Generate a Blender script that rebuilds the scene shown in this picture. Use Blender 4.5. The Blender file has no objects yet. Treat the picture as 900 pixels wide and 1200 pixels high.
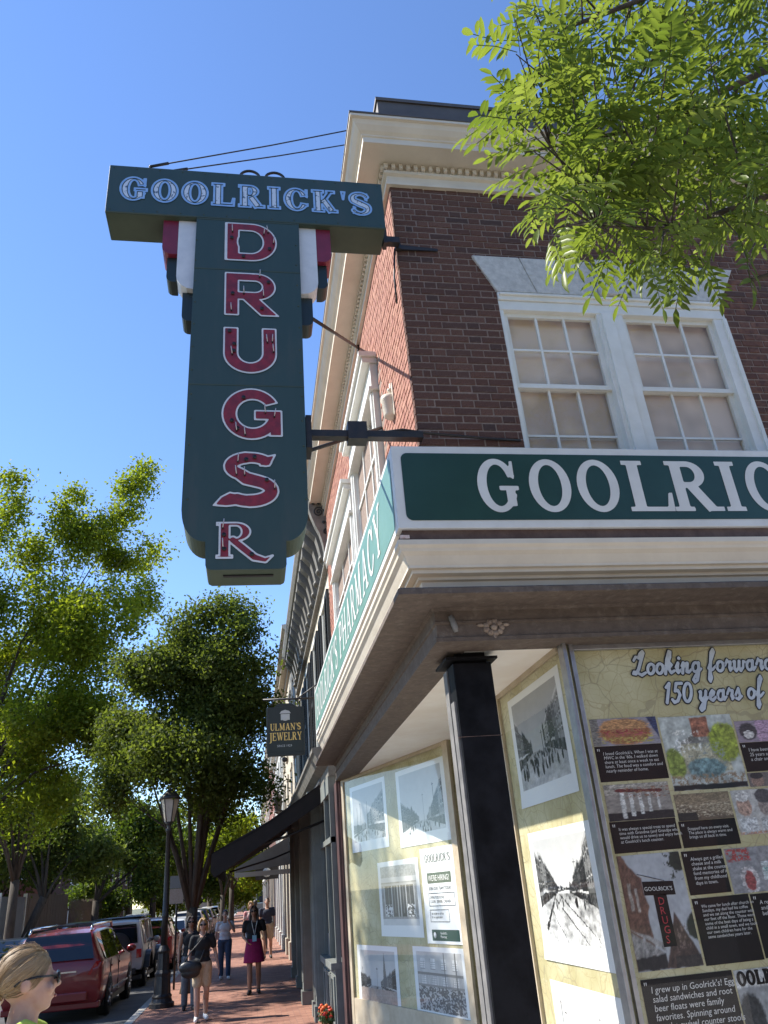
import bpy, bmesh, math, random
import numpy as np
from mathutils import Vector, Matrix, noise
R_ = math.radians
SC = bpy.context.scene
COL = SC.collection
rnd = random.Random(7)
np.random.seed(7)

# ---------------------------------------------------------------- camera
EYE = 1.85
def make_camera():
    pitch, roll, yaw = R_(25.8806), R_(4.9656), R_(10.9602)
    cy, sy, cp, sp = math.cos(yaw), math.sin(yaw), math.cos(pitch), math.sin(pitch)
    fwd = Vector((sy*cp, cy*cp, sp)); right = Vector((cy, -sy, 0)); down = fwd.cross(right)
    c, s = math.cos(roll), math.sin(roll)
    r2 = c*right + s*down; d2 = -s*right + c*down
    m = Matrix((( r2.x, -d2.x, -fwd.x, 0), (r2.y, -d2.y, -fwd.y, 0), (r2.z, -d2.z, -fwd.z, EYE), (0, 0, 0, 1)))
    cam = bpy.data.cameras.new('camera'); o = bpy.data.objects.new('camera', cam); COL.objects.link(o)
    o.matrix_world = m
    cam.sensor_fit = 'VERTICAL'; cam.sensor_height = 24.0; cam.lens = 900.2/1200*24
    cam.clip_start = 0.05; cam.clip_end = 3000
    SC.camera = o
make_camera()

# ---------------------------------------------------------------- light
SUN = Vector((-1.0, 0.37, 1.08)).normalized()
elev = math.asin(SUN.z)
world = bpy.data.worlds.new('World'); SC.world = world; world.use_nodes = True
nt = world.node_tree
bg = nt.nodes['Background']
sky = nt.nodes.new('ShaderNodeTexSky'); sky.sky_type = 'NISHITA'; sky.sun_disc = False
sky.sun_elevation = elev; sky.sun_rotation = math.atan2(SUN.x, SUN.y)
sky.air_density = 1.0; sky.dust_density = 0.0; sky.ozone_density = 4.0
hsv = nt.nodes.new('ShaderNodeHueSaturation'); hsv.inputs['Saturation'].default_value = 1.07; hsv.inputs['Hue'].default_value = 0.506; hsv.inputs['Value'].default_value = 1.14
nt.links.new(sky.outputs[0], hsv.inputs['Color']); nt.links.new(hsv.outputs[0], bg.inputs[0]); bg.inputs[1].default_value = 0.12
ld = bpy.data.lights.new('sun', 'SUN'); ld.energy = 4.6; ld.angle = R_(0.53); ld.color = (1.0, 0.95, 0.86)
lo = bpy.data.objects.new('sun', ld); COL.objects.link(lo)
lo.rotation_euler = SUN.to_track_quat('Z', 'Y').to_euler(); lo.location = (-20, 20, 30)
SC.view_settings.view_transform = 'Standard'; SC.view_settings.look = 'None'
SC.view_settings.exposure = 1.05; SC.view_settings.gamma = 1.0; SC.view_settings.use_curve_mapping = False
SC.cycles.max_bounces = 8; SC.cycles.transparent_max_bounces = 12
SC.cycles.diffuse_bounces = 4; SC.cycles.glossy_bounces = 3; SC.cycles.caustics_reflective = False; SC.cycles.caustics_refractive = False

# ---------------------------------------------------------------- materials
MATS = {}
def mat(name, col, rough=0.6, var=None, vscale=8.0, vdetail=4.0, bump=0.0, bscale=60.0, metal=0.0, spec=0.5,
        random_by=None, ramp=None, stretch=None, coat=0.0, contrast=(0.35, 0.65), dirt=None, dscale=1.5):
    """Principled material: base colour mixed with `var` by noise, optional per-object / per-island colour ramp, fine bump."""
    if name in MATS: return MATS[name]
    m = bpy.data.materials.new(name); m.use_nodes = True; MATS[name] = m
    t = m.node_tree; N = t.nodes; L = t.links
    b = N['Principled BSDF']
    b.inputs['Roughness'].default_value = rough; b.inputs['Metallic'].default_value = metal
    b.inputs['Specular IOR Level'].default_value = spec
    if coat: b.inputs['Coat Weight'].default_value = coat; b.inputs['Coat Roughness'].default_value = 0.06
    b.inputs['Base Color'].default_value = (*col, 1)
    tc = N.new('ShaderNodeTexCoord'); src = tc.outputs['Object']
    if stretch:
        mp = N.new('ShaderNodeMapping'); mp.inputs['Scale'].default_value = stretch
        L.new(src, mp.inputs['Vector']); src = mp.outputs[0]
    out = None
    if random_by and ramp:
        cr = N.new('ShaderNodeValToRGB'); e = cr.color_ramp.elements
        e[0].position = 0.0; e[0].color = (*ramp[0], 1); e[1].position = 1.0; e[1].color = (*ramp[-1], 1)
        for i, c in enumerate(ramp[1:-1]):
            k = e.new((i+1)/(len(ramp)-1)); k.color = (*c, 1)
        if random_by == 'object':
            oi = N.new('ShaderNodeObjectInfo'); L.new(oi.outputs['Random'], cr.inputs[0])
        else:
            ge = N.new('ShaderNodeNewGeometry'); L.new(ge.outputs['Random Per Island'], cr.inputs[0])
        out = cr.outputs[0]
    def mixin(out, c2, scale, detail, lo, hi):
        nz = N.new('ShaderNodeTexNoise'); nz.inputs['Scale'].default_value = scale; nz.inputs['Detail'].default_value = detail
        nz.inputs['Roughness'].default_value = 0.62
        L.new(src, nz.inputs['Vector'])
        mr = N.new('ShaderNodeMapRange'); mr.inputs[1].default_value = lo; mr.inputs[2].default_value = hi
        L.new(nz.outputs['Fac'], mr.inputs[0])
        mx = N.new('ShaderNodeMix'); mx.data_type = 'RGBA'
        L.new(mr.outputs[0], mx.inputs['Factor'])
        if out is None: mx.inputs['A'].default_value = (*col, 1)
        else: L.new(out, mx.inputs['A'])
        mx.inputs['B'].default_value = (*c2, 1)
        return mx.outputs['Result']
    if var is not None: out = mixin(out, var, vscale, vdetail, *contrast)
    if dirt is not None: out = mixin(out, dirt, dscale, 6.0, 0.52, 0.85)
    if out is not None: L.new(out, b.inputs['Base Color'])
    if bump:
        nz = N.new('ShaderNodeTexNoise'); nz.inputs['Scale'].default_value = bscale; nz.inputs['Detail'].default_value = 3
        L.new(src, nz.inputs['Vector'])
        bp = N.new('ShaderNodeBump'); bp.inputs['Strength'].default_value = bump; bp.inputs['Distance'].default_value = 0.02
        L.new(nz.outputs['Fac'], bp.inputs['Height']); L.new(bp.outputs[0], b.inputs['Normal'])
    return m

def glass_mat(name, tint=(0.92, 0.95, 0.95), rough=0.02, boost=1.0, wavy=0.0):
    if name in MATS: return MATS[name]
    m = bpy.data.materials.new(name); m.use_nodes = True; MATS[name] = m
    t = m.node_tree; N = t.nodes; L = t.links; N.remove(N['Principled BSDF'])
    tr = N.new('ShaderNodeBsdfTransparent'); tr.inputs[0].default_value = (*tint, 1)
    gl = N.new('ShaderNodeBsdfGlossy'); gl.inputs['Roughness'].default_value = rough
    lw = N.new('ShaderNodeLayerWeight'); lw.inputs[0].default_value = 0.5
    pw = N.new('ShaderNodeMath'); pw.operation = 'POWER'; pw.inputs[1].default_value = 5.0; L.new(lw.outputs['Facing'], pw.inputs[0])
    ml = N.new('ShaderNodeMath'); ml.operation = 'MULTIPLY_ADD'; ml.inputs[1].default_value = 0.95*boost; ml.inputs[2].default_value = 0.045*boost; ml.use_clamp = True
    if wavy:
        tc = N.new('ShaderNodeTexCoord'); nz = N.new('ShaderNodeTexNoise'); nz.inputs['Scale'].default_value = 5; L.new(tc.outputs['Object'], nz.inputs['Vector'])
        bp = N.new('ShaderNodeBump'); bp.inputs['Strength'].default_value = wavy; bp.inputs['Distance'].default_value = .02; L.new(nz.outputs['Fac'], bp.inputs['Height']); L.new(bp.outputs[0], gl.inputs['Normal'])
    mx = N.new('ShaderNodeMixShader')
    L.new(pw.outputs[0], ml.inputs[0]); L.new(ml.outputs[0], mx.inputs[0]); L.new(tr.outputs[0], mx.inputs[1]); L.new(gl.outputs[0], mx.inputs[2])
    L.new(mx.outputs[0], N['Material Output'].inputs[0])
    return m

def leaf_mat(name, ramp, trans=0.45, rough=0.6, random_by='island', tcol=(1.25, 1.35, 0.5)):
    if name in MATS: return MATS[name]
    m = bpy.data.materials.new(name); m.use_nodes = True; MATS[name] = m
    t = m.node_tree; N = t.nodes; L = t.links
    b = N['Principled BSDF']; b.inputs['Roughness'].default_value = rough; b.inputs['Specular IOR Level'].default_value = 0.22
    cr = N.new('ShaderNodeValToRGB'); e = cr.color_ramp.elements
    e[0].color = (*ramp[0], 1); e[1].color = (*ramp[-1], 1)
    for i, c in enumerate(ramp[1:-1]):
        k = e.new((i+1)/(len(ramp)-1)); k.color = (*c, 1)
    if random_by == 'object':
        oi = N.new('ShaderNodeObjectInfo'); L.new(oi.outputs['Random'], cr.inputs[0])
    else:
        ge = N.new('ShaderNodeNewGeometry'); L.new(ge.outputs['Random Per Island'], cr.inputs[0])
    L.new(cr.outputs[0], b.inputs['Base Color'])
    tl = N.new('ShaderNodeBsdfTranslucent')
    mm = N.new('ShaderNodeMix'); mm.data_type = 'RGBA'; mm.blend_type = 'MULTIPLY'; mm.inputs['Factor'].default_value = 1.0
    L.new(cr.outputs[0], mm.inputs['A']); mm.inputs['B'].default_value = (*tcol, 1)
    L.new(mm.outputs['Result'], tl.inputs[0])
    mx = N.new('ShaderNodeMixShader'); mx.inputs[0].default_value = trans
    L.new(b.outputs[0], mx.inputs[1]); L.new(tl.outputs[0], mx.inputs[2]); L.new(mx.outputs[0], N['Material Output'].inputs[0])
    return m

def attr_mat(name, rough=0.35, gain=1.0):
    """flat print: colour comes from the mesh's printed colours"""
    if name in MATS: return MATS[name]
    m = bpy.data.materials.new(name); m.use_nodes = True; MATS[name] = m
    t = m.node_tree; b = t.nodes['Principled BSDF']; b.inputs['Roughness'].default_value = rough
    a = t.nodes.new('ShaderNodeVertexColor'); a.layer_name = 'print'
    t.links.new(a.outputs[0], b.inputs['Base Color'])
    return m

# ---------------------------------------------------------------- objects
ORG = {}
def thing(name, label, cat, loc=(0, 0, 0), rotz=0.0, group=None):
    o = bpy.data.objects.new(name, None); COL.objects.link(o)
    o.location = loc; o.rotation_euler = (0, 0, rotz); o.empty_display_size = 0.1
    ORG[o.name] = Vector(loc)
    tag(o, label, cat, group); return o
def tag(o, label=None, cat=None, group=None, kind=None):
    if label: o['label'] = label
    if cat: o['category'] = cat
    if group: o['group'] = group
    if kind: o['kind'] = kind
    return o
def copy_tree(o, parent=None):
    c = o.copy(); COL.objects.link(c)
    if parent is not None: c.parent = parent
    for ch in list(o.children): copy_tree(ch, c)
    return c

class MB:
    def __init__(s): s.v = []; s.f = []; s.m = []; s.cur = 0; s.smooth = False; s.sm = []
    def add(s, vs, fs, smooth=None):
        o = len(s.v); s.v.extend([tuple(p) for p in vs])
        for f in fs:
            s.f.append(tuple(i+o for i in f)); s.m.append(s.cur); s.sm.append(s.smooth if smooth is None else smooth)
        return s
    def box(s, x0, y0, z0, x1, y1, z1):
        if x0 > x1: x0, x1 = x1, x0
        if y0 > y1: y0, y1 = y1, y0
        if z0 > z1: z0, z1 = z1, z0
        return s.add([(x0,y0,z0),(x1,y0,z0),(x1,y1,z0),(x0,y1,z0),(x0,y0,z1),(x1,y0,z1),(x1,y1,z1),(x0,y1,z1)],
              [(0,3,2,1),(4,5,6,7),(0,1,5,4),(1,2,6,5),(2,3,7,6),(3,0,4,7)])
    def hexa(s, a, b):
        """two quads a (4 pts) and b (4 pts) joined"""
        return s.add(list(a)+list(b), [(3,2,1,0),(4,5,6,7),(0,1,5,4),(1,2,6,5),(2,3,7,6),(3,0,4,7)])
    def prism(s, poly, d, smooth=False):
        """closed polygon of 3-D points extruded by vector d"""
        n = len(poly); d = Vector(d); P = [Vector(p) for p in poly]
        s.add(P+[p+d for p in P], [tuple(range(n-1, -1, -1)), tuple(range(n, 2*n))]+[(i, (i+1)%n, n+(i+1)%n, n+i) for i in range(n)], smooth)
        return s
    def tube(s, pts, r, n=8, cap=True, smooth=True):
        P = [Vector(p) for p in pts]; rs = r if isinstance(r, (list, tuple)) else [r]*len(P)
        vs = []; up = None
        for i, p in enumerate(P):
            t = (P[min(i+1, len(P)-1)]-P[max(i-1, 0)])
            t = t.normalized() if t.length > 1e-9 else Vector((0, 0, 1))
            if up is None:
                up = t.orthogonal().normalized()
            else:
                up = (up - t*up.dot(t))
                up = up.normalized() if up.length > 1e-6 else t.orthogonal().normalized()
            w = t.cross(up)
            for k in range(n):
                a = 2*math.pi*k/n; vs.append(p+(up*math.cos(a)+w*math.sin(a))*rs[i])
        fs = []
        for i in range(len(P)-1):
            for k in range(n):
                fs.append((i*n+k, i*n+(k+1)%n, (i+1)*n+(k+1)%n, (i+1)*n+k))
        if cap:
            fs.append(tuple(range(n-1, -1, -1))); fs.append(tuple(range((len(P)-1)*n, len(P)*n)))
        return s.add(vs, fs, smooth)
    def lathe(s, prof, c=(0, 0, 0), n=16, smooth=True, axis='z', flute=None):
        vs = []; fs = []
        for i, (r, z) in enumerate(prof):
            for k in range(n):
                a = 2*math.pi*k/n; rr = r
                if flute and flute[0] <= z <= flute[1]: rr = r*(1-0.10*(k % 2))
                p = (rr*math.cos(a), rr*math.sin(a), z)
                if axis == 'x': p = (z, rr*math.cos(a), rr*math.sin(a))
                if axis == 'y': p = (rr*math.cos(a), z, rr*math.sin(a))
                vs.append((c[0]+p[0], c[1]+p[1], c[2]+p[2]))
        for i in range(len(prof)-1):
            for k in range(n):
                fs.append((i*n+k, i*n+(k+1)%n, (i+1)*n+(k+1)%n, (i+1)*n+k))
        fs.append(tuple(range(n-1, -1, -1))); fs.append(tuple(range((len(prof)-1)*n, len(prof)*n)))
        return s.add(vs, fs, smooth)
    def ell(s, c, r, n=12, m=8, M=None):
        vs = []; fs = []; c = Vector(c)
        for j in range(m+1):
            th = math.pi*j/m
            for k in range(n):
                a = 2*math.pi*k/n
                p = Vector((r[0]*math.sin(th)*math.cos(a), r[1]*math.sin(th)*math.sin(a), r[2]*math.cos(th)))
                if M is not None: p = M @ p
                vs.append(c+p)
        for j in range(m):
            for k in range(n):
                fs.append((j*n+k, (j+1)*n+k, (j+1)*n+(k+1)%n, j*n+(k+1)%n))
        return s.add(vs, fs, True)
    def sweep(s, prof, path, closed_prof=True, smooth=False):
        """prof: list of (out, z) in the plane of a mitred horizontal path [(x,y,nx,ny)]: point = (x+out*nx, y+out*ny, z)"""
        vs = []; n = len(prof)
        for (x, y, nx, ny) in path:
            for (o, z) in prof: vs.append((x+o*nx, y+o*ny, z))
        fs = []
        for i in range(len(path)-1):
            for k in range(n if closed_prof else n-1):
                fs.append((i*n+k, i*n+(k+1)%n, (i+1)*n+(k+1)%n, (i+1)*n+k))
        if closed_prof:
            fs.append(tuple(range(n-1, -1, -1))); fs.append(tuple(range((len(path)-1)*n, len(path)*n)))
        return s.add(vs, fs, smooth)
    def build(s, name, material=None, parent=None, bevel=0.0, recalc=True):
        me = bpy.data.meshes.new(name)
        off = Vector((0, 0, 0)); root = parent
        while root is not None and root.parent is not None: root = root.parent
        if root is not None: off = ORG.get(root.name, off)
        me.from_pydata([(p[0]-off.x, p[1]-off.y, p[2]-off.z) for p in s.v], [], s.f)
        if any(s.sm): me.polygons.foreach_set('use_smooth', s.sm)
        ms = material if isinstance(material, (list, tuple)) else [material]
        for m_ in ms:
            if m_ is not None: me.materials.append(m_)
        if len(ms) > 1: me.polygons.foreach_set('material_index', s.m)
        if recalc and len(s.f) < 40000:
            bm = bmesh.new(); bm.from_mesh(me); bmesh.ops.recalc_face_normals(bm, faces=bm.faces); bm.to_mesh(me); bm.free()
        me.update()
        o = bpy.data.objects.new(name, me); COL.objects.link(o)
        if parent is not None: o.parent = parent
        if bevel:
            bv = o.modifiers.new('bevel', 'BEVEL'); bv.width = bevel; bv.segments = 2; bv.limit_method = 'ANGLE'; bv.angle_limit = R_(40)
        return o
def struct(o): o['kind'] = 'structure'; return o

# ---------------------------------------------------------------- lettering: signed distance -> contour mesh
def Ell(cx, cy, rx, ry, n=40, a0=0, a1=360):
    return [(cx+rx*math.cos(R_(a0+(a1-a0)*i/n)), cy+ry*math.sin(R_(a0+(a1-a0)*i/n))) for i in range(n)]
def Bx(x0, y0, x1, y1): return [(x0, y0), (x1, y0), (x1, y1), (x0, y1)]
def St(x0, y0, x1, y1, w0, w1=None):
    w1 = w0 if w1 is None else w1
    dx, dy = x1-x0, y1-y0; l = math.hypot(dx, dy); nx, ny = -dy/l/2, dx/l/2
    return [(x0+nx*w0, y0+ny*w0), (x0-nx*w0, y0-ny*w0), (x1-nx*w1, y1-ny*w1), (x1+nx*w1, y1+ny*w1)]
def sd_poly(poly, X, Y):
    P = np.array(poly); n = len(P); d = np.full(X.shape, 1e9); ins = np.zeros(X.shape, bool)
    for i in range(n):
        ax, ay = P[i]; bx, by = P[(i+1) % n]; ex, ey = bx-ax, by-ay; l2 = ex*ex+ey*ey
        if l2 < 1e-14: continue
        wx, wy = X-ax, Y-ay; t = np.clip((wx*ex+wy*ey)/l2, 0, 1)
        d = np.minimum(d, (wx-ex*t)**2+(wy-ey*t)**2)
        c = ((ay > Y) != (by > Y))
        with np.errstate(divide='ignore', invalid='ignore'):
            xi = (bx-ax)*(Y-ay)/(by-ay if by != ay else 1e-12)+ax
        ins ^= (c & (X < xi))
    d = np.sqrt(d); return np.where(ins, -d, d)
def sd_stroke(pts, X, Y):
    d = np.full(X.shape, 1e9)
    for (ax, ay, ra), (bx, by, rb) in zip(pts[:-1], pts[1:]):
        ex, ey = bx-ax, by-ay; l2 = ex*ex+ey*ey+1e-14
        t = np.clip(((X-ax)*ex+(Y-ay)*ey)/l2, 0, 1)
        d = np.minimum(d, np.hypot(X-ax-ex*t, Y-ay-ey*t)-(ra+(rb-ra)*t))
    return d
def sdf_ops(ops, X, Y):
    d = np.full(X.shape, 1e9)
    for kind, sg, g in ops:
        e = sd_poly(g, X, Y) if kind == 'p' else sd_stroke(g, X, Y)
        d = np.minimum(d, e) if sg > 0 else np.maximum(d, -e)
    return d
def contour(D, xs, ys, lo, hi, place, mb):
    """faces of the region lo <= D <= hi; full cells of a row are merged into strips"""
    ny, nx = D.shape
    inside = (D <= hi) & (D >= lo)
    any_in = inside[:-1, :-1] | inside[1:, :-1] | inside[:-1, 1:] | inside[1:, 1:]
    if lo > -1e8: any_in = any_in | True
    full = inside[:-1, :-1] & inside[1:, :-1] & inside[:-1, 1:] & inside[1:, 1:]
    def clip(poly, lim, sgn):
        out = []
        for i in range(len(poly)):
            a = poly[i]; b = poly[(i+1) % len(poly)]
            da = sgn*(a[2]-lim); db = sgn*(b[2]-lim)
            if da <= 0: out.append(a)
            if (da < 0) != (db < 0) and da != db:
                t = da/(da-db)
                if 0 < t < 1: out.append((a[0]+(b[0]-a[0])*t, a[1]+(b[1]-a[1])*t, lim))
        return out
    mx = np.maximum(np.maximum(D[:-1, :-1], D[1:, :-1]), np.maximum(D[:-1, 1:], D[1:, 1:]))
    mn = np.minimum(np.minimum(D[:-1, :-1], D[1:, :-1]), np.minimum(D[:-1, 1:], D[1:, 1:]))
    cand = (mn <= hi) & (mx >= lo)
    for j in range(ny-1):
        i = 0
        row = np.nonzero(cand[j])[0]
        if len(row) == 0: continue
        k = 0
        while k < len(row):
            i = row[k]
            if full[j, i]:
                i2 = i
                while i2+1 < nx-1 and full[j, i2+1]: i2 += 1
                q = [(xs[i], ys[j]), (xs[i2+1], ys[j]), (xs[i2+1], ys[j+1]), (xs[i], ys[j+1])]
                mb.add([place(*p) for p in q], [(0, 1, 2, 3)])
                while k < len(row) and row[k] <= i2: k += 1
                continue
            q = [(xs[i], ys[j], D[j, i]), (xs[i+1], ys[j], D[j, i+1]), (xs[i+1], ys[j+1], D[j+1, i+1]), (xs[i], ys[j+1], D[j+1, i])]
            q = clip(q, hi, 1)
            if len(q) >= 3 and lo > -1e8: q = clip(q, lo, -1)
            if len(q) >= 3: mb.add([place(p[0], p[1]) for p in q], [tuple(range(len(q)))])
            k += 1
def scale_ops(ops, x0, y0, sx, sy):
    r = []
    for k, s, g in ops:
        if k == 'p': r.append((k, s, [(x0+p[0]*sx, y0+p[1]*sy) for p in g]))
        else: r.append((k, s, [(x0+p[0]*sx, y0+p[1]*sy, p[2]*sy) for p in g]))
    return r
def glyph_mesh(ops, bands, place, pad, res):
    """bands: list of (lo, hi, MB).  ops already in metres"""
    xs_ = [p[0] for k, s, g in ops for p in g if s > 0]; ys_ = [p[1] for k, s, g in ops for p in g if s > 0]
    ex = max([p[2] for k, s, g in ops if k == 's' for p in g]+[0])
    x0, x1, y0, y1 = min(xs_)-pad-ex, max(xs_)+pad+ex, min(ys_)-pad-ex, max(ys_)+pad+ex
    nx = max(4, int((x1-x0)/res)+2); ny = max(4, int((y1-y0)/res)+2)
    xs = np.linspace(x0, x1, nx); ys = np.linspace(y0, y1, ny); X, Y = np.meshgrid(xs, ys)
    D = sdf_ops(ops, X, Y)
    for lo, hi, mb in bands: contour(D, xs, ys, lo, hi, place, mb)

def arc(cx, cy, rx, ry, a0, a1, n, r):
    return [(cx+rx*math.cos(R_(a0+(a1-a0)*i/n)), cy+ry*math.sin(R_(a0+(a1-a0)*i/n)), r(i/n) if callable(r) else r) for i in range(n+1)]

def glyph(ch, T=0.2, t=0.1, s=0.08, e=0.07, lig=1.0):
    """slab-serif capitals, height 1; returns (advance width, ops)"""
    p = lambda g, sg=1: ('p', sg, g)
    st = lambda x: [p(Bx(x+e, 0, x+e+T, 1)), p(Bx(x, 0, x+2*e+T, s)), p(Bx(x, 1-s, x+2*e+T, 1))]
    w2 = 2*e+T
    if ch == 'O':
        return 0.9, [p(Ell(.45, .5, .45, .515)), p(Ell(.45, .5, .45-T, .515-t), -1)]
    if ch in 'GC':
        w = 0.84
        o = [p(Ell(.44, .5, .44, .515)), p(Ell(.46, .5, .44-T*0.95, .515-t), -1), p([(.56, .36), (1.0, .30), (1.0, .70), (.56, .62)], -1)]
        o += [p([(w-.085, .66), (w, .60), (w+.01, .97), (w-.06, .97)])]
        if ch == 'C':
            o += [p([(w-.10, .30), (w+.02, .34), (w+.02, .22), (w-.1, .16)])]; return .88, o
        o += [p(Bx(w-T-.02, .10, w-.02, .44)), p(Bx(.48, .40, w+.07, .40+s))]
        return .92, o
    if ch == 'L':
        return .8, st(0)+[p(Bx(0, 0, .78, s)), p([(.66, s*.5), (.78, 0), (.8, .36), (.73, .36)])]
    if ch == 'I': return w2, st(0)
    if ch in 'RP':
        xr = .40
        o = [p(Bx(e, .46, xr, 1)), p(Ell(xr, .73, .31, .27)), p(Bx(e+T, .46+t, xr, 1-t), -1), p(Ell(xr, .73, .31-T*.9, .27-t), -1)]
        o += [p(Bx(e, 0, e+T, 1)), p(Bx(0, 0, w2, s)), p(Bx(0, 1-s, e+.02, 1))]
        if ch == 'P': return .74, o
        o += [p(St(.40, .52, .70, .03, T*.98)), p(Bx(.60, 0, .92, s))]
        return .90, o
    if ch == 'K':
        o = st(0)+[p(St(e+T*.8, .36, .68, .96, t*1.1)), p(Bx(.52, 1-s, .84, 1)), p(St(.38, .62, .72, .03, T*.98)), p(Bx(.58, 0, .92, s))]
        return .90, o
    if ch == "'": return .22, [p([(.04, 1.0), (.2, 1.0), (.13, .62), (.09, .62)])]
    if ch == 'S':
        wd = lambda u: t*.5+(T*.5-t*.5)*math.sin(math.pi*u)**1.2
        pts = arc(.38, .735, .27, .215, 25, 90, 6, lambda u: t*.55)+arc(.38, .735, .27, .215, 90, 215, 12, lambda u: t*.5+(T*.5-t*.5)*u*.85)[1:]
        pts += [(.38, .5, T*.52)]+arc(.38, .265, .27, .215, 35, -90, 12, lambda u: t*.5+(T*.5-t*.5)*(1-u)*.85)
        pts += arc(.38, .265, .27, .215, -90, -155, 6, lambda u: t*.55)[1:]
        return .74, [('s', 1, pts), p([(.56, .68), (.64, .64), (.66, .97), (.60, .97)]), p([(.20, .32), (.12, .36), (.10, .03), (.16, .03)])]
    if ch == 'H':
        return .96, st(0)+[('p', 1, Bx(.94-w2+e, 0, .94-e, 1)), p(Bx(.94-w2, 0, .94, s)), p(Bx(.94-w2, 1-s, .94, 1)), p(Bx(e, .47, .88, .47+t))]
    if ch == 'A':
        return .98, [p(St(.16, .03, .46, .98, t*1.1)), p(St(.50, .98, .78, .03, T)), p(Bx(.24, .28, .70, .28+t*.9)), p(Bx(.02, 0, .32, s)), p(Bx(.62, 0, .98, s)), p([(.40, 1), (.46, .9), (.56, .9), (.56, 1)])]
    if ch == 'M':
        return 1.14, [p(Bx(.12, 0, .12+t, 1)), p(Bx(.82, 0, .82+T, 1)), p(St(.17, .98, .53, .10, T)), p(St(.55, .10, .88, .98, t)), p(Bx(0, 0, .34, s)), p(Bx(.72, 0, 1.12, s)), p(Bx(0, 1-s, .22, 1)), p(Bx(.88, 1-s, 1.12, 1))]
    if ch == 'N':
        return 1.0, [p(Bx(.12, 0, .12+t, 1)), p(Bx(.78, 0, .78+t, 1)), p(St(.15, .97, .82, .04, T)), p(Bx(0, 0, .34, s)), p(Bx(.66, 1-s, 1.0, 1)), p(Bx(0, 1-s, .2, 1))]
    if ch == 'U':
        return .96, [p(Bx(.1, .35, .1+T, 1)), p(Bx(.74, .35, .74+t, 1)), p(Ell(.47, .36, .37, .375)), p(Ell(.1+T+(.64-T)/2, .38, (.64-T)/2, .375-t*.8), -1), p(Bx(.1+T, .38, .74, 1.2), -1), p(Bx(0, 1-s, .44, 1)), p(Bx(.62, 1-s, .96, 1))]
    if ch == 'E':
        return .80, st(0)+[p(Bx(.05, 0, .74, s)), p(Bx(.05, 1-s, .72, 1)), p(Bx(.2, .47, .55, .47+t*.8)), p(Bx(.5, .38, .56, .64)), p([(.64, 0), (.74, 0), (.78, .3), (.72, .3)]), p([(.62, 1), (.72, 1), (.74, .72), (.68, .72)])]
    if ch == 'J':
        return .56, [p(Bx(.22, -.12, .22+T, 1)), p(Bx(.1, 1-s, .54, 1)), ('s', 1, arc(.14, -.1, .18, .16, 0, -110, 8, lambda u: T*.45*(1-u*.6)))]
    if ch == 'W':
        return 1.34, [p(St(.16, .98, .42, .03, T)), p(St(.44, .03, .66, .96, t)), p(St(.66, .98, .90, .03, T)), p(St(.92, .03, 1.18, .98, t)), p(Bx(.0, 1-s, .36, 1)), p(Bx(.52, 1-s, .84, 1)), p(Bx(1.02, 1-s, 1.34, 1))]
    if ch == 'Y':
        return .92, [p(St(.14, .98, .46, .45, T)), p(St(.50, .47, .78, .97, t)), p(Bx(.40, 0, .40+T, .5)), p(Bx(.30, 0, .5+T, s)), p(Bx(0, 1-s, .34, 1)), p(Bx(.60, 1-s, .94, 1))]
    if ch == 'X':
        return .9, [p(St(.14, .98, .76, .03, T)), p(St(.74, .97, .16, .03, t)), p(Bx(0, 1-s, .3, 1)), p(Bx(.6, 1-s, .9, 1)), p(Bx(0, 0, .3, s)), p(Bx(.6, 0, .9, s))]
    return .4, []

def letters(text, place, x0, y0, height, mbs, width=None, gap=0.1, res=None, bands=((-1e9, 0.0),), **kw):
    """lays a word out; mbs[i] receives band i.  width squeezes the word to that many metres"""
    gl = [glyph(c, **kw) for c in text]
    tot = sum(g[0] if g[1] else .45 for g in gl)+gap*(len(gl)-1)
    sx = height if width is None else width/tot
    res = res or height/34
    x = x0
    for (w, ops), c in zip(gl, text):
        if ops: glyph_mesh(scale_ops(ops, x, y0, sx, height), [(lo, hi, m) for (lo, hi), m in zip(bands, mbs)], place, max(0.0, max(b[1] for b in bands))+res*1.5, res)
        x += ((w if ops else .45)+gap)*sx
    return x

def small_text(body, size, mat_, parent, M, name='caption', align='LEFT', shear=0.0, spacing=1.0, width_scale=1.0):
    cu = bpy.data.curves.new('t', 'FONT'); cu.body = body; cu.size = size; cu.align_x = align; cu.resolution_u = 2
    cu.shear = shear; cu.space_line = spacing
    o = bpy.data.objects.new('t', cu); COL.objects.link(o)
    dg = bpy.context.evaluated_depsgraph_get(); ev = o.evaluated_get(dg)
    me = bpy.data.meshes.new_from_object(ev)
    bpy.data.objects.remove(o); bpy.data.curves.remove(cu)
    root = parent
    while root is not None and root.parent is not None: root = root.parent
    off = ORG.get(root.name, Vector((0, 0, 0))) if root is not None else Vector((0, 0, 0))
    me.transform(Matrix.Translation(-off) @ M @ Matrix.Diagonal((width_scale, 1, 1, 1)))
    me.materials.clear(); me.materials.append(mat_)
    q = bpy.data.objects.new(name, me); COL.objects.link(q)
    if parent is not None: q.parent = parent
    return q
def frame_matrix(o, ex, ey):
    ex = Vector(ex).normalized(); ey = Vector(ey).normalized(); ez = ex.cross(ey)
    return Matrix(((ex.x, ey.x, ez.x, o[0]), (ex.y, ey.y, ez.y, o[1]), (ex.z, ey.z, ez.z, o[2]), (0, 0, 0, 1)))
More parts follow.
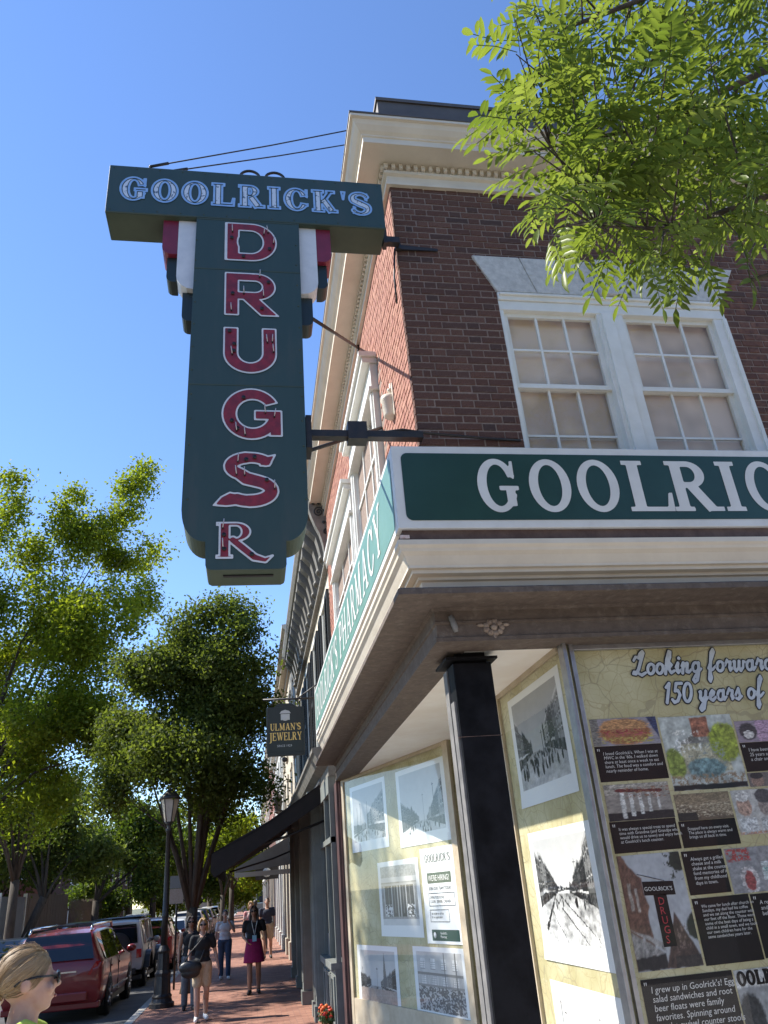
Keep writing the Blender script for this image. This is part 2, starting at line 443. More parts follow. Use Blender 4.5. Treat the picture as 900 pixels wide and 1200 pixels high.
# ================================================================ SETTING
ASPH = mat('asphalt', (0.05, 0.05, 0.052), 0.9, var=(0.085, 0.083, 0.08), vscale=2.0, bump=0.25, bscale=120)
CONC = mat('concrete', (0.33, 0.31, 0.28), 0.9, var=(0.42, 0.40, 0.36), vscale=3, bump=0.2)
def paver_material():
    m = bpy.data.materials.new('brick_paving'); m.use_nodes = True
    t = m.node_tree; N = t.nodes; L = t.links; b = N['Principled BSDF']; b.inputs['Roughness'].default_value = 0.85
    tc = N.new('ShaderNodeTexCoord')
    br = N.new('ShaderNodeTexBrick'); br.inputs['Scale'].default_value = 1.0; br.offset = 0.5
    br.inputs['Brick Width'].default_value = 0.205; br.inputs['Row Height'].default_value = 0.105; br.inputs['Mortar Size'].default_value = 0.004
    br.inputs['Color1'].default_value = (0.26, 0.115, 0.078, 1); br.inputs['Color2'].default_value = (0.38, 0.19, 0.13, 1); br.inputs['Mortar'].default_value = (0.17, 0.10, 0.08, 1)
    br.inputs['Bias'].default_value = 0.0
    L.new(tc.outputs['Object'], br.inputs['Vector'])
    nz = N.new('ShaderNodeTexNoise'); nz.inputs['Scale'].default_value = 1.3; nz.inputs['Detail'].default_value = 6
    L.new(tc.outputs['Object'], nz.inputs['Vector'])
    mx = N.new('ShaderNodeMix'); mx.data_type = 'RGBA'; mx.blend_type = 'MULTIPLY'
    mr = N.new('ShaderNodeMapRange'); mr.inputs[1].default_value = 0.4; mr.inputs[2].default_value = 0.75; mr.inputs[4].default_value = 0.6
    L.new(nz.outputs['Fac'], mr.inputs[0]); L.new(mr.outputs[0], mx.inputs['Factor']); L.new(br.outputs['Color'], mx.inputs['A']); mx.inputs['B'].default_value = (0.55, 0.5, 0.48, 1)
    L.new(mx.outputs['Result'], b.inputs['Base Color'])
    bp = N.new('ShaderNodeBump'); bp.inputs['Strength'].default_value = 0.5; bp.inputs['Distance'].default_value = 0.01
    L.new(br.outputs['Fac'], bp.inputs['Height']); bp.invert = True; L.new(bp.outputs[0], b.inputs['Normal'])
    return m
PAVE = paver_material()
SOIL = mat('soil', (0.16, 0.14, 0.10), 0.95, var=(0.09, 0.11, 0.05), vscale=0.2)

g = MB(); g.add([(-600, -300, -0.17), (600, -300, -0.17), (600, 1500, -0.17), (-600, 1500, -0.17)], [(0, 1, 2, 3)])
struct(g.build('ground', SOIL))
g = MB(); g.box(-8.6, -60, -0.4, -2.25, 320, -0.15); g.box(-2.25, -12, -0.4, 60, -4, -0.149)
struct(g.build('road', ASPH))
g = MB(); g.box(-2.10, 11.0, -0.3, 1.45, 320, 0.0)
struct(g.build('sidewalk', PAVE))
g = MB()
for i in range(10):
    for j in range(-1, 20): g.box(-2.10+1.5*j+.004, -4.0+1.5*i+.004, -0.3, -2.10+1.5*(j+1)-.004, -4.0+1.5*(i+1)-.004, 0.0) if (i < 6 or j < 2) and j >= 0 else None
struct(g.build('corner_pavement', mat('pale_concrete', (.52, .48, .42), .85, var=(.44, .40, .35), vscale=2, bump=.2)))  # unseen paving, made pale to bounce light up onto the soffit
g = MB()
for k in range(60): g.box(-2.25, -4+k*3.0, -0.3, -2.104, -4+k*3.0+2.985, 0.006)
struct(g.build('kerb', CONC))
g = MB(); g.box(-11.6, -60, -0.3, -8.7, 320, -0.01); struct(g.build('sidewalk', PAVE))
g = MB()
for k in range(60): g.box(-8.70, -4+k*3.0, -0.3, -8.55, -4+k*3.0+2.985, 0.0)
struct(g.build('kerb', CONC))

# ================================================================ DRUGSTORE BUILDING
BX, BY, BEND = 1.29, 5.0, 12.1          # street facade plane, side facade plane, far end of the street facade
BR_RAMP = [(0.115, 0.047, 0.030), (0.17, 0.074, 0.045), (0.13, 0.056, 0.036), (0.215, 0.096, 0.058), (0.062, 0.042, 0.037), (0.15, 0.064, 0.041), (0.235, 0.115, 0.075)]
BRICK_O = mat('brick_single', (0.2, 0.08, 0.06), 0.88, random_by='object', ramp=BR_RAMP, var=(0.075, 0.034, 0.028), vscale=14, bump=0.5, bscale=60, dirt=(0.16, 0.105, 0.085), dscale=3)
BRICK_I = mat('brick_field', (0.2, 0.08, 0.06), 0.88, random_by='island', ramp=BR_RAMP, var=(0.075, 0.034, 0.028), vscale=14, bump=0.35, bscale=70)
BRS = [(0.34, 0.16, 0.108), (0.42, 0.21, 0.145), (0.38, 0.18, 0.125), (0.47, 0.25, 0.175)]  # same brick as the side wall, sunlight on this face put into the colour
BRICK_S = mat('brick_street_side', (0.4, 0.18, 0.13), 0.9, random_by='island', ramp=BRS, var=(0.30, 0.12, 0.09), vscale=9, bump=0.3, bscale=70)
MORTAR = mat('mortar', (0.29, 0.215, 0.175), 0.95, var=(0.20, 0.148, 0.12), vscale=20, bump=0.3, bscale=150)
CREAM = mat('cream_paint', (0.70, 0.63, 0.52), 0.5, var=(0.63, 0.56, 0.46), vscale=3, bump=0.06, bscale=30, dirt=(0.50, 0.44, 0.35), dscale=1.2)
WHITE = mat('white_paint', (0.76, 0.75, 0.70), 0.45, var=(0.69, 0.68, 0.62), vscale=5, bump=0.05, bscale=40)
SOFFM = mat('soffit_paint', (0.90, 0.86, 0.79), 0.6, var=(0.82, 0.75, 0.66), vscale=2, bump=0.1, bscale=12)
STONE = mat('painted_stone', (0.60, 0.585, 0.55), 0.8, var=(0.45, 0.44, 0.415), vscale=22, vdetail=8, bump=0.5, bscale=45)
WEATH = mat('weathered_brown_timber', (0.125, 0.094, 0.074), 0.75, var=(0.085, 0.063, 0.05), vscale=11, vdetail=8, bump=0.3, bscale=35, dirt=(0.20, 0.165, 0.135), dscale=16)
BROWN = mat('brown_flashing', (0.075, 0.04, 0.03), 0.55, var=(0.13, 0.08, 0.06), vscale=9, bump=0.1)
TIN = mat('dark_tin', (0.07, 0.06, 0.055), 0.55, var=(0.10, 0.085, 0.075), vscale=3)
BLACK = mat('black_enamel', (0.004, 0.004, 0.0045), 0.5, spec=0.12, var=(0.012, 0.012, 0.014), vscale=6, bump=0.04, bscale=10)
STEEL = mat('aluminium', (0.40, 0.40, 0.40), 0.4, metal=0.85, var=(0.30, 0.30, 0.31), vscale=10)
GREYP = mat('worn_grey_metal', (0.20, 0.19, 0.18), 0.6, var=(0.12, 0.115, 0.11), vscale=8)
PANE_BACK = mat('lit_room_beige', (0.78, 0.62, 0.48), 0.8, var=(0.56, 0.43, 0.32), vscale=1.6, vdetail=2, contrast=(.42, .58))  # mottled beige of a lit room, put into the colour
DARKIN = mat('dark_interior', (0.03, 0.026, 0.024), 0.9)
GLASS = glass_mat('window_glass', boost=0.7, tint=(.97,.98,.98))
GLASSP = glass_mat('pane_glass', boost=1.25, tint=(0.97, 0.97, 0.96), wavy=.35)

shop = thing('drugstore_building', 'two storey dark brick corner drugstore with cream cornice and open corner entrance', 'building', (BX, BY, 0))
core = MB()
core.box(1.33, 5.35, 3.62, 9.0, BEND, 7.9); core.box(1.33, 5.34, 7.0, 9.0, 5.36, 7.9)
core.box(2.6, 5.4, -0.1, 9.0, BEND, 3.30)
core.build('core', DARKIN, shop)

# openings: (side facade) window; lintel trapezoid; (street facade) two windows
WX0, WX1, WZ0, WZ1 = 2.153, 4.33, 4.55, 6.49
LT = dict(b0=2.153, b1=4.33, t0=1.972, t1=4.559, z0=6.488, z1=6.897)
mw = MB()
mw.box(BX+0.012, 5.006, 3.95, WX0, 5.34, 7.76); mw.box(WX1, 5.006, 3.95, 9.0, 5.34, 7.76)
mw.box(WX0, 5.0065, WZ1, WX1, 5.34, 7.76); mw.box(WX0, 5.0065, 3.95, WX1, 5.34, WZ0)
wall_side = mw.build('brick_wall', MORTAR, shop)
C_H = 0.0731
def course_pattern(k, length):
    out = []; x = 0.0; hd, stt, j = 0.100, 0.208, 0.010
    first = [hd, 0.055, stt] if k % 2 == 0 else [stt]
    seq = 0
    for w in first:
        out.append((x, x+w)); x += w+j
    seq = hd if first[-1] == stt else stt
    nxt = hd
    while x < length:
        w = nxt; out.append((x, min(x+w, length))); x += w+j; nxt = stt if nxt == hd else hd
    return out
def unit_brick():
    me = bpy.data.meshes.new('brick'); b = MB()
    e = 0.02
    b.add([(0, 1, 0), (1, 1, 0), (1, 1, 1), (0, 1, 1), (0, .12, 0), (1, .12, 0), (1, .12, 1), (0, .12, 1), (e, 0, .07), (1-e, 0, .07), (1-e, 0, .93), (e, 0, .93)],
          [(4, 5, 9, 8), (5, 6, 10, 9), (6, 7, 11, 10), (7, 4, 8, 11), (8, 9, 10, 11), (0, 1, 5, 4), (1, 2, 6, 5), (2, 3, 7, 6), (3, 0, 4, 7)])
    me.from_pydata(b.v, [], b.f); me.materials.append(BRICK_O); me.update(); return me, b
BRME, BRMB = unit_brick()
todo = []
for k in range(int((7.76-3.95)/C_H)):
    z0 = 3.95+k*C_H; z1 = z0+C_H-0.0105
    for a, b in course_pattern(k, 7.6):
        x0, x1 = BX+a, BX+b
        if z0 < WZ1 and z1 > WZ0:
            if x0 >= WX0-0.004 and x1 <= WX1+0.004: continue
            if x0 < WX0 < x1: x1 = WX0-0.004
            if x0 < WX1 < x1: x0 = WX1+0.004
        if x1-x0 < 0.02: continue
        if 6.49 <= z0 and z1 <= 6.9 and x0 > 2.16 and x1 < 4.33: continue
        todo.append((x0, x1, z0, z1))
vis = sorted([t for t in todo if t[2] > 4.86], key=lambda t: (t[0]+ (0.35 if t[2] < 6.4 else 0) ))
single = set(vis[:300])
rr = random.Random(3)
field = MB()
for t in todo:
    x0, x1, z0, z1 = t; dx, dz, dy = rr.uniform(-.0015, .0015), rr.uniform(-.0012, .0012), rr.uniform(-.002, .003)
    if t in single:
        o = bpy.data.objects.new('brick', BRME); COL.objects.link(o); o.parent = wall_side
        o.location = (x0-BX+dx, dy, z0+dz); o.scale = (x1-x0, 0.05, z1-z0); o.rotation_euler = (0, rr.uniform(-.004, .004), 0)
    else:
        field.add([(x0+dx+p[0]*(x1-x0), BY+dy+p[1]*0.05, z0+dz+p[2]*(z1-z0)) for p in BRMB.v], BRMB.f)
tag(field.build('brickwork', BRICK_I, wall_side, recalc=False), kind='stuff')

# street facade
SW = [(6.42, 8.28, 4.4, 6.80), (8.46, 10.9, 4.4, 6.40)]
ms = MB(); ms.box(BX+0.0065, 5.05, 3.95, 1.34, BEND, 7.76)
wall_st = ms.build('brick_wall', MORTAR, shop)
sf = MB()
for k in range(int((7.76-3.95)/C_H)):
    z0 = 3.95+k*C_H; z1 = z0+C_H-0.0105
    for a, b in course_pattern(k+1, BEND-5.055):
        y0, y1 = 5.055+a, 5.055+b
        skip = False
        for (a0, a1, c0, c1) in SW:
            if z0 < c1 and z1 > c0 and y1 > a0 and y0 < a1: skip = True
        if skip: continue
        dy = rr.uniform(-.002, .003)
        sf.add([(BX+dy+p[1]*0.04, y0+p[0]*(y1-y0), z0+p[2]*(z1-z0)) for p in BRMB.v], BRMB.f)
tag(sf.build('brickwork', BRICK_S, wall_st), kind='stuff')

# main cornice, mitred round the corner
PATH = [(BX, BEND, -1, 0), (BX, BY, -1, -1), (9.0, BY, 0, -1)]
m_ = MB()
m_.sweep([(-.05, 7.72), (.035, 7.72), (.035, 7.76), (.02, 7.765), (.02, 7.84), (.05, 7.85), (.05, 7.885), (.03, 7.89), (.03, 7.97), (-.05, 7.97)], PATH)
m_.build('frieze', CREAM, shop)
m_ = MB()
m_.sweep([(-.05, 7.965), (.269, 7.965), (.269, 8.03), (.282, 8.035), (.282, 8.05), (.31, 8.07), (.345, 8.11), (.365, 8.15), (.392, 8.155), (.392, 8.185), (-.05, 8.19)], PATH)
m_.build('cornice', CREAM, shop)
m_ = MB()
m_.sweep([(-.05, 8.186), (.400, 8.186), (.400, 8.204), (-.05, 8.22)], PATH); m_.build('cornice_flashing', TIN, shop)
m_ = MB(); m_.box(1.262, 5.0, 8.1, 9.0, 5.4, 8.93); m_.box(1.262, 5.4, 8.1, 1.6, 11.6, 8.93); m_.box(1.245, 4.985, 8.93, 9.0, 5.42, 8.975)
m_.build('parapet', TIN, shop)
den = MB()
k = 0; x = BX-0.05
while x < 8.9: den.box(x, BY-0.075, 7.895, x+0.036, BY-0.028, 7.948); x += 0.072
y = BY-0.05
while y < BEND-.1: den.box(BX-0.075, y, 7.895, BX-0.028, y+0.036, 7.948); y += 0.072
tag(den.build('dentils', CREAM, shop), kind='stuff')

# --- upper window of the side facade
def trap(u0, u1):
    f = lambda u, top: (LT['t0'] if top else LT['b0'])+u*((LT['t1']-LT['t0']) if top else (LT['b1']-LT['b0']))
    return [(f(u0, 0), LT['z0']), (f(u1, 0), LT['z0']), (f(u1, 1), LT['z1']), (f(u0, 1), LT['z1'])]
lintel = None
for i, (u0, u1, pr) in enumerate([(0, .17, .022), (.173, .44, .021), (.443, .56, .055), (.563, .83, .021), (.833, 1, .022)]):
    mb = MB(); mb.prism([(x, BY-pr, z) for x, z in trap(u0, u1)], (0, 0.3, 0))
    o = mb.build('lintel_stone', STONE, shop, bevel=0.006)
win = MB()
# casing: header, jambs, mullion, sill
win.box(WX0, 4.985, 6.40, WX1, 5.12, 6.486); win.box(WX0+.01, 4.965, 6.445, WX1-.01, 5.1, 6.47); win.box(WX0, 5.0, 6.30, WX1, 5.12, 6.398)
win.box(WX0, 5.005, WZ0, WX0+0.035, 5.12, 6.30)
win.box(WX1-0.125, 5.005, WZ0, WX1, 5.12, 6.30); win.box(WX1-0.04, 4.985, WZ0, WX1-0.003, 5.1, 6.299)
win.box(3.055, 5.005, WZ0, 3.305, 5.12, 6.30); win.box(3.09, 4.98, WZ0, 3.20, 5.1, 6.299)
win.box(WX0-0.03, 4.95, WZ0-0.06, WX1+0.03, 5.12, WZ0)
window = win.build('window', WHITE, shop, bevel=0.004)
for (a0, a1) in [(2.188, 3.055), (3.305, 4.205)]:
    for (z0, z1, yy) in [(5.505, 6.30, 5.045), (4.56, 5.545, 5.075)]:
        sash = MB(); fr = 0.042
        sash.box(a0, yy, z0, a0+fr, yy+.035, z1); sash.box(a1-fr, yy, z0, a1, yy+.035, z1)
        sash.box(a0+fr, yy+.001, z0, a1-fr, yy+.034, z0+fr); sash.box(a0+fr, yy+.001, z1-fr, a1-fr, yy+.034, z1)
        sash.build('sash', WHITE, window)
        W = (a1-a0-2*fr); H = z1-z0-2*fr; bar = MB(); nr = 2
        for c in (1, 2):
            xx = a0+fr+W*c/3; bar.box(xx-.010, yy+.004, z0+fr, xx+.010, yy+.03, z1-fr)
        for r in range(1, nr):
            zz = z0+fr+H*r/nr; bar.box(a0+fr, yy+.006, zz-.010, a1-fr, yy+.028, zz+.010)
        bar.build('glazing_bars', WHITE, window)
        for c in range(3):
            for r in range(nr):
                pm = MB(); xa = a0+fr+W*c/3; xb = xa+W/3; za = z0+fr+H*r/nr; zb = za+H/nr
                tl = rr.uniform(-.0015, .0015)
                pm.add([(xa, yy+.016, za), (xb, yy+.016+tl, za), (xb, yy+.016+tl, zb), (xa, yy+.016, zb)], [(0, 1, 2, 3)])
                pm.build('pane', GLASSP, window)
    bl = MB(); bl.box(a0, 5.135, 4.5, a1, 5.14, 6.35); bl.build('window_backing', PANE_BACK, window)  # flat panel standing in for the lit room ceiling behind the panes
bk = MB(); bk.box(2.16, 5.125, 4.5, 2.186, 5.34, 6.45); bk.box(4.21, 5.125, 4.5, 4.33, 5.34, 6.45); bk.box(3.06, 5.125, 4.5, 3.30, 5.34, 6.45); bk.build('reveal', CREAM, window)

# --- street facade windows with projecting hoods
for i, (y0, y1, z0, z1) in enumerate(SW):
    w = MB(); x = BX
    hz = z1+.07
    w.box(x-.184, y0-.055, hz-.06, x+.03, y1+.06, hz); w.box(x-.15, y0-.035, hz-.13, x+.03, y1+.04, hz-.061); w.box(x-.07, y0-.02, hz-.42, x+.03, y1+.02, hz-.131)
    w.box(x-.10, y0-.03, hz-.46, x+.03, y1+.03, hz-.421)
    w.box(x-.055, y0, z0, x+.03, y0+.14, hz-.461); w.box(x-.055, y1-.14, z0, x+.03, y1, hz-.461)
    w.box(x-.075, y0+.03, z0, x+.02, y0+.10, hz-.462); w.box(x-.075, y1-.10, z0, x+.02, y1-.03, hz-.462)
    sw = w.build('window', WHITE, shop, bevel=0.004)
    b = MB(); ym = (y0+y1)/2
    for q in range(4):
        yy = y0+.14+(y1-y0-.28)*q/3; b.box(x-.01, yy-.018, z0, x+.03, yy+.018, hz-.46)
    for q in range(5):
        zz = z0+(hz-.46-z0)*q/4; b.box(x-.012, y0+.14, zz-.018, x+.03, y1-.14, zz+.018)
    b.build('glazing_bars', WHITE, sw)
    pm = MB(); pm.add([(x+.012, y0+.14, z0), (x+.012, y1-.14, z0), (x+.012, y1-.14, hz-.46), (x+.012, y0+.14, hz-.46)], [(0, 1, 2, 3)]); pm.build('pane', GLASSP, sw)
    bl = MB(); bl.box(x+.02, y0+.1, z0, x+.045, y1-.1, hz-.44); bl.build('window_backing', PANE_BACK, sw)

# --- storefront cornice, beam, soffit
m_ = MB()
m_.sweep([(-.05, 3.962), (.300, 3.962), (.302, 3.925), (.285, 3.905), (.28, 3.885), (.255, 3.86), (.236, 3.82), (.226, 3.80), (.226, 3.782), (.20, 3.778), (.20, 3.752), (.15, 3.745),
          (.15, 3.722), (.125, 3.716), (.12, 3.67), (.10, 3.664), (.10, 3.60), (-.05, 3.60)], PATH)
m_.build('storefront_cornice', CREAM, shop)
m_ = MB()
m_.sweep([(-.22, 3.60), (.325, 3.603), (.339, 3.59), (.339, 3.553), (.30, 3.550), (.06, 3.549), (.055, 3.535), (.037, 3.53), (.037, 3.46), (.045, 3.455), (.045, 3.44), (.032, 3.435), (.032, 3.345), (.045, 3.34), (.045, 3.312), (-.22, 3.312)], PATH)
beam = m_.build('beam', WEATH, shop)
m_ = MB()
m_.sweep([(-.05, 3.965), (.255, 3.965), (.255, 4.06), (-.05, 4.06)], [(BX, 12.3, -1, 0), (BX, BY, -1, -1), (9.0, BY, 0, -1)])
m_.build('sign_ledge', BROWN, shop)
m_ = MB(); m_.box(1.01, 4.708, 3.975, 1.075, 4.72, 4.0); m_.build('maker_plate', mat('pale_plate', (.7, .6, .55), .4, var=(.5, .3, .25), vscale=60), shop)
ros = MB()                                                     # carved rosette on the beam
for a in range(9):
    t = 2*math.pi*a/9; ros.ell((1.665+.055*math.cos(t), BY-.036, 3.405+.042*math.sin(t)), (.026, .022, .024), 8, 6)
ros.ell((1.665, BY-.04, 3.405), (.028, .03, .028), 10, 8)
ros.ell((1.575, BY-.034, 3.425), (.03, .016, .014), 8, 6); ros.ell((1.755, BY-.034, 3.425), (.03, .016, .014), 8, 6); ros.ell((1.665, BY-.034, 3.345), (.016, .016, .03), 8, 6)
ros.build('rosette', mat('rosette_paint', (.34, .27, .21), .7, var=(.18, .13, .1), vscale=30), shop)
sc_ = MB(); sc_.tube([(1.36, BY-.06, 3.49), (1.385, BY-.055, 3.40), (1.39, BY-.05, 3.375)], [.020, .022, .014], 8); sc_.build('spot_lamp', GREYP, shop)
sfm = MB()
for q in range(8): sfm.box(1.33, 5.05+q*.9, 3.318, 9.0, 5.05+q*.9+.8985, 3.59)
sfm.build('soffit', SOFFM, shop)
fl = MB(); fl.box(1.30, 5.0, -.1, 9, BEND, .16); fl.build('entrance_floor', mat('pale_terrazzo', (.70,.66,.59), .6, var=(.6,.56,.5), vscale=30), shop)
# corner post
pt = MB(); pt.box(1.416, 5.24, .16, 1.70, 5.505, 3.236); post = pt.build('corner_post', BLACK, shop, bevel=0.006)
pt = MB(); pt.prism([(1.36, 5.20, 3.252), (1.74, 5.20, 3.252), (1.74, 5.54, 3.252), (1.36, 5.54, 3.252)], (0, 0, .018)); pt.box(1.45, 5.27, 3.236, 1.67, 5.47, 3.32); pt.build('cap_plate', BLACK, post)
pt = MB(); pt.box(1.398, 5.262, .16, 1.415, 5.35, 2.97); pt.box(1.404, 5.40, .16, 1.4155, 5.50, 3.22); pt.build('edge_strip', GREYP, post)
pt = MB(); pt.box(1.398, 5.255, 2.72, 1.712, 5.238, 2.724); pt.build('seam', BROWN, post)

# --- display windows
MAP = None
def map_paper():
    m = bpy.data.materials.new('map_paper'); m.use_nodes = True; t = m.node_tree; N = t.nodes; L = t.links; b = N['Principled BSDF']; b.inputs['Roughness'].default_value = .75
    tc = N.new('ShaderNodeTexCoord')
    n1 = N.new('ShaderNodeTexNoise'); n1.inputs['Scale'].default_value = 3; n1.inputs['Detail'].default_value = 6
    L.new(tc.outputs['Object'], n1.inputs['Vector'])
    cr = N.new('ShaderNodeValToRGB'); e = cr.color_ramp.elements; e[0].position = .35; e[0].color = (.43, .375, .19, 1); e[1].position = .68; e[1].color = (.60, .55, .34, 1)
    L.new(n1.outputs['Fac'], cr.inputs[0])
    mv = N.new('ShaderNodeVectorMath'); mv.operation = 'MULTIPLY_ADD'; mv.inputs[1].default_value = (.12, .12, .12)
    n2 = N.new('ShaderNodeTexNoise'); n2.inputs['Scale'].default_value = 4; L.new(tc.outputs['Object'], n2.inputs['Vector'])
    L.new(n2.outputs['Color'], mv.inputs[0]); L.new(tc.outputs['Object'], mv.inputs[2])
    out = cr.outputs[0]
    for sc, wd, col in ((7, .018, (.30, .22, .10)), (16, .022, (.40, .30, .15)), (3.2, .012, (.22, .18, .12))):
        v = N.new('ShaderNodeTexVoronoi'); v.feature = 'DISTANCE_TO_EDGE'; v.inputs['Scale'].default_value = sc; L.new(mv.outputs[0], v.inputs['Vector'])
        lt = N.new('ShaderNodeMath'); lt.operation = 'LESS_THAN'; lt.inputs[1].default_value = wd; L.new(v.outputs['Distance'], lt.inputs[0])
        ml = N.new('ShaderNodeMath'); ml.operation = 'MULTIPLY'; ml.inputs[1].default_value = .38; L.new(lt.outputs[0], ml.inputs[0])
        mx = N.new('ShaderNodeMix'); mx.data_type = 'RGBA'; L.new(ml.outputs[0], mx.inputs['Factor']); L.new(out, mx.inputs['A']); mx.inputs['B'].default_value = (*col, 1); out = mx.outputs['Result']
    L.new(out, b.inputs['Base Color']); return m
MAP = map_paper()
DFRAME = mat('window_frame_paint', (.50, .42, .30), .5, var=(.40, .32, .22), vscale=6)
# side panel of the entrance (plane X = 2.215)
PX = 2.215
d = MB(); d.box(PX, 5.19, .16, PX+.12, 6.76, 3.318); dwin1 = d.build('display_window', MAP, shop)
d = MB(); d.box(PX-.03, 6.72, .16, PX-.002, 6.79, 3.317); d.box(PX-.03, 5.20, 3.28, PX-.002, 6.72, 3.317); d.box(PX-.03, 5.2, .16, PX-.002, 6.72, .62); d.build('frame', DFRAME, dwin1)
d = MB(); d.add([(PX-.018, 5.2, .62), (PX-.018, 6.72, .62), (PX-.018, 6.72, 3.28), (PX-.018, 5.2, 3.28)], [(0, 1, 2, 3)]); d.build('pane', GLASS, dwin1)
# front board window (plane Y = 5.19)
PY = 5.195
d = MB(); d.box(2.222, PY-.04, .16, 2.258, PY, 3.3185); d.box(2.29, PY, .16, 5.2, PY+.12, 3.318); dwin2 = d.build('display_window', MAP, shop)
d = MB(); d.box(2.195, 5.085, .16, 2.222, 5.188, 3.316); d.box(2.258, 5.12, .16, 2.29, 5.189, 3.315); d.box(2.29, 5.15, 3.275, 5.2, 5.189, 3.314); d.box(2.29, 5.15, .16, 5.2, 5.189, .6); d.build('frame', STEEL, dwin2, bevel=.004)
d = MB(); d.add([(2.29, PY-.022, .6), (5.2, PY-.022, .6), (5.2, PY-.022, 3.275), (2.29, PY-.022, 3.275)], [(0, 1, 2, 3)]); d.build('pane', GLASS, dwin2)
d = MB(); d.box(5.2, 5.05, -.1, 9, 5.4, 3.311); d.build('side_pier', WEATH, shop)
# angled window (from A to B)
DA = Vector((1.35, 12.03, 0)); DB = Vector((2.25, 8.97, 0)); DE = (DB-DA).normalized(); DN = Vector((DE.y, -DE.x, 0)); DL = (DB-DA).length
if DN.dot(Vector((0, 0, 0))-DA) < 0: DN = -DN
def dp(s, z, off=0.0): p = DA+DE*s+DN*off; return (p.x, p.y, z)
def dbox(mb, s0, s1, z0, z1, o0, o1): mb.hexa([dp(s0, z0, o0), dp(s1, z0, o0), dp(s1, z0, o1), dp(s0, z0, o1)], [dp(s0, z1, o0), dp(s1, z1, o0), dp(s1, z1, o1), dp(s0, z1, o1)])
d = MB(); dbox(d, 0, DL, .16, 3.317, -.12, 0); dwin3 = d.build('display_window', MAP, shop)
d = MB(); dbox(d, -.02, .07, .16, 3.316, .002, .035); dbox(d, DL-.09, DL+.03, .16, 3.3165, .002, .035); dbox(d, .07, DL-.09, 3.275, 3.316, .002, .03); dbox(d, .07, DL-.09, .16, .55, .002, .03); d.build('frame', DFRAME, dwin3)
d = MB(); d.add([dp(.07, .55, .02), dp(DL-.09, .55, .02), dp(DL-.09, 3.275, .02), dp(.07, 3.275, .02)], [(0, 1, 2, 3)]); d.build('pane', glass_mat('reflective_shop_glass', boost=1.1, tint=(.97, .98, .98)), dwin3)
# door of the recess and far pier
d = MB(); d.box(2.30, 6.79, .16, 2.36, 8.95, 3.317); dr = d.build('door', mat('door_green', (.03, .05, .045), .4), shop)
d = MB(); d.box(2.285, 7.1, .9, 2.299, 8.6, 2.6); d.build('pane', GLASS, dr); d = MB(); d.tube([(2.26, 7.0, 1.1), (2.26, 7.0, 1.5)], .015); d.build('handle', STEEL, dr)
PIER = mat('maroon_pier', (.10, .045, .04), .5, var=(.06, .03, .028), vscale=5)
d = MB(); d.box(1.285, 12.035, -.1, 1.60, 12.46, 3.311); d.box(1.25, 12.08, .0, 1.285, 12.40, 3.31); d.build('end_pier', PIER, shop)

# small half-round plaster bracket on the street facade
br = MB(); X0 = BX
prof = [(0.0, 6.06), (.012, 6.05), (.012, 6.00), (.03, 5.985), (.03, 5.965), (.014, 5.955), (.016, 5.93), (.075, 5.90), (.085, 5.86), (.075, 5.845), (.07, 5.70), (.06, 5.68), (.0, 5.66)]
vs = []; fs = []; n = 12
for (r, z) in prof:
    for k in range(n+1):
        a = math.pi*k/n; vs.append((X0-r*1.3*math.sin(a), 5.80+r*math.cos(a), z))
for i in range(len(prof)-1):
    for k in range(n): fs.append((i*(n+1)+k, i*(n+1)+k+1, (i+1)*(n+1)+k+1, (i+1)*(n+1)+k))
br.add(vs, fs, True); br.box(X0-.012, 5.70, 5.66, X0-.001, 5.73, 6.0)
br.build('plaster_bracket', CREAM, shop)

# ================================================================ GREEN FASCIA SIGNS
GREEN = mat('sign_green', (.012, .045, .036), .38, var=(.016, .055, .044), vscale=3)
GREEN_GLARE = mat('sign_green_glare', (.115, .235, .20), .4, var=(.14, .27, .23), vscale=2)  # same sign green, paled to put sun glare and sky sheen into the colour
SWHITE = mat('sign_white', (.70, .70, .68), .45, var=(.62, .62, .60), vscale=4)
def rr_poly(u0, u1, v0, v1, r, n=8):
    P = []
    for cx, cy, a in ((u1-r, v1-r, 0), (u0+r, v1-r, 90), (u0+r, v0+r, 180), (u1-r, v0+r, 270)):
        for i in range(n+1): P.append((cx+r*math.cos(R_(a+90*i/n)), cy+r*math.sin(R_(a+90*i/n))))
    return P
SX, SY, SZ0, SZ1 = 1.004, 4.714, 4.052, 4.716
s1 = thing('fascia_sign', 'long dark green shop sign with white serif letters over the corner shop front', 'sign', (SX, SY, SZ0), group='green shop fascia signs')
b = MB(); b.box(SX, SY, SZ0, 8.6, SY+.12, SZ1); b.build('frame', SWHITE, s1, bevel=.006)
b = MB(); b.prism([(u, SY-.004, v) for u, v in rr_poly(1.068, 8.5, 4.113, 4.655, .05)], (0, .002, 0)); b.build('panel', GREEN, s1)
xs_word = [("G", 1.61, 1.925), ("O", 2.002, 2.330), ("O", 2.374, 2.709), ("L", 2.743, 3.142), ("R", 3.097, 3.538), ("I", 3.52, 3.72), ("C", 3.757, 4.085), ("K", 4.13, 4.55), ("'", 4.58, 4.66), ("S", 4.70, 4.98)]
